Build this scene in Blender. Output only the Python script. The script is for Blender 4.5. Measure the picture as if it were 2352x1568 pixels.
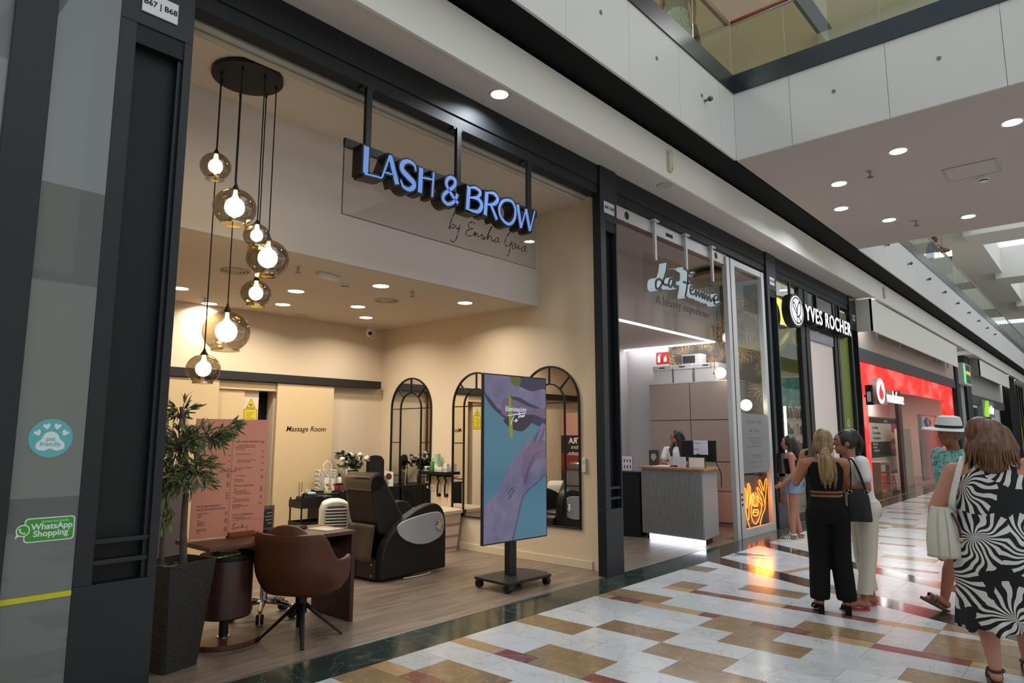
import bpy, bmesh, math, random
from mathutils import Vector, Matrix, Euler
SC = bpy.context.scene
COL = SC.collection
for o in list(bpy.data.objects): bpy.data.objects.remove(o)
R = math.radians
random.seed(7)
# ------------------------------------------------------------------ camera
YAW, PITCH, FPX, CAMH = R(41.5), R(7.9), 1552.0, 1.62
_f = Vector((math.cos(YAW)*math.cos(PITCH), math.sin(YAW)*math.cos(PITCH), math.sin(PITCH)))
_r = Vector((math.sin(YAW), -math.cos(YAW), 0)); _u = _r.cross(_f)
cam = bpy.data.cameras.new('camera'); CAM = bpy.data.objects.new('camera', cam); COL.objects.link(CAM)
cam.sensor_width = 36.0; cam.lens = FPX/2352*36.0; cam.clip_end = 400
CAM.matrix_world = Matrix(((_r.x, _u.x, -_f.x, 0), (_r.y, _u.y, -_f.y, 0), (_r.z, _u.z, -_f.z, CAMH), (0, 0, 0, 1)))
SC.camera = CAM
# ------------------------------------------------------------------ world light: overcast daylight entering by the roof lights
W = bpy.data.worlds.new('daylight'); SC.world = W; W.use_nodes = True
bg = W.node_tree.nodes['Background']; bg.inputs[0].default_value = (0.86, 0.93, 1.0, 1); bg.inputs[1].default_value = 1.55
vs = SC.view_settings; vs.view_transform = 'Standard'; vs.look = 'None'; vs.exposure = -0.18; vs.gamma = 1.0; vs.use_curve_mapping = False
SC.cycles.use_denoising = True; SC.cycles.max_bounces = 8; SC.cycles.diffuse_bounces = 3; SC.cycles.glossy_bounces = 4
SC.cycles.transmission_bounces = 8; SC.cycles.transparent_max_bounces = 16; SC.cycles.caustics_reflective = False; SC.cycles.caustics_refractive = False
SC.cycles.sample_clamp_indirect = 4.0
def area(name, loc, size, power, col=(1, 1, 1), rot=(0, 0, 0), shape='DISK', sy=None, spread=180):
    l = bpy.data.lights.new(name, 'AREA'); l.shape = shape; l.size = size; l.energy = power; l.color = col; l.spread = R(spread)
    if sy: l.size_y = sy
    o = bpy.data.objects.new(name, l); o.location = loc; o.rotation_euler = rot; COL.objects.link(o); return o
def point(name, loc, power, col, r=.04):
    l = bpy.data.lights.new(name, 'POINT'); l.energy = power; l.color = col; l.shadow_soft_size = r
    o = bpy.data.objects.new(name, l); o.location = loc; COL.objects.link(o); return o
# ------------------------------------------------------------------ where a seen point lies on a known plane
def _ray(x, y): return _f + _r*((x-1176)/FPX) - _u*((y-784)/FPX)
def gz(x, y, z=0.0): d = _ray(x, y); t = (z-CAMH)/d.z; return Vector((d.x*t, d.y*t, z))
def gy(x, y, Y): d = _ray(x, y); t = Y/d.y; return Vector((d.x*t, Y, CAMH+d.z*t))
def gx(x, y, X): d = _ray(x, y); t = X/d.x; return Vector((X, d.y*t, CAMH+d.z*t))
# ------------------------------------------------------------------ materials
def lin(h):
    if isinstance(h, str):
        c = [int(h[i:i+2], 16)/255 for i in (0, 2, 4)]
        return tuple((v/12.92 if v <= .04045 else ((v+.055)/1.055)**2.4) for v in c)+(1,)
    return tuple(h)+((1,) if len(h) == 3 else ())
class NT:
    def __init__(s, name):
        s.m = bpy.data.materials.new(name); s.m.use_nodes = True; s.t = s.m.node_tree; s.n = s.t.nodes
        s.b = s.n['Principled BSDF']; s.out = s.n['Material Output']
    def N(s, typ, **k):
        n = s.n.new('ShaderNode'+typ)
        for a, v in k.items(): setattr(n, a, v)
        return n
    def L(s, a, b): s.t.links.new(a, b)
    def coord(s, scale=(1, 1, 1), kind='Object', rot=(0, 0, 0)):
        t = s.N('TexCoord'); m = s.N('Mapping'); m.inputs['Scale'].default_value = scale; m.inputs['Rotation'].default_value = rot
        s.L(t.outputs[kind], m.inputs[0]); return m.outputs[0]
    def noise(s, vec, scale, detail=4, rough=.55, dist=0):
        n = s.N('TexNoise'); n.inputs['Scale'].default_value = scale; n.inputs['Detail'].default_value = detail
        n.inputs['Roughness'].default_value = rough; n.inputs['Distortion'].default_value = dist; s.L(vec, n.inputs['Vector']); return n.outputs['Fac']
    def ramp(s, fac, stops, interp='LINEAR'):
        r = s.N('ValToRGB'); r.color_ramp.interpolation = interp; e = r.color_ramp.elements
        while len(e) < len(stops): e.new(.5)
        for i, (p, c) in enumerate(stops): e[i].position = p; e[i].color = lin(c)
        s.L(fac, r.inputs[0]); return r.outputs[0]
    def math(s, op, a, b=None):
        n = s.N('Math', operation=op)
        for i, v in enumerate((a, b)):
            if v is None: continue
            if isinstance(v, (int, float)): n.inputs[i].default_value = v
            else: s.L(v, n.inputs[i])
        return n.outputs[0]
    def bump(s, h, strength=.2, dist=.01):
        b = s.N('Bump'); b.inputs['Strength'].default_value = strength; b.inputs['Distance'].default_value = dist
        s.L(h, b.inputs['Height']); s.L(b.outputs[0], s.b.inputs['Normal'])
MC = {}
def M(name, col='808080', rough=.5, metal=0.0, emit=0, ecol=None, spec=.5, vary=0, vscale=6, bump=0, bscale=60, coat=0):
    if name in MC: return MC[name]
    t = NT(name); b = t.b
    b.inputs['Base Color'].default_value = lin(col); b.inputs['Roughness'].default_value = rough; b.inputs['Metallic'].default_value = metal
    b.inputs['Specular IOR Level'].default_value = spec
    if coat: b.inputs['Coat Weight'].default_value = coat
    if emit:
        b.inputs['Emission Color'].default_value = lin(ecol or col); b.inputs['Emission Strength'].default_value = emit
    if vary:
        c = lin(col); v = t.coord()
        n = t.noise(v, vscale, 5)
        t.L(t.ramp(n, [(.25, tuple(x*(1-vary) for x in c[:3])), (.75, tuple(min(1, x*(1+vary)) for x in c[:3]))]), b.inputs['Base Color'])
    if bump:
        t.bump(t.noise(t.coord(), bscale, 4), bump, .004)
    MC[name] = t.m; return t.m
def glass(name, tint='ffffff', refl=.08, rough=0.0, graze=.42, veil=0, vcol='808080'):
    """thin pane: tinted straight-through light plus a mirror share that grows towards grazing angles"""
    if name in MC: return MC[name]
    t = NT(name); t.n.remove(t.b)
    tr = t.N('BsdfTransparent'); tr.inputs[0].default_value = lin(tint)
    gl = t.N('BsdfGlossy'); gl.inputs['Roughness'].default_value = rough; gl.inputs[0].default_value = (1, 1, 1, 1)
    lw = t.N('LayerWeight'); lw.inputs[0].default_value = .35
    f = t.math('ADD', t.math('MULTIPLY', t.math('POWER', lw.outputs['Facing'], 3), graze), refl)
    mx = t.N('MixShader'); t.L(f, mx.inputs[0]); t.L(tr.outputs[0], mx.inputs[1]); t.L(gl.outputs[0], mx.inputs[2])
    res = mx.outputs[0]
    if veil:
        df = t.N('BsdfDiffuse'); df.inputs[0].default_value = lin(vcol); m2 = t.N('MixShader'); m2.inputs[0].default_value = veil
        t.L(res, m2.inputs[1]); t.L(df.outputs[0], m2.inputs[2]); res = m2.outputs[0]
    t.L(res, t.out.inputs[0]); MC[name] = t.m; return t.m
def marble(name, base, vein, rough=.09, scale=2.2, veinw=.035, tone=.10, joint=None):
    if name in MC: return MC[name]
    t = NT(name); tc = t.N('TexCoord'); oi = t.N('ObjectInfo')
    ad = t.N('VectorMath', operation='ADD'); t.L(tc.outputs['Object'], ad.inputs[0])
    sc_ = t.N('VectorMath', operation='SCALE'); t.L(oi.outputs['Random'], sc_.inputs['Scale']); sc_.inputs[0].default_value = (37, 53, 11)
    t.L(sc_.outputs[0], ad.inputs[1]); v = ad.outputs[0]
    n1 = t.noise(v, scale, 7, .62, .6); n2 = t.noise(v, scale*1.3, 8, .6, 1.4)
    d = t.math('ABSOLUTE', t.math('SUBTRACT', n2, .5))
    vf = t.ramp(d, [(0, (1, 1, 1)), (veinw, (0, 0, 0))])
    c = lin(base)[:3]
    bc = t.ramp(n1, [(.28, tuple(x*(1-tone) for x in c)), (.72, tuple(min(1, x*(1+tone)) for x in c))])
    mx = t.N('MixRGB'); t.L(t.math('MULTIPLY', vf, .55), mx.inputs[0]); t.L(bc, mx.inputs[1]); mx.inputs[2].default_value = lin(vein)
    hv = t.N('HueSaturation'); t.L(mx.outputs[0], hv.inputs['Color']); t.L(t.math('ADD', t.math('MULTIPLY', oi.outputs['Random'], .16), .92), hv.inputs['Value'])
    t.L(hv.outputs[0], t.b.inputs['Base Color']); t.b.inputs['Roughness'].default_value = rough
    MC[name] = t.m; return t.m
def wood(name, a, b, rough=.35, scale=1.0, axis=0, spec=.5, byobj=True):
    if name in MC: return MC[name]
    t = NT(name); s = [26*scale]*3; s[axis] = 1.6*scale
    tc = t.N('TexCoord'); oi = t.N('ObjectInfo'); ad = t.N('VectorMath', operation='ADD'); t.L(tc.outputs['Object'], ad.inputs[0])
    sc_ = t.N('VectorMath', operation='SCALE'); t.L(oi.outputs['Random'], sc_.inputs['Scale']); sc_.inputs[0].default_value = (17, 23, 31); t.L(sc_.outputs[0], ad.inputs[1])
    mp = t.N('Mapping'); mp.inputs['Scale'].default_value = s; t.L(ad.outputs[0], mp.inputs[0])
    n = t.noise(mp.outputs[0], 1, 5, .65, .4)
    col = t.ramp(n, [(.25, a), (.7, b)])
    hv = t.N('HueSaturation'); t.L(col, hv.inputs['Color']); t.L(t.math('ADD', t.math('MULTIPLY', oi.outputs['Random'], .16), .92), hv.inputs['Value'])
    t.L(hv.outputs[0], t.b.inputs['Base Color']); t.b.inputs['Roughness'].default_value = rough; t.b.inputs['Specular IOR Level'].default_value = spec
    t.bump(n, .06, .002); MC[name] = t.m; return t.m
def pinwheel(name, ca, cb, scale=3.0, n=11, twist=3.0, plane='xz', wob=1.2, thr=.5, rough=.7, cc=None, rad=0):
    """a print of radiating wavy blades around scattered centres"""
    if name in MC: return MC[name]
    t = NT(name); tc = t.N('TexCoord')
    sx = t.N('SeparateXYZ'); t.L(tc.outputs['Object'], sx.inputs[0])
    cmb = t.N('CombineXYZ'); ax = {'xz': ('X', 'Z'), 'yz': ('Y', 'Z')}[plane]
    t.L(sx.outputs[ax[0]], cmb.inputs[0]); t.L(sx.outputs[ax[1]], cmb.inputs[1])
    nz = t.N('TexNoise'); nz.inputs['Scale'].default_value = scale*2.2; nz.inputs['Detail'].default_value = 1; t.L(cmb.outputs[0], nz.inputs['Vector'])
    off = t.N('VectorMath', operation='SCALE'); off.inputs['Scale'].default_value = .16*wob/scale
    sb0 = t.N('VectorMath', operation='SUBTRACT'); t.L(nz.outputs['Color'], sb0.inputs[0]); sb0.inputs[1].default_value = (.5, .5, .5); t.L(sb0.outputs[0], off.inputs[0])
    ad = t.N('VectorMath', operation='ADD'); t.L(cmb.outputs[0], ad.inputs[0]); t.L(off.outputs[0], ad.inputs[1])
    vo = t.N('TexVoronoi', voronoi_dimensions='2D'); vo.inputs['Scale'].default_value = scale; vo.inputs['Randomness'].default_value = .75; t.L(ad.outputs[0], vo.inputs['Vector'])
    sb = t.N('VectorMath', operation='SUBTRACT'); t.L(ad.outputs[0], sb.inputs[0]); t.L(vo.outputs['Position'], sb.inputs[1])
    s2 = t.N('SeparateXYZ'); t.L(sb.outputs[0], s2.inputs[0])
    an = t.math('ARCTAN2', s2.outputs[1], s2.outputs[0])
    ph = t.math('ADD', t.math('MULTIPLY', an, n), t.math('MULTIPLY', vo.outputs['Distance'], twist*6))
    sn = t.math('SINE', ph); ff = t.math('ADD', t.math('MULTIPLY', sn, .5), .5)
    if rad:
        n2 = t.noise(cmb.outputs[0], scale*3.3, 2); ed = t.math('ADD', vo.outputs['Distance'], t.math('MULTIPLY', n2, .28))
        ff = t.math('ADD', ff, t.math('MULTIPLY', t.math('GREATER_THAN', ed, rad), 2))
        ff = t.math('ADD', ff, t.math('MULTIPLY', vo.outputs['Distance'], .25))
    st = [(thr-.02, ca), (thr+.02, cb)]
    col = t.ramp(ff, st)
    if cc:
        mx = t.N('MixRGB'); nn = t.noise(cmb.outputs[0], scale*.9, 3); t.L(t.ramp(nn, [(.42, (0, 0, 0)), (.6, (1, 1, 1))]), mx.inputs[0]); t.L(col, mx.inputs[1]); mx.inputs[2].default_value = lin(cc); col = mx.outputs[0]
    t.L(col, t.b.inputs['Base Color']); t.b.inputs['Roughness'].default_value = rough; MC[name] = t.m; return t.m
# ------------------------------------------------------------------ meshes
def FR(o, xd=(1, 0, 0)):
    """frame of an upright face: local x along xd, y up, z out of the face"""
    x = Vector(xd).normalized(); z = x.cross(Vector((0, 0, 1)))
    return Matrix(((x.x, 0, z.x, o[0]), (x.y, 0, z.y, o[1]), (x.z, 1, z.z, o[2]), (0, 0, 0, 1)))
def T(x=0, y=0, z=0, rz=0, rx=0, ry=0, s=1): return Matrix.Translation((x, y, z)) @ Euler((rx, ry, rz)).to_matrix().to_4x4() @ Matrix.Scale(s, 4)
def cr(pts, n=6, closed=False):
    """smooth curve through points"""
    P = [Vector(p) for p in pts]; out = []; m = len(P)
    for i in range(m if closed else m-1):
        p0 = P[(i-1) % m] if closed or i > 0 else P[i]*2-P[i+1]
        p1 = P[i]; p2 = P[(i+1) % m]; p3 = P[(i+2) % m] if closed or i+2 < m else p2*2-p1
        for k in range(n):
            t = k/n; out.append(.5*((2*p1)+(p2-p0)*t+(2*p0-5*p1+4*p2-p3)*t*t+(3*p1-p0-3*p2+p3)*t**3))
    if not closed: out.append(P[-1])
    return out
XF = {}
class MB:
    def __init__(s): s.v = []; s.f = []
    def add(s, vs, fs, m=None):
        b = len(s.v); s.v += [tuple(m @ Vector(v)) if m else tuple(v) for v in vs]; s.f += [tuple(b+i for i in f) for f in fs]; return s
    def box(s, x0, y0, z0, x1, y1, z1, m=None):
        return s.add([(x, y, z) for x in (x0, x1) for y in (y0, y1) for z in (z0, z1)], [(0, 1, 3, 2), (4, 6, 7, 5), (0, 4, 5, 1), (2, 3, 7, 6), (0, 2, 6, 4), (1, 5, 7, 3)], m)
    def cbox(s, c, d, m=None): return s.box(c[0]-d[0]/2, c[1]-d[1]/2, c[2]-d[2]/2, c[0]+d[0]/2, c[1]+d[1]/2, c[2]+d[2]/2, m)
    def tube(s, pts, r, n=8, closed=False, m=None, cap=True, flat=1.0):
        P = [Vector(p) for p in pts]; k = len(P); rs = r if isinstance(r, (list, tuple)) else [r]*k; vs = []; fs = []; up = None
        for i, p in enumerate(P):
            a = P[(i-1) % k] if closed or i else P[i]; b = P[(i+1) % k] if closed or i < k-1 else P[i]
            d = (b-a).normalized()
            if up is None: up = Vector((0, 0, 1)) if abs(d.z) < .9 else Vector((1, 0, 0))
            x = d.cross(up)
            if x.length < 1e-4: x = d.cross(Vector((.3, 1, .2)))
            x.normalize(); y = x.cross(d).normalized(); up = y
            for j in range(n):
                t = 2*math.pi*j/n; vs.append(p+x*math.cos(t)*rs[i]+y*math.sin(t)*rs[i]*flat)
        for i in range(k if closed else k-1):
            for j in range(n):
                a = i*n+j; b = i*n+(j+1) % n; c = ((i+1) % k)*n+(j+1) % n; d = ((i+1) % k)*n+j; fs.append((a, b, c, d))
        if cap and not closed: fs += [tuple(range(n-1, -1, -1)), tuple(range((k-1)*n, k*n))]
        return s.add(vs, fs, m)
    def cyl(s, p0, p1, r0, r1=None, n=16, m=None): return s.tube([p0, p1], [r0, r0 if r1 is None else r1], n, m=m)
    def lathe(s, prof, c=(0, 0, 0), n=24, m=None, sx=1, sy=1):
        vs = []; fs = []
        for r, z in prof:
            for j in range(n): t = 2*math.pi*j/n; vs.append((c[0]+r*sx*math.cos(t), c[1]+r*sy*math.sin(t), c[2]+z))
        for i in range(len(prof)-1):
            for j in range(n): fs.append((i*n+j, i*n+(j+1) % n, (i+1)*n+(j+1) % n, (i+1)*n+j))
        if prof[0][0] > 1e-6: fs.append(tuple(range(n-1, -1, -1)))
        if prof[-1][0] > 1e-6: fs.append(tuple(range((len(prof)-1)*n, len(prof)*n)))
        return s.add(vs, fs, m)
    def ell(s, c, r, n=14, k=9, m=None):
        if not isinstance(r, (tuple, list)): r = (r, r, r)
        vs = []; fs = []
        for i in range(k+1):
            a = math.pi*i/k
            for j in range(n): t = 2*math.pi*j/n; vs.append((c[0]+r[0]*math.sin(a)*math.cos(t), c[1]+r[1]*math.sin(a)*math.sin(t), c[2]-r[2]*math.cos(a)))
        for i in range(k):
            for j in range(n): fs.append((i*n+j, i*n+(j+1) % n, (i+1)*n+(j+1) % n, (i+1)*n+j))
        return s.add(vs, fs, m)
    def prism(s, poly, d0, d1, m=None):
        n = len(poly); a = sum(poly[i][0]*poly[(i+1) % n][1]-poly[(i+1) % n][0]*poly[i][1] for i in range(n))
        if a < 0: poly = poly[::-1]
        vs = [(p[0], p[1], d0) for p in poly]+[(p[0], p[1], d1) for p in poly]
        return s.add(vs, [tuple(range(n-1, -1, -1)), tuple(range(n, 2*n))]+[(i, (i+1) % n, n+(i+1) % n, n+i) for i in range(n)], m)
    def ribbon(s, path, w, d0, d1, m=None, closed=False):
        P = [Vector((p[0], p[1])) for p in path]; k = len(P); ws = w if isinstance(w, (list, tuple)) else [w]*k; L_ = []; R_ = []
        for i, p in enumerate(P):
            a = P[(i-1) % k] if closed or i else P[i]; b = P[(i+1) % k] if closed or i < k-1 else P[i]
            d = (b-a)
            if d.length < 1e-9: d = Vector((1, 0))
            d.normalize(); nn = Vector((-d.y, d.x)); L_.append(p+nn*ws[i]/2); R_.append(p-nn*ws[i]/2)
        vs = []
        for i in range(k): vs += [(L_[i].x, L_[i].y, d1), (R_[i].x, R_[i].y, d1), (R_[i].x, R_[i].y, d0), (L_[i].x, L_[i].y, d0)]
        fs = []
        for i in range(k if closed else k-1):
            a = i*4; b = ((i+1) % k)*4
            for q in range(4): fs.append((a+q, a+(q+1) % 4, b+(q+1) % 4, b+q))
        if not closed: fs += [(0, 3, 2, 1), ((k-1)*4, (k-1)*4+1, (k-1)*4+2, (k-1)*4+3)]
        return s.add(vs, fs, m)
    def loft(s, rings, caps=True, m=None):
        n = len(rings[0]); vs = [p for r in rings for p in r]; fs = []
        for i in range(len(rings)-1):
            for j in range(n): fs.append((i*n+j, i*n+(j+1) % n, (i+1)*n+(j+1) % n, (i+1)*n+j))
        if caps: fs += [tuple(range(n-1, -1, -1)), tuple(range((len(rings)-1)*n, len(rings)*n))]
        return s.add(vs, fs, m)
    def grid(s, fn, nu, nv, m=None):
        vs = [fn(i/nu, j/nv) for i in range(nu+1) for j in range(nv+1)]
        return s.add(vs, [(i*(nv+1)+j, (i+1)*(nv+1)+j, (i+1)*(nv+1)+j+1, i*(nv+1)+j+1) for i in range(nu) for j in range(nv)], m)
    def text(s, body, size, m, ext=.0015, align='CENTER', shear=0, space=1.0, bold=0):
        c = bpy.data.curves.new('t', 'FONT'); c.body = body; c.size = size; c.extrude = ext; c.align_x = align; c.align_y = 'CENTER'; c.shear = shear
        c.space_character = space; c.resolution_u = 3; c.offset = bold
        o = bpy.data.objects.new('t', c); me = bpy.data.meshes.new_from_object(o)
        s.add([v.co for v in me.vertices], [tuple(p.vertices) for p in me.polygons], m)
        bpy.data.objects.remove(o); bpy.data.curves.remove(c); bpy.data.meshes.remove(me); return s
    def mesh(s, name, smooth=0):
        me = bpy.data.meshes.new(name); me.from_pydata(s.v, [], s.f); me.validate()
        bm = bmesh.new(); bm.from_mesh(me); bmesh.ops.recalc_face_normals(bm, faces=bm.faces); bm.to_mesh(me); bm.free()
        if smooth: me.shade_smooth(); me.set_sharp_from_angle(angle=R(smooth))
        return me
    def build(s, name, mat, parent=None, smooth=0, bevel=0, world=False, solid=0, sub=0):
        if world and parent is not None:
            inv = XF[parent.name].inverted(); s.v = [tuple(inv @ Vector(v)) for v in s.v]
        o = bpy.data.objects.new(name, s.mesh(name, smooth)); COL.objects.link(o)
        if mat: o.data.materials.append(mat)
        if parent is not None:
            o.parent = parent; XF[o.name] = XF.get(parent.name, Matrix())
        else: XF[o.name] = Matrix()
        if solid: md = o.modifiers.new('s', 'SOLIDIFY'); md.thickness = solid; md.offset = 0
        if bevel: md = o.modifiers.new('b', 'BEVEL'); md.width = bevel; md.segments = 2; md.limit_method = 'ANGLE'; md.angle_limit = R(40)
        if sub: md = o.modifiers.new('d', 'SUBSURF'); md.levels = sub; md.render_levels = sub
        return o
def tag(o, label, cat, group=None, kind=None):
    if label: o['label'] = label
    if cat: o['category'] = cat
    if group: o['group'] = group
    if kind: o['kind'] = kind
    return o
def thing(name, label, cat, loc=(0, 0, 0), rz=0, group=None):
    o = bpy.data.objects.new(name, None); o.empty_display_size = .1; COL.objects.link(o)
    o.location = loc; o.rotation_euler = (0, 0, rz); XF[o.name] = T(loc[0], loc[1], loc[2], rz); return tag(o, label, cat, group)
def struct(name, mb, mat, parent=None, **k):
    o = mb.build(name, mat, parent, **k)
    if parent is None: o['kind'] = 'structure'
    return o
def sgroup(name, loc=(0, 0, 0)):
    o = bpy.data.objects.new(name, None); COL.objects.link(o); o.location = loc; o['kind'] = 'structure'; XF[o.name] = T(*loc); return o
def copies(root, loc, rz=None, label=None):
    r = root.copy(); COL.objects.link(r); r.location = loc
    if rz is not None: r.rotation_euler = (0, 0, rz)
    XF[r.name] = T(loc[0], loc[1], loc[2], r.rotation_euler.z)
    if label: r['label'] = label
    for ch in [c for c in bpy.data.objects if c.parent == root]:
        c = ch.copy(); COL.objects.link(c); c.parent = r
        for g in [q for q in bpy.data.objects if q.parent == ch]:
            d = g.copy(); COL.objects.link(d); d.parent = c
    return r
def put(me, name, mat, parent, loc=(0, 0, 0), rot=(0, 0, 0), scale=(1, 1, 1)):
    o = bpy.data.objects.new(name, me); COL.objects.link(o); o.parent = parent; o.location = loc; o.rotation_euler = rot; o.scale = scale
    if mat and not me.materials: me.materials.append(mat)
    return o
def bx(*a, m=None): return MB().box(*a, m=m)
# ================================================================== MATERIALS OF THE BUILDING
navy = M('navy_steel', '141a20', .42, .0, spec=.45, vary=.12, vscale=3, bump=.03, bscale=90)
beamd = M('dark_beam', '111417', .6, spec=.4)
black = M('black_paint', '0b0c0d', .75, spec=.2)
whitep = M('white_panel', 'd2d2ce', .5, spec=.3)
band = M('white_band', 'e4e2d9', .55, spec=.3)
soff = M('soffit_paint', 'd6ccc4', .75, spec=.2)
beigew = M('beige_wall', 'dcc9ad', .8, spec=.2, bump=.05, bscale=140)
beigec = M('shop_ceiling', 'dfd3c3', .85, spec=.2)
bulk = M('bulkhead_paint', 'd6ccc4', .8, spec=.2)
alu = M('aluminium', 'a9a8a6', .35, .8)
greymet = M('grey_metal', '6d6f70', .4, .6)
steelk = M('kick_steel', '343d43', .28, .5)
chrome = M('chrome', 'd0d0d0', .08, 1.0)
whiteplastic = M('white_plastic', 'd8d6d0', .45)
lampw = M('lamp_cool', 'ffffff', .5, emit=9, ecol='eef3ff')
lampn = M('lamp_warm_white', 'ffffff', .5, emit=9, ecol='fff0d8')
mirror = M('mirror_silver', 'e6e6e2', .0, 1.0)
blackm = M('black_metal', '121314', .45, .3)
redwood = M('handrail_wood', '7a2f1d', .35)
railglass = glass('balustrade_glass', 'eef3e8', .05)
clear = glass('clear_pane', 'f2f6f4', .025, graze=.16)
matte_black = M('matte_black', '141414', .7)
# ================================================================== MALL FLOOR: marble tiles in strips
floor = bx(-12, -9, -.12, 62, 4.56, -.006).build('floor', M('grout', '77736c', .8)); floor['kind'] = 'structure'
TM = {'w': marble('white_marble', 'c8caca', '9da3a6', .17, 1.6, .02, .05), 'b': marble('brown_marble', '8f7757', 'b5a382', .17, 2.4, .018, .16),
      'y': marble('yellow_marble', 'b4946a', 'd0bb92', .17, 2.4, .02, .12), 'r': marble('red_marble', '7c4a42', 'a88278', .17, 3, .02, .15),
      'g': marble('green_marble', '2b3732', '62736a', .14, 2.0, .02, .3), 'd': marble('dark_marble', '39322c', '6b6157', .1, 2.5, .02, .2)}
KEYS = 'wbyrgd'
def PRJ(p):
    v = Vector(p)-Vector((0, 0, CAMH)); d = v.dot(_f)
    return (None if d < .3 else (1176+FPX*v.dot(_r)/d, 784-FPX*v.dot(_u)/d))
SW = [.155, .31, .315, .155]+[.3125]*6; PER = sum(SW)
SPEC = {(0, 0): 'y01 r12 b24', (0, 1): 'b13', (-1, 9): 'b02', (0, 3): 'y0,1.5 r1.5,2.5 b2.5,4 r46 y68', (0, 4): 'b24', (0, 6): 'b02 b46', (0, 5): 'b57', (0, 7): 'b24',
        (0, 8): 'b57 b9,11', (0, 9): 'b46', (1, 0): 'y0,.5 r.5,1.5 y1.5,3.5 r3.5,4 b45 r5,6.5 b6.5,7 y78 r8,10 y10,12', (1, 1): 'b02 b68', (1, 2): 'b9,11',
        (1, 3): 'y1,2 r24 y45 r5,7.5 y7.5,9', (1, 4): 'b1,2 b9,10', (1, 5): 'b35', (1, 7): 'b01', (0, 2): '', (1, 6): '', (1, 8): 'b57', (1, 9): 'b24'}
BANDS = [((8.73, 4.22), (7.23, 1.08), .165), ((10.42, 4.2), (8.69, 1.33), .165)]
def half(poly, a, n, sgn, off):
    out = []
    for i in range(len(poly)):
        p, q = poly[i], poly[(i+1) % len(poly)]
        dp = sgn*((p[0]-a[0])*n[0]+(p[1]-a[1])*n[1])-off; dq = sgn*((q[0]-a[0])*n[0]+(q[1]-a[1])*n[1])-off
        if dp >= 0: out.append(p)
        if dp*dq < 0: t = dp/(dp-dq); out.append((p[0]+(q[0]-p[0])*t, p[1]+(q[1]-p[1])*t))
    return out
def bn(b): d = Vector(b[1])-Vector(b[0]); d.normalize(); return b[0], (-d.y, d.x)
rng = random.Random(5); tiles = []
for per in range(-2, 14):
    x = 3.12+per*PER
    for si, w in enumerate(SW):
        runs = []; k = 0.0
        if (per, si) in SPEC:
            for tkn in SPEC[(per, si)].split():
                c = tkn[0]; q = tkn[1:]; a, b = (q.split(',') if ',' in q else (q[0], q[1:])); runs.append((float(a), float(b), c))
            k = max([r[1] for r in runs]+[9.0])
        else: k = rng.choice((0, 1, 2))
        while k < 26:
            if w < .2: l = rng.choice((1, 1.5, 2)); c = rng.choice('yrbyrw')
            else: l = 2; c = 'b' if rng.random() < .27 else 'w'
            if c != 'w': runs.append((k, k+l, c))
            k += l + (rng.choice((0, 0, 2)) if w < .2 else rng.choice((1, 2, 3)))
        runs.sort(); cur = 0.0; full = []
        for a, b, c in runs+[(28.0, 28.0, 'w')]:
            if a < cur: a = cur
            while cur < a-1e-6: nx = min(a, cur+rng.choice((2, 2, 3))); full.append((cur, nx, 'w')); cur = nx
            if b > cur: full.append((cur, b, c)); cur = b
        for a, b, c in full:
            y1, y0 = 4.115-.319*a, 4.115-.319*b; g = .0012
            poly = [(x+g, y0+g), (x+w-g, y0+g), (x+w-g, y1-g), (x+g, y1-g)]
            cx, cy = x+w/2, (y0+y1)/2
            (A1, n1), (A2, n2) = bn(BANDS[0]), bn(BANDS[1])
            h = BANDS[0][2]
            s1 = (cx-A1[0])*n1[0]+(cy-A1[1])*n1[1]; s2 = (cx-A2[0])*n2[0]+(cy-A2[1])*n2[1]
            for q1, q2 in ((-1, -1), (1, -1), (-1, 1), (1, 1)):
                pp = half(poly, A1, n1, q1, h)
                if len(pp) > 2: pp = half(pp, A2, n2, q2, h)
                if len(pp) < 3: continue
                tiles.append((pp, 'w' if q1*q2 < 0 else c))
        x += w
for A, B, h in BANDS:
    d = Vector(B)-Vector(A); d.normalize(); n = Vector((-d.y, d.x)); s = -.4
    while s < 12:
        a = Vector(A)+d*s; b = Vector(A)+d*(s+1.19)
        pp = [tuple(a+n*(h-.001)), tuple(a-n*(h-.001)), tuple(b-n*(h-.001)), tuple(b+n*(h-.001))]
        pp = half(pp, (0, 4.115), (0, -1), 1, 0)
        if len(pp) > 2: tiles.append((pp, 'd'))
        s += 1.2
tiles.append(([(8.35, 3.06), (9.02, 2.88), (9.05, 2.97), (8.4, 3.16)], 'y'))
x = -10
while x < 60: tiles.append(([(x+.001, 4.117), (x+.929, 4.117), (x+.929, 4.548), (x+.001, 4.548)], 'g')); x += .93
def parea(pp):
    q = [PRJ((p[0], p[1], 0)) for p in pp]
    if any(v is None for v in q): return 0
    cx = sum(v[0] for v in q)/len(q); cy = sum(v[1] for v in q)/len(q)
    if not(-60 < cx < 2412 and 600 < cy < 1640): return 0
    return abs(sum(q[i][0]*q[(i+1) % len(q)][1]-q[(i+1) % len(q)][0]*q[i][1] for i in range(len(q))))/2
tiles.sort(key=lambda t: -parea(t[0]))
rest_v, rest_f, rest_m = [], [], []
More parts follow.
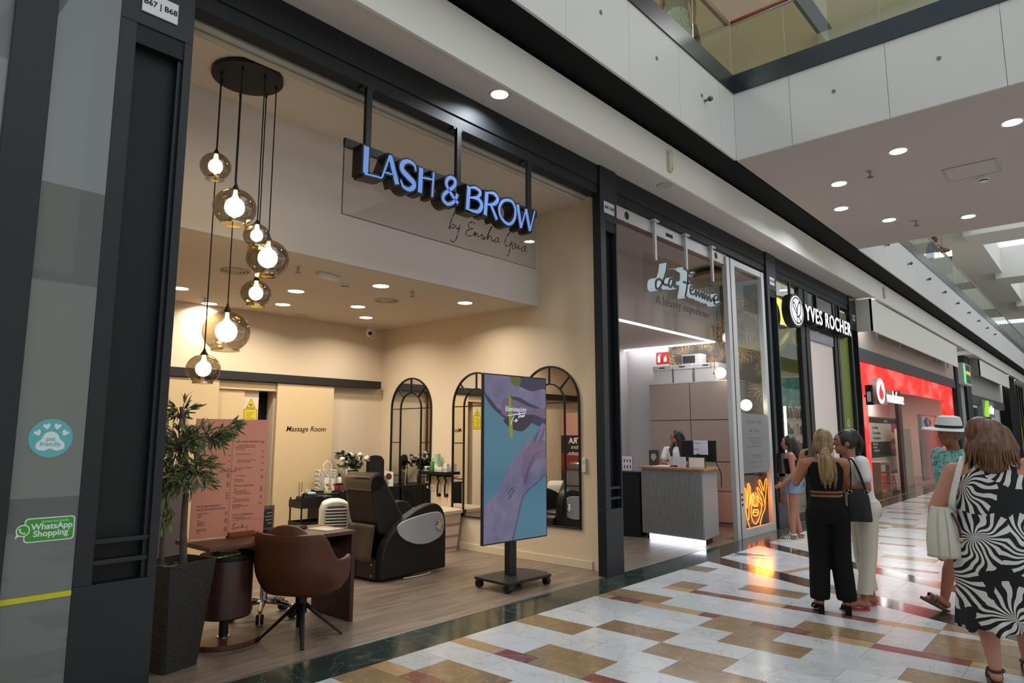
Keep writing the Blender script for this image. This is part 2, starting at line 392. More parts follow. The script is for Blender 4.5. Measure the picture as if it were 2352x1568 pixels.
for i, (pp, c) in enumerate(tiles):
    top = .0016 if c == 'y' and len(pp) == 4 and abs(pp[0][0]-8.35) < 1e-6 else 0.0
    cx = sum(p[0] for p in pp)/len(pp); cy = sum(p[1] for p in pp)/len(pp)
    if i < 300:
        mb = MB().prism([(p[0]-cx, p[1]-cy) for p in pp], -.012, top); o = mb.build('tile', TM[c], floor); o.location = (cx, cy, 0)
    else:
        b = len(rest_v); n = len(pp); a2 = sum(pp[k][0]*pp[(k+1) % n][1]-pp[(k+1) % n][0]*pp[k][1] for k in range(n))
        if a2 < 0: pp = pp[::-1]
        rest_v += [(p[0], p[1], 0) for p in pp]; rest_f.append(tuple(range(b, b+n))); rest_m.append(KEYS.index(c))
me = bpy.data.meshes.new('distant_tiles'); me.from_pydata(rest_v, [], rest_f)
for c in KEYS: me.materials.append(TM[c])
for p, mi in zip(me.polygons, rest_m): p.material_index = mi
o = bpy.data.objects.new('distant_tiles', me); COL.objects.link(o); o.parent = floor; o['kind'] = 'stuff'
# teal painted leaf on the floor between the dark bands
tl = MB()
for q in range(26):
    rr = random.Random(q); c = Vector((9.24, 4.12)).lerp(Vector((9.28, 3.72)), rr.random()); c += Vector((rr.uniform(-.16, .16), rr.uniform(-.05, .05))); l = rr.uniform(.08, .2)
    tl.ribbon([(c.x-.03, c.y+l/2), (c.x, c.y), (c.x+.02, c.y-l/2)], [.004, rr.uniform(.02, .05), .003], .0005, .002)
tag(tl.build('floor_motif', M('teal_inlay', '2f6f70', .3)), 'worn teal leaf motif on white floor near the glowing sign', 'floor motif')
bx(-6, 4.551, -.02, 60, 4.575, .003).build('trim_1', alu)['kind'] = 'structure'
# ================================================================== SHOP FLOORS (planks)
def planks(x0, x1, y0, y1, mat, seed, w=.19, l=1.3):
    f = bx(x0, y0, -.1, x1, y1, -.008).build('floor', matte_black); f['kind'] = 'structure'; rg = random.Random(seed); y = y0
    me = {}
    while y < y1-.02:
        x = x0-rg.uniform(0, l)
        while x < x1:
            a, b = max(x, x0), min(x+l, x1); yy = min(y+w, y1)
            if b-a > .02:
                key = (round(b-a, 2), round(yy-y, 2)); hx, hy = (b-a)/2-.0008, (yy-y)/2-.0008
                if key not in me: me[key] = MB().box(-hx, -hy, -.01, hx, hy, 0).mesh('plank')
                put(me[key], 'plank', mat, f, ((a+b)/2, (y+yy)/2, 0))
            x += l
        y += w
    return f
planks(1.42, 7.03, 4.575, 9.12, wood('grey_oak', '54463b', '9a8877', .36), 3)
planks(7.24, 12.3, 4.575, 7.62, wood('grey_oak2', '4f433a', '8c7a6b', .36), 4, .19, 1.6)
# ================================================================== SHOP FRONT COLUMNS AND BEAMS
def column(x0, x1, r0, r1, label, plate=None, lo=.76):
    c = sgroup('column', (x0, 4.55, 0)); XF[c.name] = Matrix(); c.location = (0, 0, 0)
    tag(c, label, 'column')
    mb = MB(); yb, yf = 4.64, 4.52
    mb.box(x0, yf, 0, x1, yb, lo); mb.box(x0, yf, 4.28, x1, yb, 4.97); mb.box(x0, yf, lo, r0, yb, 4.28); mb.box(r1, yf, lo, x1, yb, 4.28)
    mb.build('casing', navy, c, bevel=.004)
    bx(r0, yf+.09, lo, r1, yb, 4.28).build('recess_panel', beamd, c)
    bx(r1-.025, yf+.03, lo, r1-.0, yf+.09, 4.28).build('inner_ridge', navy, c)
    for z in (.865, .985): bx(r0, yf+.01, z, r1, yf+.09, z+.028).build('slat', navy, c, bevel=.003)
    bx(r0, yf+.01, 4.15, r1, yf+.085, 4.28).build('recess_head', beamd, c)
    if plate:
        pl = bx(x0+(x1-x0)*.5-.115, yf-.012, 4.37, x0+(x1-x0)*.5+.115, yf, 4.52)
        po = pl.build('number_plate', M('plate_grey', 'c9cacb', .35, .4), c, bevel=.006)
        MB().text(plate, .054, FR((x0+(x1-x0)*.5, yf-.0125, 4.445)), .0015, bold=.001).build('unit_number', matte_black, po)
    return c
column(1.335, 1.79, 1.435, 1.735, 'dark column with plate reading B67 | B68', 'B67 | B68')
column(6.76, 7.13, 6.87, 7.10, 'dark column between the warm salon and the white beauty shop', 'B68 | B69')
column(12.15, 12.6, 12.25, 12.56, 'dark column left of the green and black cosmetics shop front', 'B69 | B70')
column(17.36, 17.95, 17.45, 17.9, 'dark column between the cosmetics shop and the red phone shop', 'B70 | B71')
bx(-6, 4.56, 4.6, 18.3, 4.70, 4.969).build('beam', beamd, None, bevel=.006)['kind'] = 'structure'
bx(-6, 4.545, 4.72, 18.3, 4.56, 4.969).build('beam', beamd)['kind'] = 'structure'
# ================================================================== SOFFIT, WHITE BAND, BLACK RECESS
bx(-6, 4.13, 4.97, 62, 4.9, 5.0).build('ceiling', soff)['kind'] = 'structure'
bx(-6, 4.10, 4.96, 62, 4.135, 5.45).build('trim_2', band)['kind'] = 'structure'
rec = MB(); rec.box(-6, 3.7, 5.54, 62, 4.9, 5.6); rec.box(-6, 4.75, 5.0, 62, 4.9, 5.54)
rec.build('ceiling', black)['kind'] = 'structure'
# ================================================================== UPPER FLOOR EDGES
pw = 1.18
def panel_row(axis, fixed, a0, a1, z0, z1, bolts=True, first=0):
    g = sgroup('trim_3'); a = first; nbolt = MB().cyl((0, 0, 0), (0, 0, .006), .026, n=12)
    while a < a1:
        b = min(a+pw, a1); lo = max(a, a0)
        if b > a0+.01:
            e = .0025
            mb = bx(lo+e, fixed, z0, b-e, fixed+.03, z1) if axis == 'x' else bx(fixed, lo+e, z0, fixed+.03, b-e, z1)
            mb.build('panel', whitep, g)
            if bolts and b-lo > .9:
                m = (lo+b)/2+.03
                q = MB(); mm = FR((m, fixed-.001, 6.07)) if axis == 'x' else FR((fixed-.001, m, 6.07), (0, -1, 0))
                q.cyl((0, 0, 0), (0, 0, .008), .024, n=12, m=mm); q.build('bolt_cap', M('bolt_grey', '6d6f70', .5), g)
        a = b
    return g
ox = 4.973-6*pw
panel_row('x', 3.69, -6, 9.0, 5.5, 6.5, first=ox)
panel_row('y', 9.0, -8, 3.69, 5.5, 6.5, first=2.908-10*pw+0*pw)
panel_row('x', 3.69, 15.2, 60, 5.5, 6.5, bolts=False, first=15.2)
bx(15.17, -8, 5.5, 15.2, 3.69, 6.5).build('trim_3', whitep)['kind'] = 'structure'
bx(-6, 3.72, 5.5, 60, 4.9, 5.53).build('ceiling', black)['kind'] = 'structure'      # dark underside behind the white panels
bx(9.03, -8, 5.5, 15.17, 3.70, 5.54).build('ceiling', M('bridge_soffit', 'bdb1a9', .8, spec=.2))['kind'] = 'structure'
k = MB(); k.box(-6, 3.67, 6.5, 9.0, 3.74, 6.78); k.box(8.98, -8, 6.5, 9.05, 3.67, 6.78); k.box(15.15, 3.67, 6.5, 60, 3.74, 6.78); k.box(15.15, -8, 6.5, 15.22, 3.67, 6.78)
k.build('trim_4', steelk)['kind'] = 'structure'
sl = MB(); sl.box(-6, 3.75, 6.3, 60, 9.5, 6.45); sl.box(9.06, -8, 6.3, 15.14, 3.75, 6.45); sl.build('floor', M('slab', 'c9c5bd', .5))['kind'] = 'structure'
def balustrade(name, label, p0, p1, first=None):
    g = thing(name, label, 'balustrade', (0, 0, 0)); d = Vector(p1)-Vector(p0); L_ = d.length; d.normalize(); s = 0
    while s < L_-.05:
        e = min(s+pw, L_) if s else min(first or pw, L_); a = Vector(p0)+d*(s+.006); b = Vector(p0)+d*(e-.006); n = Vector((-d.y, d.x, 0))*.006
        MB().add([a-n, b-n, b+n, a+n]+[v+Vector((0, 0, .8)) for v in (a-n, b-n, b+n, a+n)], [(0, 1, 5, 4), (1, 2, 6, 5), (2, 3, 7, 6), (3, 0, 4, 7), (4, 5, 6, 7)]).build('glass_panel', railglass, g)
        if s:
            q = Vector(p0)+d*s; MB().cyl(q+Vector((0, 0, .0)), q+Vector((0, 0, .8)), .006, n=6).build('joint_strip', alu, g)
        s = e
    a, b = Vector(p0), Vector(p1); u = Vector((0, 0, .8))
    MB().tube([a+u, b+u], .014, 8).build('top_channel', alu, g)
    n = Vector((-d.y, d.x, 0))*.05
    MB().tube([a+u+Vector((0, 0, .06))+n, b+u+Vector((0, 0, .06))+n], .042, 10).build('handrail', redwood, g, smooth=40)
    s = .6
    while s < L_: q = a+d*s+u; MB().cyl(q, q+Vector((0, 0, .06))+n, .008, n=6).build('rail_bracket', alu, g); s += pw
    return g
balustrade('glass_balustrade', 'glass balustrade with red handrail along gallery above the salon', (-4, 3.7, 6.78), (9.02, 3.7, 6.78), None)
balustrade('glass_balustrade', 'glass balustrade with red handrail along near side of the footbridge', (9.02, 3.7, 6.78), (9.02, -6, 6.78), .76)
balustrade('glass_balustrade', 'glass balustrade with red handrail along the gallery beyond the footbridge', (15.2, 3.7, 6.78), (58, 3.7, 6.78))
# upper ceilings and roof beams with open roof lights between
tanc = M('gallery_ceiling', 'ded0ba', .8, spec=.2); whc = M('roof_white', 'dcdad2', .8, spec=.2)
bx(-6, 3.9, 9.9, 15, 9.6, 10.05).build('ceiling', tanc)['kind'] = 'structure'; bx(15, 3.9, 9.9, 60, 9.6, 10.05).build('ceiling', whc)['kind'] = 'structure'
bx(9.0, -8, 9.9, 14.0, 3.9, 10.05).build('ceiling', tanc)['kind'] = 'structure'
rb = MB()
for x0, x1, z0 in ((14.0, 14.6, 9.2), (21.5, 25.5, 9.6), (32, 34, 9.6), (42, 44, 9.6), (52, 56, 9.6), (-6, -4, 9.6), (2.5, 3.2, 9.6)): rb.box(x0, -8, z0, x1, 3.9, 11.2)
rb.box(9.0, 3.6, 9.9, 60, 3.9, 11.2);
rb.box(9.0, -8, 10.05, 9.4, 3.9, 11.4)
rb.build('ceiling', whc)['kind'] = 'structure'
uw = MB(); uw.box(-6, 9.5, 6.4, 60, 9.6, 9.9); uw.build('wall_back', M('gallery_wall', 'b9b2a2', .8))['kind'] = 'structure'
for x in (-2, 3.5, 8, 12, 18, 26, 36): area('gallery_fill_light', (x, 6.2 if x not in (12,) else 0.5, 9.85), 1.2, 70, (1, .97, .92))  # area lights added to brighten the gallery, without any fittings
# opposite side of the mall, behind the photographer
ow = MB(); ow.box(-12, -8.4, 5.0, 62, -8.2, 7.2); ow.box(-12, -8.4, 0, 62, -8.2, .3)
ow.build('wall_opposite', M('opposite_wall', '9c9a95', .7))['kind'] = 'structure'
og = MB(); og.box(-12, -8.38, .3, 62, -8.25, 5.0); og.build('added_glow_windows', M('added_opposite_glow', 'b8b4aa', .4, emit=.75, ecol='f4efe6'))['kind'] = 'structure'  # unseen glowing sheet, added to light the bands, bulkhead and columns
ew = MB(); ew.box(-12.2, -8.4, 0, -12, 9.6, 9.9); ew.box(62, -8.4, 0, 62.2, 9.6, 9.9); ew.build('unseen_wall_end', M('opposite_wall'))['kind'] = 'structure'  # unseen end walls, far one added to block sky reflections in shop glass
# ================================================================== CEILING LAMPS OF THE MALL
RIM = M('lamp_rim', 'c9c8c6', .4, .3)
def downlight(loc, r, label, group, em, power, col, rim=.025, spread=150):
    t = thing('downlight', label, 'downlight', loc, 0, group)
    MB().lathe([(r, -.004), (r+rim, -.008), (r+rim+.004, 0), (r, 0)], n=28).build('rim', RIM, t, smooth=40)
    MB().lathe([(0, -.006), (r, -.006), (r, -.001), (0, -.001)], n=28).build('diffuser', em, t)
    if power: area('downlight_glow', (loc[0], loc[1], loc[2]-.012), r*2, power, col, spread=spread)
    return t
cool = (.86, .92, 1.0)
for x, y, lb in ((4.64, 4.27, 'round recessed downlight glowing in soffit above the salon sign'), (18.27, 4.27, 'round recessed downlight in soffit beside the green shop column'), (47.1, 4.3, 'tiny downlight in far soffit above the black pillar'), (51, 4.32, 'farthest downlight in soffit beyond the black pillar')):
    downlight((x, y, 4.97), .085, lb, 'soffit downlights', lampw, 26, cool)
BR = [((2325, 281), 'rightmost near downlight under the footbridge'), ((2063, 347), 'downlight under the footbridge left of the ceiling hatch'), ((1927, 422), 'leftmost near downlight under the footbridge'),
      ((1932, 479), 'leftmost far downlight under the footbridge'), ((2042, 505), 'middle far downlight under the footbridge'), ((2224, 497), 'rightmost far downlight under the footbridge')]
for p, lb in BR:
    q = gz(p[0], p[1], 5.5); downlight(tuple(q), .105, lb, 'footbridge downlights', lampw, 34, cool)
# unlit round speaker in soffit
q = thing('ceiling_speaker', 'unlit round grille in soffit by the second column', 'speaker', (7.94, 4.26, 4.97))
MB().lathe([(.0, -.003), (.075, -.004), (.1, -.008), (.115, 0), (0, 0)], n=28).build('grille', M('speaker_grey', '9f9a94', .6), q)
MB().lathe([(.075, -.0065), (.082, -.009), (.1, -.009), (.106, -.004)], n=28).build('ring', RIM, q)
# hatch, sprinklers, detectors
h = thing('access_hatch', 'square access hatch in the footbridge ceiling', 'hatch', (0, 0, 0)); c0, c1 = (11.36, .93), (11.95, 1.55)
MB().box(c0[0], c0[1], 5.494, c1[0], c1[1], 5.5).build('hatch_panel', M('hatch_white', 'b9b0aa', .7), h)
fm = MB(); fm.box(c0[0]-.02, c0[1]-.02, 5.49, c0[0], c1[1]+.02, 5.5); fm.box(c1[0], c0[1]-.02, 5.49, c1[0]+.02, c1[1]+.02, 5.5); fm.box(c0[0], c0[1]-.02, 5.49, c1[0], c0[1], 5.5); fm.box(c0[0], c1[1], 5.49, c1[0], c1[1]+.02, 5.5)
fm.build('hatch_frame', alu, h)
def sprinkler(loc, label, s=1.0):
    t = thing('sprinkler', label, 'sprinkler', loc, 0, 'sprinklers')
    MB().lathe([(.035*s, 0), (.03*s, -.008*s), (.012*s, -.012*s), (.012*s, -.05*s), (0, -.05*s)], n=14).build('body', alu, t, smooth=40)
    MB().lathe([(0, -.068*s), (.03*s, -.068*s), (.03*s, -.064*s), (0, -.064*s)], n=14).build('deflector', greymet, t)
    fr = MB()
    for sx in (-1, 1): fr.tube([(0, 0, -.03*s), (.018*s*sx, 0, -.045*s), (.004*s*sx, 0, -.066*s)], .003*s, 6)
    fr.build('frame_arm', alu, t); return t
sprinkler((10.68, 2.37, 5.5), 'sprinkler head under footbridge among the near downlights', 1.5)
sprinkler((13.79, 2.37, 5.5), 'sprinkler head under footbridge between the far downlights', 1.5)
def detector(loc, label, s=1.0):
    t = thing('smoke_detector', label, 'smoke detector', loc)
    MB().lathe([(.055*s, 0), (.055*s, -.02*s), (.04*s, -.026*s), (.04*s, -.04*s), (.02*s, -.05*s), (0, -.05*s)], n=20).build('housing', whiteplastic, t, smooth=35)
    MB().lathe([(.0405*s, -.028*s), (.0405*s, -.038*s)], n=20).build('vents', matte_black, t); return t
detector((12.12, 1.15, 5.5), 'smoke detector beside the hatch under the footbridge', 1.5)
# side-wall sprinkler on the white panels, motion sensors on the white band
t = thing('wall_sprinkler', 'small metal sprinkler on white panel near the footbridge corner', 'sprinkler', (8.03, 3.69, 6.02))
MB().cyl((0, 0, 0), (0, -.07, 0), .018, n=10).build('body', greymet, t); MB().cyl((0, -.075, 0), (.02, -.085, .02), .035, n=12).build('deflector', greymet, t)
for X_, lb in ((7.76, 'cream sensor box on the white band above the second column'), (18.9, 'cream sensor box on the white band above the cosmetics shop')):
    t = thing('wall_sensor', lb, 'sensor', (X_, 4.1, 5.2)); bx(-.045, -.05, -.14, .045, 0, .14).build('housing', M('cream_plastic', 'cfc5ae', .5), t, bevel=.012)
    MB().cyl((0, -.051, -.1), (0, -.055, -.1), .012, n=10).build('lens', greymet, t)
# black spotlights standing in the dark recess behind the white band
for i in range(22):
    x = 4.6+1.56*i
    lb = '%s black spotlight from the left peeking over the white band' % 'first second third fourth fifth sixth seventh eighth ninth tenth eleventh twelfth'.split()[i] if i < 12 else 'small black spotlight in the far end of the row over the white band'
    t = thing('recess_spotlight', lb, 'spotlight', (x, 4.24, 5.45), 0, 'recess spotlights')
    MB().cyl((0, .06, -.02), (.0, -.05, .09), .055, .065, n=14).build('head', blackm, t, smooth=40)
    MB().tube([(.07, .02, .1), (.07, .02, -.05), (-.07, .02, -.05), (-.07, .02, .1)], .008, 6).build('yoke', blackm, t)
# small side sprinklers along the far white panels
for i in range(9):
    x = 17.5+2.4*i
    t = thing('wall_sprinkler', 'small dark sprinkler on the far white gallery panels', 'sprinkler', (x, 3.69, 6.08), 0, 'far panel sprinklers')
    MB().cyl((0, 0, 0), (0, -.07, 0), .02, n=8).build('body', greymet, t); MB().cyl((0, -.07, 0), (.03, -.09, .03), .04, n=8).build('deflector', greymet, t)
# ================================================================== SALON (first shop): shell
wl = bx(1.3, 4.9, 0, 1.42, 9.3, 4.66).build('wall_left', beigew); wl['kind'] = 'structure'
wr = bx(7.03, 4.64, 0, 7.2, 9.3, 4.66).build('wall_right', beigew); wr['kind'] = 'structure'
wb = MB(); wb.box(1.42, 9.125, 0, 4.85, 9.3, 3.4); wb.box(5.08, 9.125, 0, 7.03, 9.3, 3.4); wb.box(4.85, 9.125, 2.25, 5.08, 9.3, 3.4)
wb = wb.build('wall_back', beigew); wb['kind'] = 'structure'
bx(4.6, 9.3, 0, 5.3, 9.9, 2.5).build('wall_back', black)['kind'] = 'structure'  # solid black block stands in for the shade of the unlit room
bx(1.42, 4.78, 4.65, 7.03, 5.78, 4.7).build('ceiling', beigec)['kind'] = 'structure'
bx(1.42, 5.78, 3.38, 7.03, 9.125, 3.44).build('ceiling', beigec)['kind'] = 'structure'
bx(1.42, 5.74, 3.36, 7.03, 5.79, 4.65).build('wall_front', bulk)['kind'] = 'structure'
bx(7.012, 4.9, 0, 7.03, 9.12, .1).build('baseboard_right', M('baseboard_cream', 'dccdb0', .5), bevel=.004)['kind'] = 'structure'
bx(1.42, 9.107, 0, 4.85, 9.125, .1).build('baseboard_back', M('baseboard_cream'))['kind'] = 'structure'
# roller-blind case and rail under the beam
t = thing('roller_blind_case', 'pale roller blind rail under the dark beam over the salon opening', 'roller blind', (0, 0, 0))
MB().tube([(1.8, 4.755, 4.605), (6.76, 4.755, 4.605)], .04, 12).build('roller_tube', M('roller_grey', 'a5a09a', .4), t, smooth=40)
bx(1.8, 4.70, 4.585, 6.76, 4.72, 4.64).build('top_rail', alu, t)
bx(1.8, 4.785, 4.545, 6.76, 4.795, 4.62).build('fabric_edge', M('blind_fabric', 'c9b9a2', .9), t)
bx(1.8, 4.775, 4.532, 6.76, 4.805, 4.548).build('bottom_bar', M('blind_bar', 'bcae98', .5), t)
MB().tube([(1.86, 4.79, 4.535), (1.86, 4.79, 4.49), (1.875, 4.79, 4.475), (1.86, 4.79, 4.46), (1.85, 4.79, 4.475)], .004, 6).build('hook', blackm, t)
# sliding-door rail, doors, lintel
bx(1.6, 8.99, 2.375, 6.91, 9.125, 2.495).build('door_rail', M('rail_black', '1b1a19', .5), bevel=.004)
tag(bpy.data.objects['door_rail'], 'long black sliding-door rail on the back wall', 'door rail')
dr = M('door_cream', 'd6bd93', .6, spec=.3)
d1 = thing('door_1', None, None); d1['kind'] = 'structure'; d1['label'] = 'cream sliding door reading Massage Room'
bx(5.08, 9.02, .01, 6.03, 9.06, 2.37).build('door_leaf', dr, d1, bevel=.003)
MB().text('Massage Room', .108, FR((5.57, 9.0195, 1.71)), .001, shear=.22, space=1.02, bold=.0012).build('door_lettering', matte_black, d1)
d2 = thing('door_2', None, None); d2['kind'] = 'structure'; d2['label'] = 'plain cream sliding door left of the yellow warning sign'
bx(3.1, 9.02, .01, 4.22, 9.06, 2.37).build('door_leaf', dr, d2, bevel=.003)
tr = MB(); tr.box(4.22, 9.06, 2.25, 5.08, 9.124, 2.37); tr.box(4.22, 9.09, .1, 4.62, 9.124, 2.25); tr.build('trim_5', dr, bevel=.003)['kind'] = 'structure'
# ---- yellow warning sign
t = thing('warning_sign', 'yellow laser warning sign beside the dark doorway', 'sign', (4.735, 9.124, 2.0)); yel = M('sign_yellow', 'd8c51f', .5)
wk = FR((0, 0, 0))
MB().prism([(-.07, 0), (.07, 0), (0, .145)], 0, .004, wk).build('triangle', yel, t); MB().prism([(-.1, -.26), (.1, -.26), (.1, -.01), (-.1, -.01)], 0, .004, wk).build('text_plate', yel, t)
e = MB(); e.ribbon([(-.062, .006), (.062, .006), (0, .13)], .007, .004, .006, wk, closed=True); e.ribbon([(-.093, -.253), (.093, -.253), (.093, -.018), (-.093, -.018)], .005, .004, .006, wk, closed=True)
e.build('black_border', matte_black, t)
e = MB(); e.cyl((0, .045, .004), (0, .045, .006), .013, n=12, m=wk)
for q in range(8): a = q*math.pi/4; e.ribbon([(math.cos(a)*.016, .045+math.sin(a)*.016), (math.cos(a)*.03, .045+math.sin(a)*.03)], .004, .004, .006, wk)
for q in range(7): e.ribbon([(-.06, -.06-.027*q), (.06-.03*(q % 3), -.06-.027*q)], .006, .004, .0055, wk)
e.build('print', M('sign_print', '5f5510', .6), t)
# ================================================================== SALON: ceiling lamps and fittings
warm = (1.0, .90, .77)
DL = [((3.33, 8.3), 'salon ceiling downlight cut by the big dark column'), ((4.0, 8.98), 'salon ceiling downlight washing the back wall behind the lowest big globe'), ((4.69, 8.3), 'salon ceiling downlight right of the small fifth globe'),
      ((4.86, 6.38), 'largest salon downlight near the middle of the bulkhead'), ((5.46, 7.67), 'salon downlight left of the round vent'), ((6.06, 8.3), 'salon downlight nearest the ceiling camera'), ((6.25, 6.37), 'salon downlight nearest the right wall'), ((4.35, 7.4), 'salon downlight half hidden behind the fifth globe')]
for (x, y), lb in DL: downlight((x, y, 3.38), .095, lb, 'salon downlights', lampn, 19, warm, .012)
def vent(loc, label, r=.16):
    t = thing('ceiling_vent', label, 'vent', loc)
    for i, q in enumerate((1.0, .78, .55, .3)):
        MB().lathe([(r*q, -.004-i*.003), (r*q-.012, -.012-i*.004), (r*q-.022, -.004-i*.003)], n=28).build('ring', M('vent_white', 'cfc0a8', .6), t, smooth=40)
    MB().lathe([(0, -.002), (r, -.002)], n=28).build('back_disc', M('vent_back', 'a8987f', .8), t)
vent((3.36, 6.97, 3.38), 'round vent in salon ceiling behind the second globe')
vent((5.46, 7.04, 3.38), 'round vent in salon ceiling near the biggest downlight')
vent((5.33, 8.9, 3.38), 'small round vent by the back wall of the salon', .11)
for loc, lb in (((3.708, 6.288, 3.38), 'sprinkler on salon ceiling right of the fourth globe'), ((5.313, 6.345, 3.38), 'sprinkler on salon ceiling between the two right downlights'), ((3.81, 8.69, 3.38), 'sprinkler on salon ceiling near the back wall')): sprinkler(loc, lb)
detector((4.52, 6.62, 3.38), 'white smoke detector on the salon ceiling')
t = thing('emergency_light', 'long white emergency light on the salon ceiling', 'emergency light', (4.12, 6.36, 3.38), R(12)); bx(-.15, -.05, -.045, .15, .05, 0).build('housing', whiteplastic, t, bevel=.012)
bx(-.13, -.04, -.05, .13, .04, -.044).build('lens', M('lens_white', 'e2dccc', .3), t)
t = thing('security_camera', 'white security camera hanging from the salon ceiling', 'security camera', (6.5, 8.8, 3.38))
MB().lathe([(.06, 0), (.06, -.02), (.02, -.03), (.02, -.06)], n=18).build('mount', whiteplastic, t, smooth=40)
MB().ell((0, 0, -.13), (.055, .06, .075), 16, 10).build('body', whiteplastic, t, smooth=60); MB().ell((-.02, -.045, -.15), .032, 12, 8).build('lens', matte_black, t, smooth=60)
MB().tube(cr([(.05, 0, -.02), (.11, 0, -.1), (.1, 0, -.2), (.04, 0, -.23)], 5), .006, 6).build('cable', whiteplastic, t)
t = thing('ceiling_speaker', 'grey round speaker in the salon ceiling by the right wall', 'speaker', (6.84, 6.35, 3.38)); MB().lathe([(0, -.006), (.11, -.004), (.12, 0)], n=26).build('grille', M('speaker_dark', '8b8074', .7), t)
MB().lathe([(.108, -.007), (.122, -.007), (.124, 0)], n=26).build('ring', whiteplastic, t)
# ================================================================== GLOBE PENDANT
t = thing('globe_pendant_lamp', 'cluster pendant lamp with seven smoked glass globes on black cords', 'pendant lamp', (2.54, 5.24, 4.65))
MB().lathe([(0, -.045), (.275, -.045), (.285, -.04), (.285, 0), (0, 0)], n=48).build('ceiling_plate', M('plate_black', '191714', .5, .2), t, smooth=30)
smoke = glass('smoked_glass', 'c4bba8', .15)
bulbm = M('bulb_glow', 'fff3dc', .4, emit=14, ecol='ffe6b8')
cordm = M('cord_black', '0c0b0a', .8); capm = M('cap_bronze', '2a241d', .4, .6)
GL = [(2.334, 5.286, 3.785, .12), (2.419, 5.09, 3.415, .165), (2.60, 5.06, 3.22, .105), (2.769, 5.18, 3.085, .172), (2.78, 5.37, 2.815, .125), (2.612, 5.516, 2.48, .19), (2.399, 5.423, 2.145, .13)]
for x, y, z, r in GL:
    lx, ly, lz = x-2.54, y-5.24, z-4.65
    MB().cyl((lx, ly, -.045), (lx, ly, lz+r*1.22), .005, n=6).build('cord', cordm, t)
    MB().lathe([(.012, -.062), (.008, -.045)], (lx, ly, 0), 10).build('cord_grip', capm, t)
    prof = []
    for i in range(19):
        a = R(8+i*8.0)
        if a > R(146): break
        prof.append((r*math.sin(a), lz+r*.92*math.cos(a)))
    prof += [(prof[-1][0]*1.0, prof[-1][1]-.02)]
    g = MB().lathe(prof, (lx, ly, 0), 32)
    g.f = [f for f in g.f if len(f) == 4]
    go = g.build('globe', smoke, t, smooth=60)
    MB().lathe([(prof[-1][0], lz-.8*r-.0), (prof[-1][0]+.003, prof[-1][1]), (prof[-1][0]-.003, prof[-1][1])], (lx, ly, 0), 32).build('rim', glass('smoked_rim', 'e0c890', .3), go)
    MB().lathe([(.006, lz+r*1.3), (.012, lz+r*1.15), (.028, lz+r*.93), (.026, lz+r*.86)], (lx, ly, 0), 16).build('cap', capm, t, smooth=40)
    br = r*.46
    bp = [(.014, lz+r*.86), (.018, lz+r*.6)]+[(max(.001, br*math.sin(R(a))*(1.0)), lz+r*.02+br*1.05*math.cos(R(a))) for a in range(25, 181, 15)]
    MB().lathe(bp, (lx, ly, 0), 20).build('bulb', bulbm, t, smooth=60)
    point('globe_glow', (x, y, z), 12*(r/.15), (1.0, .78, .5), br)
# ================================================================== HANGING SIGN
tq = lambda u, v, Y: gy(780+u/4.9, 300+v/4.9, Y)
t = thing('hanging_sign', 'hanging sign with deep black letters faced in glowing blue over the salon', 'sign', (4.3, 4.56, 4.0))
SG = FR((0, 4.56, 0)); S0 = XF[t.name]
def W2(mb): mb.v = [tuple(S0.inverted() @ Vector(v)) for v in mb.v]; return mb
W2(bx(3.06, 4.556, 3.41, 5.54, 4.566, 4.0)).build('glass_plate', glass('sign_glass', 'f4f2f0', .012, graze=.08), t)
ed = MB(); ed.ribbon([(3.06, 3.41), (5.54, 3.41)], .006, -.006, .004, SG); ed.ribbon([(3.06, 3.41), (3.06, 4.0)], .006, -.006, .004, SG); W2(ed).build('glass_edge', M('edge_dark', '3f3a36', .3), t)
W2(bx(3.06, 4.545, 3.985, 5.55, 4.575, 4.06)).build('top_bar', blackm, t)
for x in (3.29, 4.36, 5.43):
    W2(MB().box(x-.028, 4.545, 4.06, x+.028, 4.585, 4.6)).build('hanger', blackm, t); W2(bx(x-.06, 4.56, 4.585, x+.06, 4.64, 4.6)).build('hanger_plate', blackm, t)
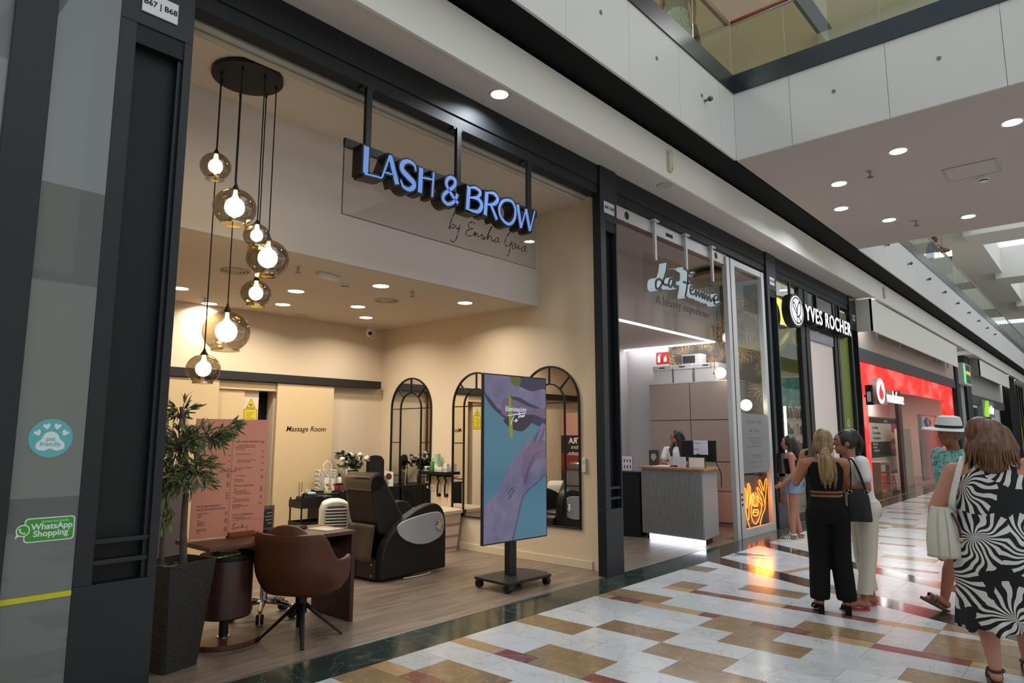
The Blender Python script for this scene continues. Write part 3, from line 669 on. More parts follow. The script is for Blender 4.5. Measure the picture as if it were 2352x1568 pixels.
STK = [([(303, 178), (290, 480)], .05, .05, 0), ([(280, 485), (380, 508), (470, 533), (482, 500)], .016, .016, 0),
       ([(566, 278), (476, 530)], .018, .018, 0), ([(566, 278), (605, 440), (648, 605)], .042, .048, 0), ([(508, 470), (612, 497)], .014, .014, 0),
       ([(857, 455), (838, 385), (770, 345), (708, 370), (703, 440), (770, 520), (833, 590), (825, 640), (775, 662), (712, 625), (686, 555)], .014, .05, 1),
       ([(917, 420), (902, 698)], .046, .046, 0), ([(1058, 470), (1040, 745)], .02, .02, 0), ([(925, 527), (1050, 552)], .016, .016, 0),
       ([(1330, 818), (1270, 735), (1205, 620), (1208, 555), (1250, 527), (1298, 560), (1290, 625), (1225, 675), (1170, 725), (1168, 785), (1222, 828), (1285, 800), (1318, 735), (1325, 715)], .03, .034, 1),
       ([(1456, 625), (1437, 892)], .045, .045, 0), ([(1456, 640), (1530, 645), (1580, 690), (1555, 745), (1455, 752)], .014, .036, 1), ([(1455, 752), (1555, 768), (1598, 840), (1555, 912), (1435, 885)], .014, .044, 1),
       ([(1656, 690), (1637, 950)], .045, .045, 0), ([(1656, 697), (1735, 708), (1778, 770), (1740, 825), (1648, 832)], .014, .042, 1), ([(1700, 832), (1768, 1000)], .03, .036, 0),
       ([(1885, 780), (1830, 800), (1797, 870), (1810, 960), (1865, 1035), (1925, 1048), (1970, 985), (1978, 890), (1945, 805)], .03, .03, 2),
       ([(2002, 830), (2042, 1095)], .04, .036, 0), ([(2042, 1095), (2098, 885)], .016, .016, 0), ([(2095, 880), (2142, 1130)], .04, .036, 0), ([(2142, 1130), (2196, 905)], .016, .016, 0)]
NAMES = ['L', 'L', 'A', 'A', 'A', 'S', 'H', 'H', 'H', '&', 'B', 'B', 'B', 'R', 'R', 'R', 'O', 'W', 'W', 'W', 'W']
blk = M('letter_black', '0d0d0e', .4); blu = M('letter_blue', '6d92d4', .5, emit=.36, ecol='5f8ae0')
import itertools
for key, grp in itertools.groupby(zip(NAMES, STK), key=lambda q: q[0]):
    bo, fa = MB(), MB()
    for _, (pts, w0, w1, kind) in grp:
        P = [tq(u, v, 4.425) for u, v in pts]; P = [(p.x, p.z) for p in P]
        if kind: P = [(p.x, p.y) for p in cr([Vector((a, b, 0)) for a, b in P], 5, kind == 2)]
        n = len(P); ws = [w0+(w1-w0)*math.sin(math.pi*i/(n-1)) if kind == 1 else w0+(w1-w0)*i/max(1, n-1) for i in range(n)]
        def ext(P, e):
            if kind == 2: return P
            a = Vector(P[0])-Vector(P[1]); a.normalize(); b = Vector(P[-1])-Vector(P[-2]); b.normalize(); return [tuple(Vector(P[0])+a*e)]+list(P[1:-1])+[tuple(Vector(P[-1])+b*e)]
        FRM = FR((0, 4.425, 0))
        bo.ribbon(ext(P, .014), [w+.032 for w in ws], -.131, 0, FRM, closed=kind == 2); fa.ribbon(P, ws, 0, .003+.0002*len(fa.f) % .001, FRM, closed=kind == 2)
    lo = W2(bo).build('letter', blk, t); lo['label'] = 'letter %s of the sign' % key; W2(fa).build('letter_face', blu, lo)
SCR = [[(1298, 918), (1265, 985), (1240, 1060), (1235, 1103), (1252, 1070), (1285, 1055), (1287, 1090), (1240, 1103)], [(1306, 1062), (1308, 1090), (1325, 1105), (1345, 1090), (1355, 1068), (1340, 1120), (1320, 1200), (1290, 1245), (1262, 1250), (1252, 1220)],
       [(1518, 1045), (1495, 1028), (1455, 1045), (1455, 1090), (1500, 1105), (1440, 1120), (1420, 1155), (1445, 1182), (1500, 1178), (1525, 1135), (1524, 1190), (1545, 1150), (1560, 1195), (1590, 1178), (1610, 1165), (1602, 1185), (1635, 1205), (1612, 1222), (1590, 1207)],
       [(1612, 1222), (1650, 1205), (1700, 1110), (1718, 1075), (1690, 1120), (1663, 1225), (1690, 1185), (1710, 1205), (1715, 1243), (1745, 1238)], [(1790, 1205), (1755, 1212), (1745, 1245), (1770, 1250), (1790, 1215), (1782, 1248), (1807, 1255)],
       [(1955, 1140), (1920, 1145), (1875, 1200), (1862, 1260), (1880, 1300), (1920, 1280), (1940, 1245), (1915, 1340), (1900, 1395), (1880, 1412)], [(1980, 1265), (1950, 1280), (1945, 1320), (1965, 1325), (1985, 1280), (1982, 1322), (2000, 1318), (2015, 1290), (2012, 1330), (2035, 1325)],
       [(2034, 1252), (2040, 1258)], [(2095, 1300), (2055, 1310), (2045, 1345), (2070, 1350), (2092, 1310), (2087, 1352), (2110, 1360)]]
sc = MB()
for pts in SCR:
    P = [tq(u, v, 4.555) for u, v in pts]; P = cr([Vector((p.x, p.z, 0)) for p in P], 6); n = len(P)
    sc.ribbon([(p.x, p.y) for p in P], [.008+.004*math.sin(i*.9) for i in range(n)], 0, .003, FR((0, 4.5555, 0)))
so = W2(sc).build('script_lettering', matte_black, t); so['label'] = 'black handwritten lettering'
# ================================================================== ARCHED MIRRORS ON THE RIGHT WALL
def arch_mirror(yc, label, w=.96, z0=.47, z1=2.52):
    t = thing('arched_mirror', label, 'mirror', (7.03, yc, z0), 0, 'arched window mirrors')
    F = FR((0, 0, 0), (0, -1, 0)); h = z1-z0; r = w/2; zs = h-r
    def arc(rr, zc, n=20, off=0): return [(rr*math.cos(math.pi*i/n), zc+rr*math.sin(math.pi*i/n)) for i in range(n+1)]
    outer = [(-r, 0), (r, 0)]+arc(r, zs)
    MB().prism(outer, .004, .012, F).build('mirror_glass', mirror, t)
    MB().ribbon([(r, 0)]+arc(r, zs)+[(-r, 0)], .024, .004, .026, F, closed=True).build('outer_frame', blackm, t)
    r2 = r*.52
    MB().ribbon([(r2, 0)]+arc(r2, zs)+[(-r2, 0)], .02, .012, .024, F).build('inner_arch', blackm, t)
    for a in (45, 90, 135):
        c, s = math.cos(R(a)), math.sin(R(a)); MB().ribbon([(r2*c, zs+r2*s), (r*c, zs+r*s)], .018, .012, .024, F).build('spoke', blackm, t)
    MB().ribbon([(-r, zs), (r, zs)], .014, .012, .022, F).build('cross_bar', blackm, t)
    for z in (zs*.33, zs*.66):
        for s in (-1, 1): MB().ribbon([(s*r, z), (s*r2, z)], .014, .012, .022, F).build('side_bar', blackm, t)
arch_mirror(8.355, 'arched black-framed mirror nearest the back corner of the salon')
arch_mirror(6.90, 'arched black-framed mirror partly hidden by left edge of the screen')
arch_mirror(5.55, 'arched black-framed mirror behind the right side of the screen')
# ================================================================== DIGITAL SIGNAGE SCREEN
t = thing('screen_stand', 'tall portrait display showing an arm tattoo on wheeled black stand', 'display', (5.72, 5.03, 0), R(-3))
bk = M('stand_black', '1a1b1c', .45)
base = MB(); base.prism([(-.34, -.24), (.34, -.24), (.4, -.1), (.4, .1), (.34, .27), (-.34, .27)], .085, .115); base.build('base_plate', bk, t, bevel=.006)
for x, y in ((-.3, -.2), (.3, -.2), (-.3, .23), (.3, .23)):
    c = MB(); c.cyl((x-.025, y, .045), (x+.025, y, .045), .042, n=16); co = c.build('caster', M('rubber', '0e0e0e', .7), t, smooth=40)
    MB().box(x-.03, y-.012, .045, x+.03, y+.012, .088).build('fork', bk, co)
MB().box(-.05, .02, .115, .06, .1, 2.0).build('post', bk, t, bevel=.005)
bx(-.2, -.0, 1.1, .2, .05, 1.5).build('bracket', bk, t)
TVF = FR((0, -.035, 0)); tw, tz0, tz1 = .505, .48, 2.285
bx(-tw, -.035, tz0, tw, .0, tz1).build('bezel', bk, t, bevel=.003)
ws_, hs_ = tw-.014, (tz1-tz0)/2-.014; cz = (tz0+tz1)/2
def emat(name, col, s=.75, n=None, sc=30):
    if name in MC: return MC[name]
    m = NT(name); m.b.inputs['Base Color'].default_value = (0.01, 0.01, 0.012, 1); m.b.inputs['Roughness'].default_value = .12; m.b.inputs['Emission Strength'].default_value = s
    if n: m.L(m.ramp(m.noise(m.coord(), sc, 6, .7), n), m.b.inputs['Emission Color'])
    else: m.b.inputs['Emission Color'].default_value = lin(col)
    MC[name] = m.m; return m.m
ES = .5
sm = emat('screen_towel', '', ES, [(.3, '4583a0'), (.5, '5a97b2'), (.7, '79aac2')], 110)
so = MB().prism([(-ws_, cz-hs_), (ws_, cz-hs_), (ws_, cz+hs_), (-ws_, cz+hs_)], 0, .002, TVF).build('screen', sm, t)
def SP(x, y): return (-ws_+x*2*ws_, cz+hs_-y*2*hs_)    # picture space, 0..1 from top left
def pic(name, pts, mat, d, smooth=True):
    P = [SP(*p) for p in pts]
    if smooth: P = [(max(-ws_, min(ws_, q.x)), max(cz-hs_, min(cz+hs_, q.y))) for q in cr([Vector((a, b, 0)) for a, b in P], 4, True)]
    MB().prism(P, .002, .002+d*.0004, TVF).build(name, mat, so)
skin1 = emat('screen_skin', '', ES, [(.3, '726c98'), (.5, '8a83ab'), (.7, 'a096b6')], 4); skin2 = emat('screen_skin_dark', '', ES, [(.3, '5a5480'), (.7, '766e98')], 6); skin3 = emat('screen_skin_warm', '', ES, [(.3, '7c668c'), (.7, '97799c')], 7)
pic('picture_dark', [(.0, .0), (1, .0), (1, .3), (.62, .27), (.5, .33), (.3, .26), (.12, .2), (0, .12)], emat('screen_shadow', '35325c', ES), 1)
pic('picture_hand', [(.0, .0), (.42, .0), (.45, .07), (.4, .12), (.44, .17), (.33, .22), (.2, .2), (.12, .16), (0, .1)], skin1, 2)
pic('picture_finger', [(.4, .06), (.52, .055), (.75, .085), (1, .07), (1, .19), (.8, .175), (.55, .13), (.42, .12)], skin1, 3)
pic('picture_finger', [(.3, .14), (.5, .15), (.75, .19), (1, .2), (1, .26), (.8, .235), (.55, .24), (.35, .25), (.25, .22)], skin3, 2)
pic('picture_shadow', [(.3, .27), (.5, .25), (.75, .24), (.74, .29), (.6, .34), (.45, .33), (.34, .3)], emat('screen_deep', '2a2440', ES), 4)
pic('picture_tool', [(.385, .13), (.41, .13), (.44, .36), (.39, .365), (.375, .22)], emat('screen_yellow', 'a5b526', ES), 5)
pic('picture_tool', [(.4, .0), (.56, .0), (.55, .055), (.44, .05)], emat('screen_olive', '6c7a1c', ES), 5)
pic('picture_arm', [(0, .8), (.2, .7), (.33, .6), (.48, .5), (.6, .43), (.74, .38), (.83, .36), (.86, .34), (.93, .29), (.99, .3), (1, .36), (1, .6), (.93, .63), (.82, .66), (.68, .7), (.6, .74), (.55, .8), (.5, .88), (.42, 1), (0, 1)], skin1, 3)
pic('picture_palm', [(.62, .48), (.75, .42), (.9, .4), (1, .42), (1, .58), (.88, .62), (.76, .64), (.66, .66), (.6, .62)], skin3, 4)
pic('picture_palm', [(.7, .6), (.85, .52), (1, .52), (1, .6), (.86, .645), (.7, .68), (.64, .69)], skin1, 5)
pic('picture_crease', [(.62, .66), (.7, .56), (.8, .49), (.95, .46), (.82, .5), (.72, .58), (.65, .67)], skin2, 6)
pic('picture_crease', [(.78, .39), (.86, .34), (.9, .32), (.87, .36), (.8, .41)], skin2, 6); pic('picture_crease', [(.88, .4), (.95, .34), (.99, .31), (.97, .35), (.9, .41)], skin2, 6)
pic('picture_edge', [(.42, 1), (.5, .88), (.55, .8), (.6, .74), (.68, .705), (.82, .665), (1, .605), (1, .615), (.83, .675), (.69, .715), (.615, .75), (.565, .81), (.52, .89), (.45, 1)], skin2, 7)
bolt = [(.43, .685), (.37, .72), (.41, .725), (.36, .76), (.42, .74), (.39, .735), (.47, .7), (.43, .7), (.455, .685)]
MB().ribbon([SP(*p) for p in bolt], .007, .002, .0062, TVF, closed=True).build('tattoo_mark', emat('screen_ink', '17294f', ES), so)
tx = emat('screen_text', 'd9e9f2', 1.0); q = SP(.49, .205)
MB().text('Eliminación', .074, TVF @ T(q[0], q[1], .006), .0005).build('screen_lettering', tx, so)
tt = MB(); tt.ribbon([SP(*p) for p in ((.36, .245), (.5, .235), (.65, .225))], .008, .005, .0065, TVF)
for pts in (((.46, .245), (.43, .27), (.41, .3)), ((.45, .28), (.5, .265), (.48, .285), (.52, .27)), ((.55, .215), (.53, .26)), ((.54, .255), (.57, .24), (.57, .255), (.6, .24), (.6, .253), (.63, .235), (.62, .25))):
    tt.ribbon([(p.x, p.y) for p in cr([Vector((*SP(*p), 0)) for p in pts], 4)], .007, .005, .0065, TVF)
tt.build('screen_lettering', tx, so)
# ================================================================== MASSAGE CHAIR
t = thing('massage_chair', 'brown leather massage chair with grey side panel facing the mirrors', 'massage chair', (4.85, 6.21, 0), R(2.5))
lea = M('dark_leather', '2a2320', .5, spec=.4, bump=.12, bscale=220); leb = M('brown_leather', '4a3a2f', .55, bump=.15, bscale=160); lek = M('black_leather', '1f1b19', .55, spec=.35, bump=.1, bscale=220)
prof = [(0, 0.03), (1.0, .03), (1.0, .45), (.985, .62), (.93, .74), (.83, .80), (.7, .80), (.5, .745), (.3, .645), (.12, .5), (.03, .36), (0, .25)]
pr_s = [(p.x, p.y) for p in cr([Vector((a, b, 0)) for a, b in prof[2:]], 4)]
for y0 in (0, .56):
    MB().prism([(0, .03), (1.0, .03)]+pr_s, -y0-.13, -y0, FR((0, 0, 0))).build('side_arm', lek, t, bevel=.018)
gp = [(.2, .60), (.24, .665), (.45, .715), (.72, .745), (.86, .74), (.925, .69), (.945, .6), (.93, .5), (.87, .44), (.7, .395), (.52, .40), (.36, .45), (.25, .52)]
gp = [(p.x, p.y) for p in cr([Vector((a, b-.04, 0)) for a, b in gp], 4, True)]
po = MB().prism(gp, 0, .02, FR((0, 0, 0))).build('grey_panel', M('panel_grey', 'bcbcbe', .4), t, bevel=.008)
c = MB(); c.lathe([(.06, 0), (.062, .01), (.05, .018), (.045, .006), (0, .006)], n=24, m=FR((.86, -.02, .54))); c.build('cup_ring', chrome, po, smooth=40)
bp = [(.02, .6), (-.06, .9), (-.1, 1.1), (-.06, 1.17), (.03, 1.185), (.1, 1.13), (.2, .98), (.32, .8), (.42, .62), (.42, .5), (.1, .5)]
MB().prism([(p.x, p.y) for p in cr([Vector((a, b, 0)) for a, b in bp], 4, True)], -.6, -.1, FR((0, 0, 0))).build('backrest', lea, t, bevel=.03, smooth=50)
hp = [(-.1, 1.0), (-.112, 1.1), (-.07, 1.18), (.03, 1.197), (.11, 1.14), (.16, 1.06), (.1, 1.06), (.0, 1.0)]
MB().prism([(p.x, p.y) for p in cr([Vector((a, b, 0)) for a, b in hp], 4, True)], -.605, -.095, FR((0, 0, 0))).build('plastic_cover', glass('film', 'd8d2cc', .16, .08), t, bevel=.012)
MB().box(.3, .13, .28, .95, .56, .47).build('seat', lea, t, bevel=.04)
MB().prism([(.95, .43), (1.05, .4), (1.12, .15), (1.05, .12), (.95, .2)], -.56, -.13, FR((0, 0, 0))).build('footrest', lea, t, bevel=.02)
MB().grid(lambda u, v: (-.02-.05*v-.015*math.sin(u*9)*v, .12+u*.46, .62-.4*v), 14, 8).build('rear_flap', leb, t, smooth=80, solid=.012)
bx(-.03, .1, .03, .08, .6, .24).build('rear_base', lea, t, bevel=.01)
bx(-.034, .42, .05, -.028, .56, .2).build('socket_recess', matte_black, t)
MB().tube([(-.04, .5, .1), (-.07, .46, .13)], .012, 8).build('plug', chrome, t)
for z in (.07, .19): MB().cyl((-.03, .14, z), (-.04, .14, z), .01, n=10).build('screw', chrome, t)
MB().tube(cr([(.3, -.02, .012), (.5, -.05, .012), (.7, -.03, .012), (.75, .02, .012)], 6), .008, 6).build('cable', whiteplastic, t)
# ================================================================== DESK WITH DRUM PEDESTAL
wal = wood('walnut', '3a2019', '5d3627', .35, 1.0, 0); wal2 = wood('walnut_upright', '2b1914', '472a20', .4, 1.0, 2)
t = thing('reception_desk', 'dark walnut desk with drum pedestal and round foot', 'desk', (3.1, 5.48, 0))
D = lambda x0, y0, z0, x1, y1, z1: bx(x0-3.1, y0-5.48, z0, x1-3.1, y1-5.48, z1)
D(2.42, 5.18, .745, 3.74, 5.79, .78).build('desktop', wal, t, bevel=.006); D(3.7, 5.18, 0, 3.74, 5.79, .745).build('end_panel', wal2, t, bevel=.004)
D(2.95, 5.5, .6, 3.7, 5.78, .745).build('drawer_box', wal2, t)
dl = Vector((2.7-3.1, 5.45-5.48, 0))
MB().lathe([(.0, 0), (.27, 0), (.275, .005), (.275, .04), (0, .04)], dl, 40).build('foot_plate', wal, t, smooth=35)
MB().lathe([(.05, .041), (.05, .046), (.03, .048)], dl, 24).build('collar', chrome, t); MB().cyl(dl+Vector((0, 0, .04)), dl+Vector((0, 0, .22)), .035, n=16).build('post', blackm, t, smooth=40)
MB().lathe([(0, .2), (.19, .2), (.2, .21), (.2, .62), (.195, .64), (0, .64)], dl, 40).build('drum', wal2, t, smooth=35)
MB().lathe([(.0, .64), (.2, .64), (.205, .65), (.205, .68), (0, .68)], dl, 40).build('drum_top', M('drum_black', '15120f', .5), t, smooth=35)
MB().box(dl.x-.12, dl.y-.02, .68, dl.x-.08, dl.y+.02, .745).build('support', blackm, t)
t = thing('notebook', 'yellow-green notebook lying on the drum below the desk', 'notebook', (2.62, 5.36, .68), R(15)); bx(-.11, -.07, 0, .11, .07, .012).build('cover', M('note_green', 'a8b86a', .6), t)
for i in range(3): bx(-.07+.06*i, -.072, .004, -.062+.06*i, .072, .0125).build('band', matte_black, t)
t = thing('keyboard', 'black keyboard on the desk behind the brown armchair', 'keyboard', (3.3, 5.62, .78), R(4)); bx(-.2, -.06, 0, .2, .06, .018).build('case', blackm, t, bevel=.005)
for i in range(3): bx(-.19, -.05+.036*i, .018, .19, -.022+.036*i, .026).build('key_row', matte_black, t)
t = thing('paper', 'pale paper sheet on the right end of the desk', 'paper', (3.6, 5.45, .781), R(8)); bx(-.1, -.14, 0, .1, .14, .002).build('sheet', M('paper_tan', 'd0b48a', .7), t); bx(-.09, -.13, .002, .02, .05, .004).build('sheet', M('paper_white', 'd9d5cc', .7), t)
t = thing('acrylic_tray', 'small clear tray of cards on the desk beside the pink board', 'tray', (3.02, 5.3, .78), R(6)); e = MB(); e.box(-.06, -.04, 0, .06, .04, .006); e.box(-.06, -.04, .006, .06, -.036, .06); e.box(-.06, .036, .006, .06, .04, .06); e.box(-.06, -.036, .006, -.056, .036, .06); e.box(.056, -.036, .006, .06, .036, .06)
e.build('tray', glass('acrylic', 'cfc8c0', .1), t); bx(-.045, -.02, .008, .045, .02, .05).build('cards', M('card_grey', '6d6560', .6), t)
t = thing('framed_leaflet', 'small brown framed leaflet standing right of the pink board', 'leaflet stand', (3.1, 5.72, .78), R(4)); F = FR((0, 0, 0))
MB().prism([(-.0, 0), (.145, 0), (.145, .22), (0, .22)], 0, .01, F).build('card', M('leaflet_brown', '7d5c48', .6), t)
MB().prism([(.02, .03), (.125, .03), (.125, .19), (.05, .19), (.02, .16)], .01, .012, F).build('dark_window', M('leaflet_dark', '24272b', .4), t)
e = MB()
for i, w in enumerate((.05, .07, .06, .04)): e.ribbon([(.12-w, .155-.03*i), (.12, .157-.03*i)], .006, .012, .0135, F)
e.build('print', M('leaflet_print', 'b9b4ac', .6), t)
# ---- pink price board
t = thing('price_board', 'pink price list board standing on the desk behind the olive tree', 'price board', (2.77, 5.62, .79), R(-2)); F = FR((0, 0, 0))
pk = M('board_pink', 'e2977f', .6, spec=.25); ink = M('board_ink', '5c3835', .7)
MB().prism([(-.31, 0), (.31, 0), (.31, .965), (-.31, .965)], 0, .008, F).build('board', pk, t)
MB().box(-.0, -.05, -.01, .22, .03, .028).build('wooden_foot', wood('foot_wood', '7a3f22', '965230', .5), t, bevel=.003)
e = MB(); TX = lambda s, x, y, sz, al='LEFT': e.text(s, sz, F @ T(x, y, .0085), .0006, al)
TX('SHR LASER HAIR REMOVAL', .03, .775, .021); TX('MICROBLANDING Y', -.27, .255, .023); TX('MICROPIGMENTATION', -.27, .228, .023); TX('RITUAL MASSAGES', .03, .405, .021); TX('TATTOO REMOVAL', .03, .165, .021); TX('BROW DESIGN', -.1, .53, .021)
rg = random.Random(2)
R_ = [(.745, .18), (.73, .17), (.715, .08), (.67, .17), (.62, .16), (.605, .13), (.555, .18), (.54, .06), (.49, .08), (.46, .08), (.445, .07), (.38, .03), (.365, .1), (.352, .11), (.338, .16), (.305, .03), (.292, .13), (.279, .15), (.25, .08), (.238, .15), (.225, .06), (.145, .1), (.132, .14)]
WORDS = 'facial body half leg full arm lips brow line hair skin care area back neck hands eyes chin cheek chest'.split()
for y, w in R_:
    s = ''
    while len(s)*.0065 < w: s += rg.choice(WORDS)+' '
    TX(s.strip(), .03+(.02 if rg.random() < .4 else 0), y, .0135)
for y in (.765, .69, .645, .59, .53, .48, .465, .385, .37, .355, .31, .295, .25): TX('%d0€' % rg.randint(2, 19), .285, y, .0135, 'RIGHT')
for y in (.2, .185, .172, .145, .13, .118, .105, .075, .062, .05): TX(' '.join(rg.choice(WORDS) for _ in range(rg.choice((1, 2, 3)))), -.255, y, .0135)
for y in (.66, .615, .55, .51, .498, .485, .435, .42, .405, .35, .33, .31, .195, .18, .14, .128, .115, .07, .058, .046): TX('%d0€' % rg.randint(4, 29), -.01, y, .0135, 'RIGHT')
e.ribbon([(.0, .03), (.0, .9)], .0015, .008, .0092, F); e.ribbon([(.02, .12), (.29, .12)], .0015, .008, .0092, F)
bk_ = cr([Vector(p) for p in ((.03, .05, 0), (.045, .09, 0), (.06, .095, 0), (.045, .075, 0), (.065, .06, 0), (.04, .05, 0), (.075, .06, 0), (.085, .065, 0), (.08, .055, 0), (.1, .065, 0), (.11, .055, 0), (.125, .09, 0), (.12, .055, 0), (.135, .07, 0), (.14, .055, 0), (.155, .065, 0), (.165, .06, 0), (.17, .035, 0), (.16, .03, 0))], 4)
e.ribbon([(p.x, p.y) for p in bk_], .003, .008, .0092, F)
e.build('print', ink, t)
# ================================================================== BROWN ARMCHAIR
t = thing('swivel_armchair', 'brown leather tub armchair on black splayed legs seen from behind', 'armchair', (3.15, 5.07, 0), R(-64))
cog = M('cognac_leather', '552c17', .48, spec=.4, bump=.12, bscale=120, vary=.18, vscale=5)
def shell(r_in, off):
    rings = []
    n = 30
    for j in range(9):
        v = j/8; ring = []
        for i in range(n+1):
            u = i/n; a = R(-35+250*u)       # sweep round the back, opening towards +y
            q_ = max(0, min(1, (.34-abs(u-.5))/.13)); top = .615+.035*abs(u-.5)*2+.235*q_*q_*(3-2*q_)
            z = .37+(top-.37)*v; rr = (.275+.085*math.sin(min(1, v*2.2)*math.pi/2)+.012*v)*1.0-off
            sg = lambda q: math.copysign(abs(q)**.75, q); x = sg(math.cos(-a))*rr*1.0; y = sg(math.sin(-a))*rr*.86
            ring.append((x, y, z))
        rings.append(ring)
    return rings
rg_o = shell(0, 0); rg_i = shell(0, .045); mb = MB(); n = len(rg_o[0]); K = len(rg_o)
vs = [p for r in rg_o for p in r]+[p for r in rg_i for p in r]; fs = []; o2 = n*K
for j in range(K-1):
    for i in range(n-1): a = j*n+i; fs += [(a, a+1, a+n+1, a+n), (o2+a, o2+a+n, o2+a+n+1, o2+a+1)]
for i in range(n-1): a = (K-1)*n+i; fs += [(a, a+1, o2+a+1, o2+a), (i, o2+i, o2+i+1, i+1)]
for j in range(K-1): a = j*n; b = j*n+n-1; fs += [(a, a+n, o2+a+n, o2+a), (b, o2+b, o2+b+n, b+n)]
mb.add(vs, fs); mb.build('shell', cog, t, smooth=60, sub=1)
MB().prism([(p.x, p.y) for p in cr([Vector(q) for q in ((-.22, -.16, 0), (0, -.2, 0), (.22, -.16, 0), (.26, .1, 0), (.2, .25, 0), (-.2, .25, 0), (-.26, .1, 0))], 5, True)], .36, .47).build('seat', cog, t, bevel=.03, smooth=50)
MB().ell((0, -.235, .8), (.2, .06, .12), 20, 12).build('back_cushion', cog, t, smooth=70)
MB().cyl((0, 0, .2), (0, 0, .37), .045, n=18).build('swivel_post', blackm, t, smooth=40)
for a in (-54, 36, 126, 216):
    c, s = math.cos(R(a)), math.sin(R(a)); MB().tube([(c*.03, s*.03, .27), (c*.33, s*.33, .006)], [.03, .014], 6, flat=.6).build('leg', blackm, t)
# ================================================================== OFFICE CHAIR (chrome five-star base)
t = thing('office_chair', 'black office stool with chrome five-star wheeled base behind the desk', 'office chair', (3.28, 5.9, 0))
for i in range(5):
    a = R(20+72*i); c, s = math.cos(a), math.sin(a); le = MB().tube(cr([(0, 0, .14), (c*.14, s*.14, .13), (c*.27, s*.27, .1)], 4), [.025]*5+[.02]*3+[.017], 8).build('base_arm', chrome, t, smooth=40)
    w = MB(); p = Vector((c*.27, s*.27, .045)); ax = Vector((-s, c, 0)); w.cyl(p-ax*.03, p-ax*.008, .042, n=16); w.cyl(p+ax*.008, p+ax*.03, .042, n=16); w.build('caster', M('rubber'), le, smooth=40)
MB().cyl((0, 0, .13), (0, 0, .5), .025, n=14).build('gas_lift', chrome, t, smooth=40); MB().cyl((0, 0, .13), (0, 0, .3), .035, n=14).build('sleeve', chrome, t, smooth=40)
MB().lathe([(0, .5), (.2, .5), (.22, .52), (.22, .56), (.19, .58), (0, .585)], n=30).build('seat', blackm, t, smooth=40)
# ================================================================== PLANTER WITH OLIVE TREE
t = thing('planter', 'tall tapered black woven planter beside the dark column', 'planter', (2.17, 5.17, 0), R(14))
wv = NT('woven_black'); wv.b.inputs['Base Color'].default_value = lin('26241f'); wv.b.inputs['Roughness'].default_value = .5
w_ = wv.N('TexWave', wave_type='BANDS', bands_direction='Z'); w_.inputs['Scale'].default_value = 26; w_.inputs['Distortion'].default_value = 2.2; w_.inputs['Detail'].default_value = 2; wv.L(wv.coord((1, 1, 1)), w_.inputs['Vector']); wv.bump(w_.outputs['Fac'], .7, .006)
b0, b1, H_ = .14, .205, .73
def sq(h, z, q=.02): return [(h-q, -h, z), (h, -h+q, z), (h, h-q, z), (h-q, h, z), (-h+q, h, z), (-h, h-q, z), (-h, -h+q, z), (-h+q, -h, z)]
rings = [sq(b0+(b1-b0)*i/14, H_*i/14) for i in range(15)]+[sq(b1-.02, H_), sq(b1-.035, H_-.06)]
MB().loft(rings).build('pot', wv.m, t)
soil = MB().grid(lambda u, v: ((u-.5)*2*.165, (v-.5)*2*.165, .675+.02*math.sin(u*23)*math.cos(v*19)), 14, 14).build('moss', M('moss', '4a3b22', .95, vary=.5, vscale=30, bump=.6, bscale=60), t)
t = thing('olive_tree', 'potted olive tree with two trunks growing in the black planter', 'tree', (2.17, 5.17, .68))
bark = M('bark', '5a4c3e', .85, vary=.35, vscale=25, bump=.5, bscale=50)
rg = random.Random(21)
trunks = [[(-.085, .02, 0), (-.09, .02, .25), (-.07, .03, .5), (-.05, .04, .7)], [(.06, .0, 0), (.05, .01, .3), (.05, .01, .6), (.03, .02, .85), (-.02, .02, 1.15)]]
for tk, r0 in zip(trunks, (.018, .027)): MB().tube(cr(tk, 5), [r0*(1-.5*i/(len(tk)*5-5)) for i in range(len(tk)*5-4)], 9).build('trunk', bark, t, smooth=60)
lf = MB(); L0 = .075
lf.add([(0, 0, 0), (.25*L0, .085*L0, .01*L0), (.55*L0, .1*L0, .0), (.85*L0, .05*L0, -.04*L0), (L0, 0, -.06*L0), (.85*L0, -.05*L0, -.04*L0), (.55*L0, -.1*L0, 0), (.25*L0, -.085*L0, .01*L0), (.5*L0, 0, -.012*L0)],
       [(0, 1, 8), (1, 2, 8), (2, 3, 8), (3, 4, 8), (4, 5, 8), (5, 6, 8), (6, 7, 8), (7, 0, 8)])
leafm = [M('olive_leaf_%d' % i, c, .5, spec=.4) for i, c in enumerate(('727f55', '8f9862', '5c6a46', 'a3a668', 'b4a653'))]
lme = []
for i in range(5): m_ = lf.mesh('leaf'); m_.materials.append(leafm[i]); lme.append(m_)
twigs = []; spots = []
def blob(c, r, n):
    for _ in range(n):
        d = Vector((rg.gauss(0, 1), rg.gauss(0, 1), rg.gauss(0, .8))).normalized()
        p = Vector(c)+Vector((d.x*r[0], d.y*r[1], d.z*r[2]))*rg.uniform(.45, 1.0)
        b = Vector(c)*.85+Vector((.02, .02, .1))
        mid = b.lerp(p, .5)+Vector((0, 0, .03)); twigs.append((b, mid, p)); nl = rg.randint(5, 8)
        for k in range(nl):
            q = mid.lerp(p, k/(nl-1)); dr_ = (p-mid).normalized()+Vector((rg.uniform(-.9, .9), rg.uniform(-.9, .9), rg.uniform(-.6, .9)))*.8; spots.append((q, dr_.normalized(), rg.uniform(.7, 1.25)))
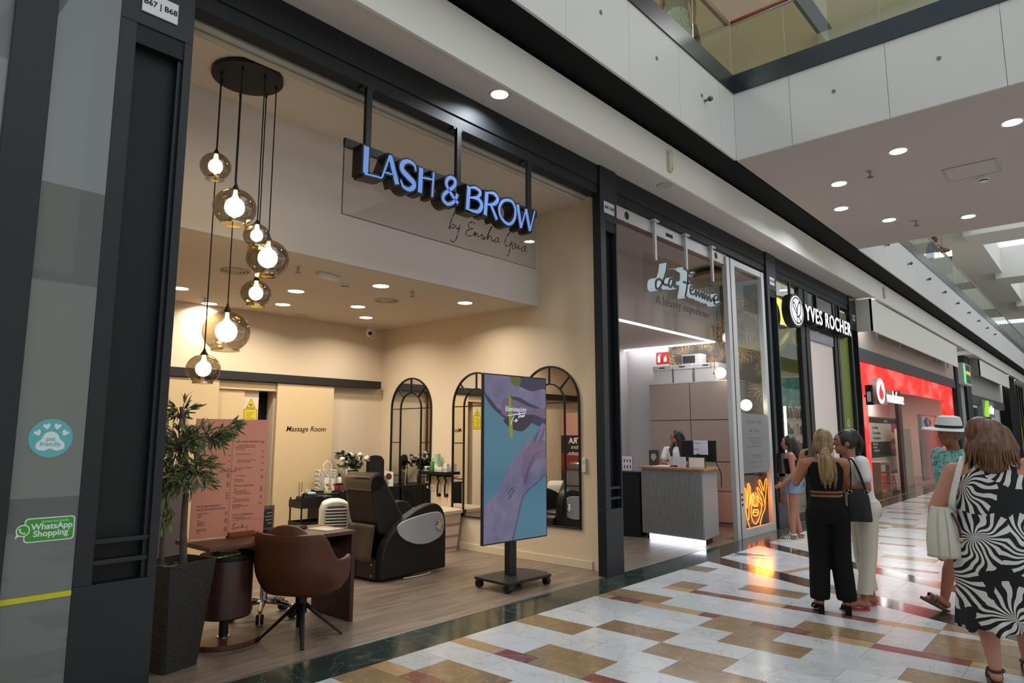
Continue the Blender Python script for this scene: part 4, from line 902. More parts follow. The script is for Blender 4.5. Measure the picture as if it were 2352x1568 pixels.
blob((-.03, .02, 1.12), (.12, .12, .12), 16); blob((-.04, .0, .86), (.24, .2, .22), 90); blob((.2, .03, .93), (.22, .15, .11), 50); blob((-.1, .03, .62), (.15, .13, .2), 50); blob((.08, -.03, .66), (.2, .16, .18), 56); blob((-.09, .0, .35), (.07, .07, .1), 9); blob((.38, .02, 1.0), (.09, .08, .07), 10)
tw = MB()
for b, m_, p in twigs: tw.tube([b, m_, p], [.004, .003, .0015], 4)
tw.build('twigs', bark, t)['kind'] = 'stuff'
rg.shuffle(spots)
def lrot(d): return d.to_track_quat('X', 'Z').to_euler()
for q, d, s in spots[:300]:
    o = put(lme[rg.choice((0, 0, 1, 1, 2, 2, 3, 4 if rg.random() < .3 else 0))], 'leaf', None, t, q, lrot(d), (s*1.1, s*1.1, s)); o.rotation_euler.rotate_axis('X', rg.uniform(-1.2, 1.2))
rest = MB()
for q, d, s in spots[300:]:
    m_ = Matrix.Translation(q) @ (d.to_track_quat('X', 'Z').to_matrix().to_4x4()) @ Euler((rg.uniform(-1.2, 1.2), 0, 0)).to_matrix().to_4x4() @ Matrix.Scale(s*1.0, 4); rest.add(lf.v, lf.f, m_)
rest.build('inner_leaves', leafm[0], t)['kind'] = 'stuff'
om = MB().ell((0, 0, 0), (.011, .011, .014), 10, 7).mesh('olive', 60)
for i in range(22):
    q = spots[i*7][0]; put(om, 'olive', M('olive_black', '17121a', .3), t, q+Vector((0, 0, -.015)))
# grey panel behind the planter (inner side of the entrance)
tag(bx(1.9, 6.58, 0, 2.84, 6.62, 1.3).build('low_screen', M('grey_screen', '8a888c', .6), bevel=.004), 'grey low panel behind the olive tree trunks', 'panel')
# ================================================================== BACK OF THE SALON: cabinet, trolley, cooler, basket
t = thing('black_sideboard', 'long black sideboard along the back wall under the flowers', 'sideboard', (6.2, 8.85, 0)); bkc = M('sideboard_black', '141210', .5, spec=.35)
bx(-.55, -.27, 0, .8, .26, .8).build('body', bkc, t, bevel=.004); bx(-.56, -.28, .8, .81, .26, .825).build('top', bkc, t, bevel=.003)
for i in range(3): d_ = bx(-.54+.45*i, -.282, .05, -.1+.45*i, -.27, .79).build('door', bkc, t, bevel=.003); bx(-.3+.45*i, -.3, .7, -.2+.45*i, -.283, .715).build('handle', blackm, d_)
TOP = .825
def bottle(name, label, cat, loc, prof, mat, capprof=None, capm_=None, group=None, extra=None):
    t = thing(name, label, cat, loc, 0, group); MB().lathe(prof, n=18).build('body', mat, t, smooth=40)
    if capprof: MB().lathe(capprof, n=14).build('cap', capm_ or blackm, t, smooth=40)
    if extra: extra(t)
    return t
crm = M('cosmetic_white', 'e3ddd2', .35); redj = M('jar_red', '8f3a36', .3)
# paper bag
t = thing('gift_bag', 'white and grey patterned paper gift bag on the sideboard', 'bag', (5.78, 8.78, TOP), R(-4))
bm_ = pinwheel('bag_print', 'd8d4c4', '8b8672', 9, 7, 2, 'xz', 1.0, .55)
MB().loft([[(-.15, -.05, 0), (.15, -.05, 0), (.15, .05, 0), (-.15, .05, 0)], [(-.155, -.045, .29), (.155, -.045, .29), (.155, .045, .29), (-.155, .045, .29)]]).build('bag_body', bm_, t)
MB().tube(cr([(-.06, -.045, .28), (-.065, -.04, .36), (0, -.035, .42), (.065, -.04, .36), (.06, -.045, .28)], 6), .006, 6).build('handle', crm, t)
def tube_(loc, label, s=1.0, rz=0):
    t = thing('cosmetic_tube', label, 'tube', loc, rz, 'cosmetic tubes'); 
    MB().loft([[(.03*math.cos(a)*(1+.25*k)*s, .02*math.sin(a)*(1-k*.9)*s, .03+k*.14*s) for a in [2*math.pi*i/14 for i in range(14)]] for k in (0, .5, 1)]).build('body', crm, t, smooth=50)
    MB().cyl((0, 0, 0), (0, 0, .032), .022*s, n=14).build('cap', crm, t); bx(-.022*s, -.021*s, .07, .022*s, -.017*s, .1).build('label_band', M('label_coral', 'c8603f', .5), t)
tube_((5.72, 8.66, TOP), 'white and coral cosmetic tube left of the jars', 1.1); tube_((5.8, 8.62, TOP), 'plain white cosmetic tube standing between bag and jars', 1.0, .3)
bottle('pump_bottle', 'white bottle with black pump top on the sideboard', 'bottle', (6.03, 8.8, TOP), [(0, 0), (.03, 0), (.032, .01), (.032, .16), (.02, .175), (0, .175)], crm, [(.012, .175), (.012, .2), (.018, .205), (.018, .225), (0, .225)])
for i, lb in enumerate(('left red jar with black lid on the sideboard', 'right red jar with black lid on the sideboard')):
    bottle('jar', lb, 'jar', (5.86+.085*i, 8.63, TOP), [(0, 0), (.038, 0), (.04, .01), (.04, .07), (0, .07)], redj, [(.041, .07), (.041, .095), (0, .095)], group='red jars')
t = thing('gold_tray', 'small gold tray on the sideboard', 'tray', (6.12, 8.7, TOP)); MB().lathe([(0, .004), (.075, .004), (.085, .02), (.08, .022), (.07, .01), (0, .01)], n=26).build('dish', M('gold', '8a6a2c', .3, .8), t, smooth=40)
MB().lathe([(0, .012), (.05, .012), (.05, .02), (0, .02)], n=18).build('soap', M('amber', '8a5a24', .4), t)
t = thing('picture_frame', 'white photo frame behind the massage chair headrest', 'frame', (6.24, 8.78, TOP), R(-6)); F = FR((0, 0, 0))
MB().ribbon([(-.1, .012), (.1, .012), (.1, .28), (-.1, .28)], .022, 0, .02, F, closed=True).build('border', crm, t); MB().prism([(-.09, .02), (.09, .02), (.09, .27), (-.09, .27)], 0, .008, F).build('photo', M('photo_dark', '3a342f', .4), t)
# flowers
t = thing('flower_vase', 'vase of eucalyptus leaves and white roses on the sideboard', 'flowers', (6.36, 8.84, TOP))
MB().lathe([(0, 0), (.06, 0), (.075, .06), (.07, .14), (.045, .2), (.05, .22), (.042, .22), (.038, .2)], n=22).build('vase', M('vase_tan', '9b8766', .5), t, smooth=50)
rg = random.Random(9); st = MB(); fl = []
lm = MB(); lm.add([(0, 0, 0)]+[(.03+.03*math.cos(a), .026*math.sin(a), .004*math.cos(2*a)) for a in [2*math.pi*i/12 for i in range(12)]], [(0, i+1, (i+1) % 12+1) for i in range(12)])
eum = []
for c in ('4c5638', '3c4530', '66693f'): m_ = lm.mesh('leaf'); m_.materials.append(M('eucalyptus_'+c, c, .6)); eum.append(m_)
for i in range(17):
    a = rg.uniform(0, 6.28); d = Vector((math.cos(a)*rg.uniform(.1, .42) - .06, math.sin(a)*.14, rg.uniform(.18, .42))); P = cr([Vector((0, 0, .18)), Vector((d.x*.5, d.y*.5, .18+d.z*.75)), Vector((d.x, d.y, .12+d.z))], 4); st.tube(P, .003, 5)
    for k, p in enumerate(P[2:]):
        for s in (-1, 1):
            e_ = Vector((rg.uniform(-1, 1), rg.uniform(-.6, .6), rg.uniform(-.5, .8))).normalized(); put(rg.choice(eum), 'leaf', None, t, p, e_.to_track_quat('X', 'Z').to_euler(), (rg.uniform(.8, 1.35),)*3)
st.build('stems', M('stem_green', '525a35', .7), t)
ro = MB()
for k, (r_, z_) in enumerate(((.012, .012), (.022, .006), (.03, -.004))):
    for q in range(5+k): a = q*6.28/(5+k)+k; ro.ell((r_*.55*math.cos(a), r_*.55*math.sin(a), z_), (.016+.004*k, .016+.004*k, .018), 8, 6)
rom = ro.mesh('rose', 60)
for x, y, z in ((-.28, -.02, .44), (-.16, -.06, .5), (.0, -.08, .5), (.05, -.07, .42), (.12, -.06, .43), (.17, -.03, .45), (-.04, -.09, .43), (.2, .0, .42)): put(rom, 'rose', M('rose_white', 'ded3bd', .6), t, (x, y, z), (rg.uniform(-.4, .4), rg.uniform(-.4, .4), 0), (1.15,)*3)
# table mirror with dark stepped frame
t = thing('table_mirror', 'black framed table mirror standing beside the flowers', 'mirror', (6.72, 8.84, TOP), R(-28)); F = FR((0, 0, 0))
MB().prism([(-.14, 0), (.14, 0), (.14, .4), (.1, .46), (.04, .48), (-.04, .48), (-.1, .46), (-.14, .4)], -.03, 0, F).build('frame', blackm, t, bevel=.004); MB().prism([(-.1, .06), (.1, .06), (.1, .37), (-.1, .37)], 0, .003, F).build('mirror_glass', mirror, t)
# trolley
t = thing('beauty_trolley', 'black metal trolley with curved handle left of the air cooler', 'trolley', (4.95, 7.75, 0), R(-6)); tb = M('trolley_black', '131416', .5, .2)
for z in (.12, .46, .72):
    tr_ = bx(-.26, -.17, z, .26, .17, z+.012).build('tray', tb, t); e = MB(); e.box(-.26, -.175, z, .26, -.165, z+.09); e.box(-.26, .165, z, .26, .175, z+.09); e.box(-.265, -.175, z, -.255, .175, z+.09); e.box(.255, -.175, z, .265, .175, z+.09); e.build('tray_rim', tb, tr_)
for x in (-.25, .25):
    for y in (-.16, .16): MB().cyl((x, y, .04), (x, y, .84), .011, n=8).build('post', tb, t); MB().ell((x, y, .03), .028, 10, 8).build('caster', M('rubber'), t)
for x in (-.25, .25): MB().tube(cr([(x, -.16, .84), (x, -.2, .9), (x-.0, -.26, .91), (x, -.3, .9)], 4), .014, 8).build('handle', tb, t, smooth=50)
MB().tube([(-.25, -.16, .88), (.25, -.16, .88)], .011, 8).build('handle_bar', tb, t)
t = thing('storage_bin', 'black storage bin hanging on the trolley', 'bin', (4.92, 7.72, .73)); bx(-.2, -.12, 0, .06, .1, .13).build('bin', M('bin_black', '1b1c20', .4), t, bevel=.008); bx(.07, -.12, 0, .2, .1, .12).build('bin_grey', M('bin_grey', '3a3b3c', .5), t, bevel=.008)
t = thing('tissue_pack', 'pale blue tissue pack on top of the trolley', 'tissues', (4.8, 7.66, .86)); bx(-.08, -.05, 0, .08, .05, .05).build('pack', M('pale_blue', 'a9bfd6', .6), t, bevel=.01)
MB().loft([[(-.03, -.01, .05), (.03, -.01, .05), (.03, .01, .05), (-.03, .01, .05)], [(-.045, -.02, .08), (.02, -.015, .09), (.04, .015, .075), (-.03, .02, .085)]]).build('tissue', crm, t)
t = thing('green_box', 'small lime product box on the trolley', 'box', (5.08, 7.66, .86)); bx(-.04, -.03, 0, .04, .03, .055).build('box', M('lime', '9fb66a', .5), t, bevel=.003); bx(-.035, -.031, .012, .035, -.029, .04).build('label_print', crm, t)
t = thing('brush_pot', 'two wooden sticks standing in the trolley', 'sticks', (4.77, 7.8, .83)); [MB().cyl((.03*i, 0, 0), (.03*i+.01*i, .0, .2), .007, n=8).build('stick', M('stick_wood', 'a8824e', .6), t) for i in (-.5, .5)]
# air cooler
t = thing('air_cooler', 'white portable air cooler with slatted grille beside the massage chair', 'air cooler', (4.83, 7.12, 0), R(-28)); wp = M('cooler_white', 'dcd6c8', .4)
cp = [(-.17, 0), (.17, 0), (.18, .4), (.175, .74), (.14, .83), (.05, .86), (-.05, .86), (-.14, .83), (-.175, .74), (-.18, .4)]
MB().prism(cp, -.3, 0, FR((0, -.15, 0))).build('body', wp, t, bevel=.03, smooth=50)
MB().prism([(-.12, .52), (.12, .52), (.12, .76), (.09, .79), (-.09, .79), (-.12, .76)], 0, .004, FR((0, -.152, 0))).build('grille_recess', M('grille_dark', '4a463e', .7), t)
for i in range(7): bx(-.125, -.175, .535+.035*i, .125, -.15, .55+.035*i).build('grille_slat', wp, t, bevel=.004)
MB().tube(cr([(.182, -.06, .5), (.19, 0, .62), (.19, .06, .64), (.185, .12, .5)], 5), .012, 8).build('side_handle', wp, t)
for x in (-.14, .14):
    for y in (-.1, .1): MB().ell((x, y, .0), .03, 10, 6).build('caster', M('rubber'), t)
# laundry basket with lining
t = thing('laundry_basket', 'pale laundry basket with pink striped lining by the right wall', 'basket', (6.78, 7.45, 0)); pkb = M('basket_cream', 'd8c2a8', .7)
def rr(a, b, z): return [(a*s[0], b*s[1], z) for s in ((1, -.9), (1, .9), (.9, 1), (-.9, 1), (-1, .9), (-1, -.9), (-.9, -1), (.9, -1))]
MB().loft([rr(.17, .26, 0), rr(.21, .31, .52)]).build('tub', pinwheel('basket_lining', 'd9c6b4', 'b97f78', 4, 5, 1, 'yz', 1, .75), t)
MB().loft([rr(.225, .33, .52), rr(.225, .33, .56), rr(.2, .3, .58)]).build('lid', M('lid_cream', 'dcc3a3', .6), t)
# wall shelf with products, hooks and socket
t = thing('wall_shelf', 'small black wall shelf between the two left mirrors', 'shelf', (7.03, 7.66, 1.04)); bx(-.16, -.29, 0, 0, .3, .045).build('board', blackm, t, bevel=.003); bx(-.02, -.25, -.03, 0, .25, 0).build('bracket', blackm, t)
SZ = 1.085
t = thing('digital_clock', 'white cube clock on the left end of the small wall shelf', 'clock', (6.95, 7.87, SZ), R(-20)); bx(-.035, -.035, 0, .035, .035, .07).build('case', crm, t, bevel=.008); bx(-.0365, -.022, .018, -.034, .022, .05).build('display', matte_black, t); bx(-.024, -.0365, .018, .024, -.0345, .054).build('display', M('clock_face', '3a3f35', .3), t)
bottle('pump_bottle', 'green pump bottle on the small wall shelf', 'bottle', (6.96, 7.76, SZ), [(0, 0), (.03, 0), (.032, .01), (.032, .13), (.015, .15), (0, .15)], M('bottle_green', '2f8a3a', .25), [(.01, .15), (.01, .18), (.02, .185), (.02, .2), (0, .2)], crm)
def pbox(label, loc, w, d, h, mat, m2=None, name='product_box'):
    t = thing(name, label, 'box', loc, 0, 'boxes on the wall shelf'); bx(-w/2, -d/2, 0, w/2, d/2, h).build('carton', mat, t, bevel=.002)
    bx(-w/2-.001, -d/2*.8, h*.15, -w/2+.001, d/2*.8, h*.4).build('label_print', m2 or crm, t)
pbox('tall pale green carton on the small wall shelf', (6.95, 7.64, SZ), .06, .075, .26, M('mint', '97c29a', .5)); pbox('low white carton in the middle of the small wall shelf', (6.93, 7.55, SZ), .06, .1, .07, crm, M('print_grey', 'b0aba0', .6)); pbox('white upright carton on the right end of the small wall shelf', (6.95, 7.44, SZ), .06, .07, .12, crm, M('print_green', '8fae94', .6))
t = thing('wall_hook', 'left black curved wall hook below the small shelf', 'hook', (7.03, 7.66, .86), 0, 'curved wall hooks'); MB().tube(cr([(0, 0, -.12), (-.05, 0, -.13), (-.05, 0, .02), (-.03, 0, .08), (-.06, 0, .14), (-.03, .0, .15)], 5), .013, 8).build('hook_bar', blackm, t, smooth=50); MB().cyl((0, 0, -.12), (-.012, 0, -.12), .025, n=14).build('rose', blackm, t)
copies(t, (7.03, 7.5, .86), label='right black curved wall hook below the small shelf')
t = thing('wall_socket', 'white double socket on the right wall below the small shelf', 'socket', (7.03, 7.88, .84)); bx(-.012, -.09, -.045, 0, .09, .045).build('plate', crm, t, bevel=.003)
for y in (-.045, .045): MB().cyl((-.0125, y, 0), (-.015, y, 0), .026, n=16).build('outlet', M('outlet_grey', 'b7b0a4', .5), t)
t = thing('wall_switch', 'white intercom on the right wall beside the nearest mirror', 'intercom', (7.03, 5.0, 1.25)); bx(-.03, -.03, -.09, 0, .03, .09).build('case', whiteplastic, t, bevel=.006); bx(-.032, -.018, .01, -.029, .018, .06).build('button', M('button_grey', 'bdbab4', .5), t)
# leaning banner and brochure holder seen in the mirrors, standing against the left wall
t = thing('roll_up_banner', 'dark roll-up banner with red picture, seen only in the mirror', 'banner', (2.2, 8.62, 0), R(-90)); F = FR((0, 0, 0), (-1, 0, 0))
MB().prism([(-.42, .08), (.42, .08), (.42, 2.1), (-.42, 2.1)], 0, .004, F).build('sheet', M('banner_dark', '241c20', .5), t); MB().prism([(-.42, 1.62), (.42, 1.62), (.42, 2.1), (-.42, 2.1)], .004, .005, F).build('picture', M('banner_skin', 'b98a80', .5), t)
MB().prism([(-.42, .72), (.3, .72), (.42, .95), (.42, 1.25), (-.42, 1.2)], .004, .005, F).build('picture', M('banner_red', '7d2720', .5), t)
e = MB(); e.text('ULTRA', .17, F @ T(-.05, 1.5, .006), .001, bold=.004); e.text('indolora', .12, F @ T(-.05, 1.37, .006), .001); e.text('optimizados.', .12, F @ T(-.05, 1.24, .006), .001); e.text('NOV', .14, F @ T(-.2, .62, .006), .001, bold=.004)
e.build('lettering', crm, t); bx(-.44, -.1, 0, .44, .1, .08).build('base', alu, t, bevel=.01)
t = thing('brochure_holder', 'white brochure holder on the right end of the sideboard', 'brochure stand', (6.88, 8.68, TOP), R(20)); F = FR((0, 0, 0), (0, -1, 0)); MB().prism([(-.08, 0), (.08, 0), (.08, .22), (-.08, .24)], 0, .02, F).build('card', crm, t); MB().prism([(p.x, p.y) for p in [Vector((.055*math.cos(a), .15+.05*math.sin(a), 0)) for a in [i*6.28/20 for i in range(20)]]], .02, .022, F).build('picture', M('berry', '6a2a28', .4), t)
def islands(mb):
    par = list(range(len(mb.v)))
    def fd(i):
        while par[i] != i: par[i] = par[par[i]]; i = par[i]
        return i
    for f in mb.f:
        for j in f[1:]: par[fd(j)] = fd(f[0])
    g = {}
    for f in mb.f: g.setdefault(fd(f[0]), []).append(f)
    out = []
    for fs in g.values():
        ids = sorted({i for f in fs for i in f}); mp = {i: k for k, i in enumerate(ids)}; m = MB(); m.add([mb.v[i] for i in ids], [[mp[i] for i in f] for f in fs]); out.append(m)
    return sorted(out, key=lambda m: min(v[0] for v in m.v))
def letters(mb, name, mat, parent):
    for m in islands(mb): m.build(name, mat, parent)
# ================================================================== LEFT GLASS DOOR WITH STICKERS
t = thing('glass_door', 'grey glass door with dark frame and stickers left of the first column', 'glass door', (1.0, 4.52, 0))
def L(mb): inv = XF[t.name].inverted(); mb.v = [tuple(inv @ Vector(v)) for v in mb.v]; return mb
L(bx(.995, 4.525, 0, 1.335, 4.537, 4.6)).build('glass_pane', glass('door_glass', 'b4bcba', .10, veil=.45, vcol='8f9795'), t)  # diffuse veil paints the mall's pale reflection into the pane
L(bx(.79, 4.49, 0, .995, 4.56, 4.6)).build('stile', navy, t, bevel=.004)
L(bx(1.262, 4.6, .0, 1.29, 4.63, 1.85)).build('pull_handle', M('handle_dark', '2b2d2e', .35, .6), t, bevel=.004)
L(bx(-2.0, 4.52, 0, .79, 4.535, 4.6)).build('glass_pane', glass('door_glass2', 'a8b4b2', .1, veil=.5, vcol='9a9fa0'), t)  # veil again paints a pale reflection into this pane
yt = M('tape_yellow', 'c9c41a', .5)
L(bx(-2, 4.52, .72, 1.334, 4.523, .75)).build('tape_and_reflection', yt, t); L(bx(-2, 4.70, .79, 1.30, 4.703, .825)).build('tape_and_reflection', M('tape_reflection', 'a98d22', .6), t)  # ochre strip stands in for the tape's reflection behind the glass
L(bx(-2, 4.705, 0, 1.31, 4.712, 2.6)).build('inner_pane', glass('inner_pane', 'b9c2c0', .06, veil=.2, vcol='7c8482'), t)
bx(-4, 7.4, 0, 1.3, 7.5, 4.6).build('wall_back', M('neighbour_wall', '9a9c9b', .8))['kind'] = 'structure'
bx(-4, 4.8, 4.5, 1.3, 7.4, 4.6).build('ceiling', M('neighbour_wall'))['kind'] = 'structure'
bx(-4, 4.6, -.1, 1.3, 7.4, 0).build('floor', M('neighbour_floor', '8c8c8a', .4))['kind'] = 'structure'
for i, (x, y) in enumerate(((-.2, 5.6), (.6, 6.3), (.3, 6.9))):
    t2 = thing('tube_light', '%s bright tube light seen through the left glass door' % ('first', 'second', 'third')[i], 'light', (x, y, 4.45), R(50), 'tube lights behind the left door'); MB().box(-.35, -.012, -.02, .35, .012, 0).build('tube', lampn, t2); bx(-.36, -.02, 0, .36, .02, .05).build('holder', whiteplastic, t2)
area('neighbour_ceiling_light', (-.5, 6, 4.4), 1.2, 30, (1, .97, .92))
# pet friendly sticker
s_ = thing('pet_sticker', 'round teal pet friendly paw sticker on the glass door', 'sticker', (1.166, 4.524, 1.604)); F = FR((0, 0, 0)); teal = M('sticker_teal', '5fb4b6', .5); wht = M('sticker_white', 'dfe6ea', .5)
MB().prism([(.108*math.cos(a), .108*math.sin(a)) for a in [i*6.2832/48 for i in range(48)]], 0, .002, F).build('disc', teal, s_)
pad = [(-.065, -.06), (-.03, -.07), (0, -.058), (.03, -.07), (.065, -.06), (.068, -.03), (.045, -.005), (.03, .025), (0, .037), (-.03, .025), (-.045, -.005), (-.068, -.03)]
MB().prism([(p.x, p.y) for p in cr([Vector((a, b, 0)) for a, b in pad], 4, True)], .002, .0028, F).build('paw_pad', wht, s_)
he = [(0, -.018), (.012, -.006), (.018, .006), (.012, .016), (0, .009), (-.012, .016), (-.018, .006), (-.012, -.006)]
for x, y, a in ((-.065, .03, .5), (-.024, .066, .2), (.028, .066, -.2), (.068, .03, -.5)):
    MB().prism([(x+p[0]*math.cos(a)-p[1]*math.sin(a), y+p[0]*math.sin(a)+p[1]*math.cos(a)) for p in he], .002, .0028, F).build('heart', wht, s_)
e = MB(); e.text('pet', .034, F @ T(0, -.005, .0032), .0003, bold=.0006); e.text('friendly', .034, F @ T(0, -.034, .0032), .0003, bold=.0006); e.build('lettering', teal, s_)
s_ = thing('shopping_sticker', 'green speech-bubble sticker with phone symbol on the glass door', 'sticker', (1.19, 4.524, 1.1)); gr = M('sticker_green', '3c9a2f', .5)
def rrect(x0, y0, x1, y1, r, n=5):
    out = []
    for cx_, cy_, a0 in ((x1-r, y0+r, -90), (x1-r, y1-r, 0), (x0+r, y1-r, 90), (x0+r, y0+r, 180)):
        out += [(cx_+r*math.cos(R(a0+90*i/n)), cy_+r*math.sin(R(a0+90*i/n))) for i in range(n+1)]
    return out
MB().prism(rrect(-.11, -.066, .133, .066, .02), 0, .0015, F).build('border', wht, s_); MB().prism(rrect(-.104, -.06, .127, .06, .016), .0015, .002, F).build('field', gr, s_)
MB().prism([(-.115+.033*math.cos(a), .002+.033*math.sin(a)) for a in [R(-120)+i*R(330)/24 for i in range(25)]]+[(-.15, -.04)], .002, .0026, F).build('bubble_border', wht, s_); MB().prism([(-.115+.027*math.cos(a), .002+.027*math.sin(a)) for a in [i*6.2832/24 for i in range(24)]], .0026, .003, F).build('bubble', gr, s_)
e = MB(); e.ribbon([(p.x, p.y) for p in cr([Vector(q) for q in ((-.13, .014, 0), (-.127, -.002, 0), (-.115, -.012, 0), (-.103, -.012, 0))], 5)], [.01]*2+[.006]*12+[.01]*2, .003, .0036, F)
e.text('WhatsApp', .046, F @ T(.022, .016, .0022), .0004, bold=.0011); e.text('Shopping', .046, F @ T(.018, -.022, .0022), .0004, bold=.0011); e.text('Somos una tienda', .018, F @ T(.035, .044, .0022), .0003); e.build('lettering', wht, s_)
# ================================================================== WHITE BEAUTY SHOP (second shop)
wsh = M('shop2_white', 'c9c4c4', .8, spec=.2); tau = M('shop2_taupe', 'a49891', .8, spec=.2)
bx(7.2, 4.64, 0, 7.26, 7.62, 4.6).build('wall_left', wsh)['kind'] = 'structure'
w2 = MB(); w2.box(8.55, 7.62, 0, 12.4, 7.75, 3.45); w2.box(7.2, 7.62, 2.6, 8.55, 7.75, 3.45); w2.build('wall_back', wsh)['kind'] = 'structure'
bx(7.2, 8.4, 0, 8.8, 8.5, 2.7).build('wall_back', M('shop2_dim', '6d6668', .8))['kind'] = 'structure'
bx(12.3, 6.64, 0, 12.42, 7.62, 3.45).build('wall_right', wsh)['kind'] = 'structure'
palm = NT('palm_wallpaper'); 
wpm = pinwheel('palm_print', 'a58c62', '6b5a42', 2.6, 19, 2.5, 'yz', 1.9, .5, .8, '4a4540')
bx(12.3, 4.64, 0, 12.42, 6.64, 4.6).build('wall_right', wpm)['kind'] = 'structure'
bx(7.26, 5.63, 3.41, 12.3, 7.62, 3.46).build('ceiling', M('shop2_ceiling', 'b9aeaa', .8))['kind'] = 'structure'
bx(7.26, 5.6, 3.41, 12.3, 5.65, 4.5).build('wall_front', tau)['kind'] = 'structure'
bx(7.26, 4.78, 4.5, 12.3, 5.63, 4.55).build('ceiling', tau)['kind'] = 'structure'
LED = M('led_strip', 'ffffff', .5, emit=7, ecol='f4f6ff')
t = thing('led_strip', 'angled white LED strip on the ceiling of the white beauty shop', 'light strip', (0, 0, 0))
bx(7.3, 5.60, 3.385, 12.24, 5.64, 3.41).build('front_run', LED, t); bx(12.2, 5.66, 3.385, 12.24, 7.6, 3.41).build('side_run', LED, t)
area('led_strip_glow', (9.8, 5.7, 3.38), 4.8, 34, (.95, .97, 1), shape='RECTANGLE', sy=.1); area('led_side_glow', (12.1, 6.6, 3.38), .1, 7, (.95, .97, 1), shape='RECTANGLE', sy=1.8)
downlight((9.3, 7.0, 3.41), .06, 'small downlight on the ceiling of the white beauty shop', None, lampw, 8, cool, .01); sprinkler((9.4, 6.3, 3.41), 'sprinkler on the ceiling of the white beauty shop')
t = thing('door_transom', 'white transom above the entrance of the white beauty shop', 'transom', (0, 0, 0)); wfr = M('frame_white', 'b9b8b6', .4, .2)
bx(7.13, 4.6, 4.42, 10.62, 4.7, 4.6).build('panel', wfr, t, bevel=.004); bx(7.13, 4.61, 4.405, 10.62, 4.7, 4.42).build('red_edge', M('edge_red', '5a2a22', .5), t)
for x in (7.5, 10.2): MB().cyl((x, 4.598, 4.51), (x, 4.605, 4.51), .055, n=18).build('round_sensor', matte_black, t)
bx(8.55, 4.597, 4.47, 8.75, 4.6, 4.52).build('maker_plate', matte_black, t)
# sign
lf_ = lambda u, v, Y: gy(1380+u/3.733, 480+v/3.733, Y)
t = thing('hanging_sign', 'hanging sign in white-edged black script over the beauty shop entrance', 'sign', (9, 4.55, 4)); S0 = XF[t.name]
for a, b in (((1503, 510), (1503, 596)), ((1574, 540), (1574, 620)), ((1634, 570), (1635, 645))):
    q0 = gy(*a, 4.56); q1 = gy(*b, 4.56); W2(MB().box(q0.x-.025, 4.545, q1.z, q0.x+.025, 4.58, 4.6)).build('hanger', wfr, t); W2(bx(q0.x-.07, 4.52, 4.575, q0.x+.07, 4.6, 4.6)).build('hanger_plate', wfr, t)
W2(bx(7.83, 4.556, 3.33, 10.2, 4.564, 4.1)).build('glass_plate', glass('sign_glass'), t)
FEM = [[(568, 465), (558, 540), (528, 625), (495, 682), (470, 672), (473, 615), (505, 602), (540, 645), (572, 652)], [(617, 600), (590, 603), (580, 650), (600, 668), (620, 615), (625, 662), (648, 672)],
       [(705, 507), (735, 525), (770, 562), (803, 547)], [(745, 535), (740, 640), (722, 757)], [(705, 625), (735, 634), (767, 632)], [(765, 700), (788, 690), (785, 660), (766, 672), (768, 722), (800, 728), (812, 695), (815, 745), (835, 705), (842, 752), (862, 715), (868, 765), (882, 722), (888, 772), (905, 735), (912, 785), (930, 742), (938, 792), (960, 760), (962, 785)],
       [(962, 785), (992, 775), (1002, 740), (975, 745), (968, 795), (985, 818), (1022, 800)]]
hal = M('letter_halo', 'b4c2c6', .5, emit=.3, ecol='dff2f8'); fb, ff = MB(), MB()
for pts in FEM:
    P = [lf_(u, v, 4.42) for u, v in pts]; P = [(p.x, p.y) for p in cr([Vector((p.x, p.z, 0)) for p in P], 5)]; FRM = FR((0, 4.42, 0))
    fb = MB().ribbon(P, .042, -.11, 0, FRM); lo = W2(fb).build('letter', hal, t); ff = MB().ribbon(P, .032, 0.001, .012, FRM); W2(ff).build('letter_face', blk, lo)

q0, q1 = gy(1507, 688, 4.553), gy(1633, 722, 4.553)
W2(MB().text('A beauty experience', (q1.x-q0.x)/9.9, FR(((q0.x+q1.x)/2, 4.553, 3.47)), .004, space=1.16)).build('tagline', M('tag_grey', '57504c', .4), t)
# counter
t = thing('reception_counter', 'grey ribbed reception counter with wooden top and glowing base', 'counter', (9.8, 5.2, 0)); S0 = XF[t.name]
cg = M('counter_grey', '8b8a88', .6); cpl = [(9.63, 5.75), (9.46, 4.62), (10.16, 4.72), (10.4, 5.8)]
W2(MB().prism(cpl, .1, 1.1)).build('body', cg, t)
W2(MB().prism([(9.60, 5.79), (9.42, 4.57), (10.2, 4.68), (10.45, 5.84)], 1.1, 1.13)).build('worktop', wood('oak_top', '9a6a44', 'b58256', .45), t)
e = MB(); A_, B_ = Vector((9.63, 5.75)), Vector((9.46, 4.62)); dd = (B_-A_).normalized(); nn = Vector((dd.y, -dd.x))
if nn.x > 0: nn = -nn
for i in range(38):
    p = A_+(B_-A_)*(i+.5)/38; e.prism([tuple(p-dd*.009), tuple(p+dd*.009), tuple(p+dd*.007+nn*.012), tuple(p-dd*.007+nn*.012)], .12, 1.09)
W2(e).build('rib_cladding', cg, t)['kind'] = 'stuff'
p, q = A_+(B_-A_)*.12, A_+(B_-A_)*.985
W2(MB().prism([tuple(p+nn*.004), tuple(q+nn*.004), tuple(q-nn*.05), tuple(p-nn*.05)], .01, .1)).build('base_light', M('base_led', 'ffffff', .5, emit=5, ecol='e8ecff'), t)
W2(MB().prism([(9.7, 5.7), (9.55, 4.7), (10.1, 4.8), (10.3, 5.7)], 0, .1)).build('plinth', matte_black, t)
ZC = 1.13
def thing_on(name, label, cat, p, rz=0, z=ZC): return thing(name, label, cat, (p[0], p[1], z), rz)
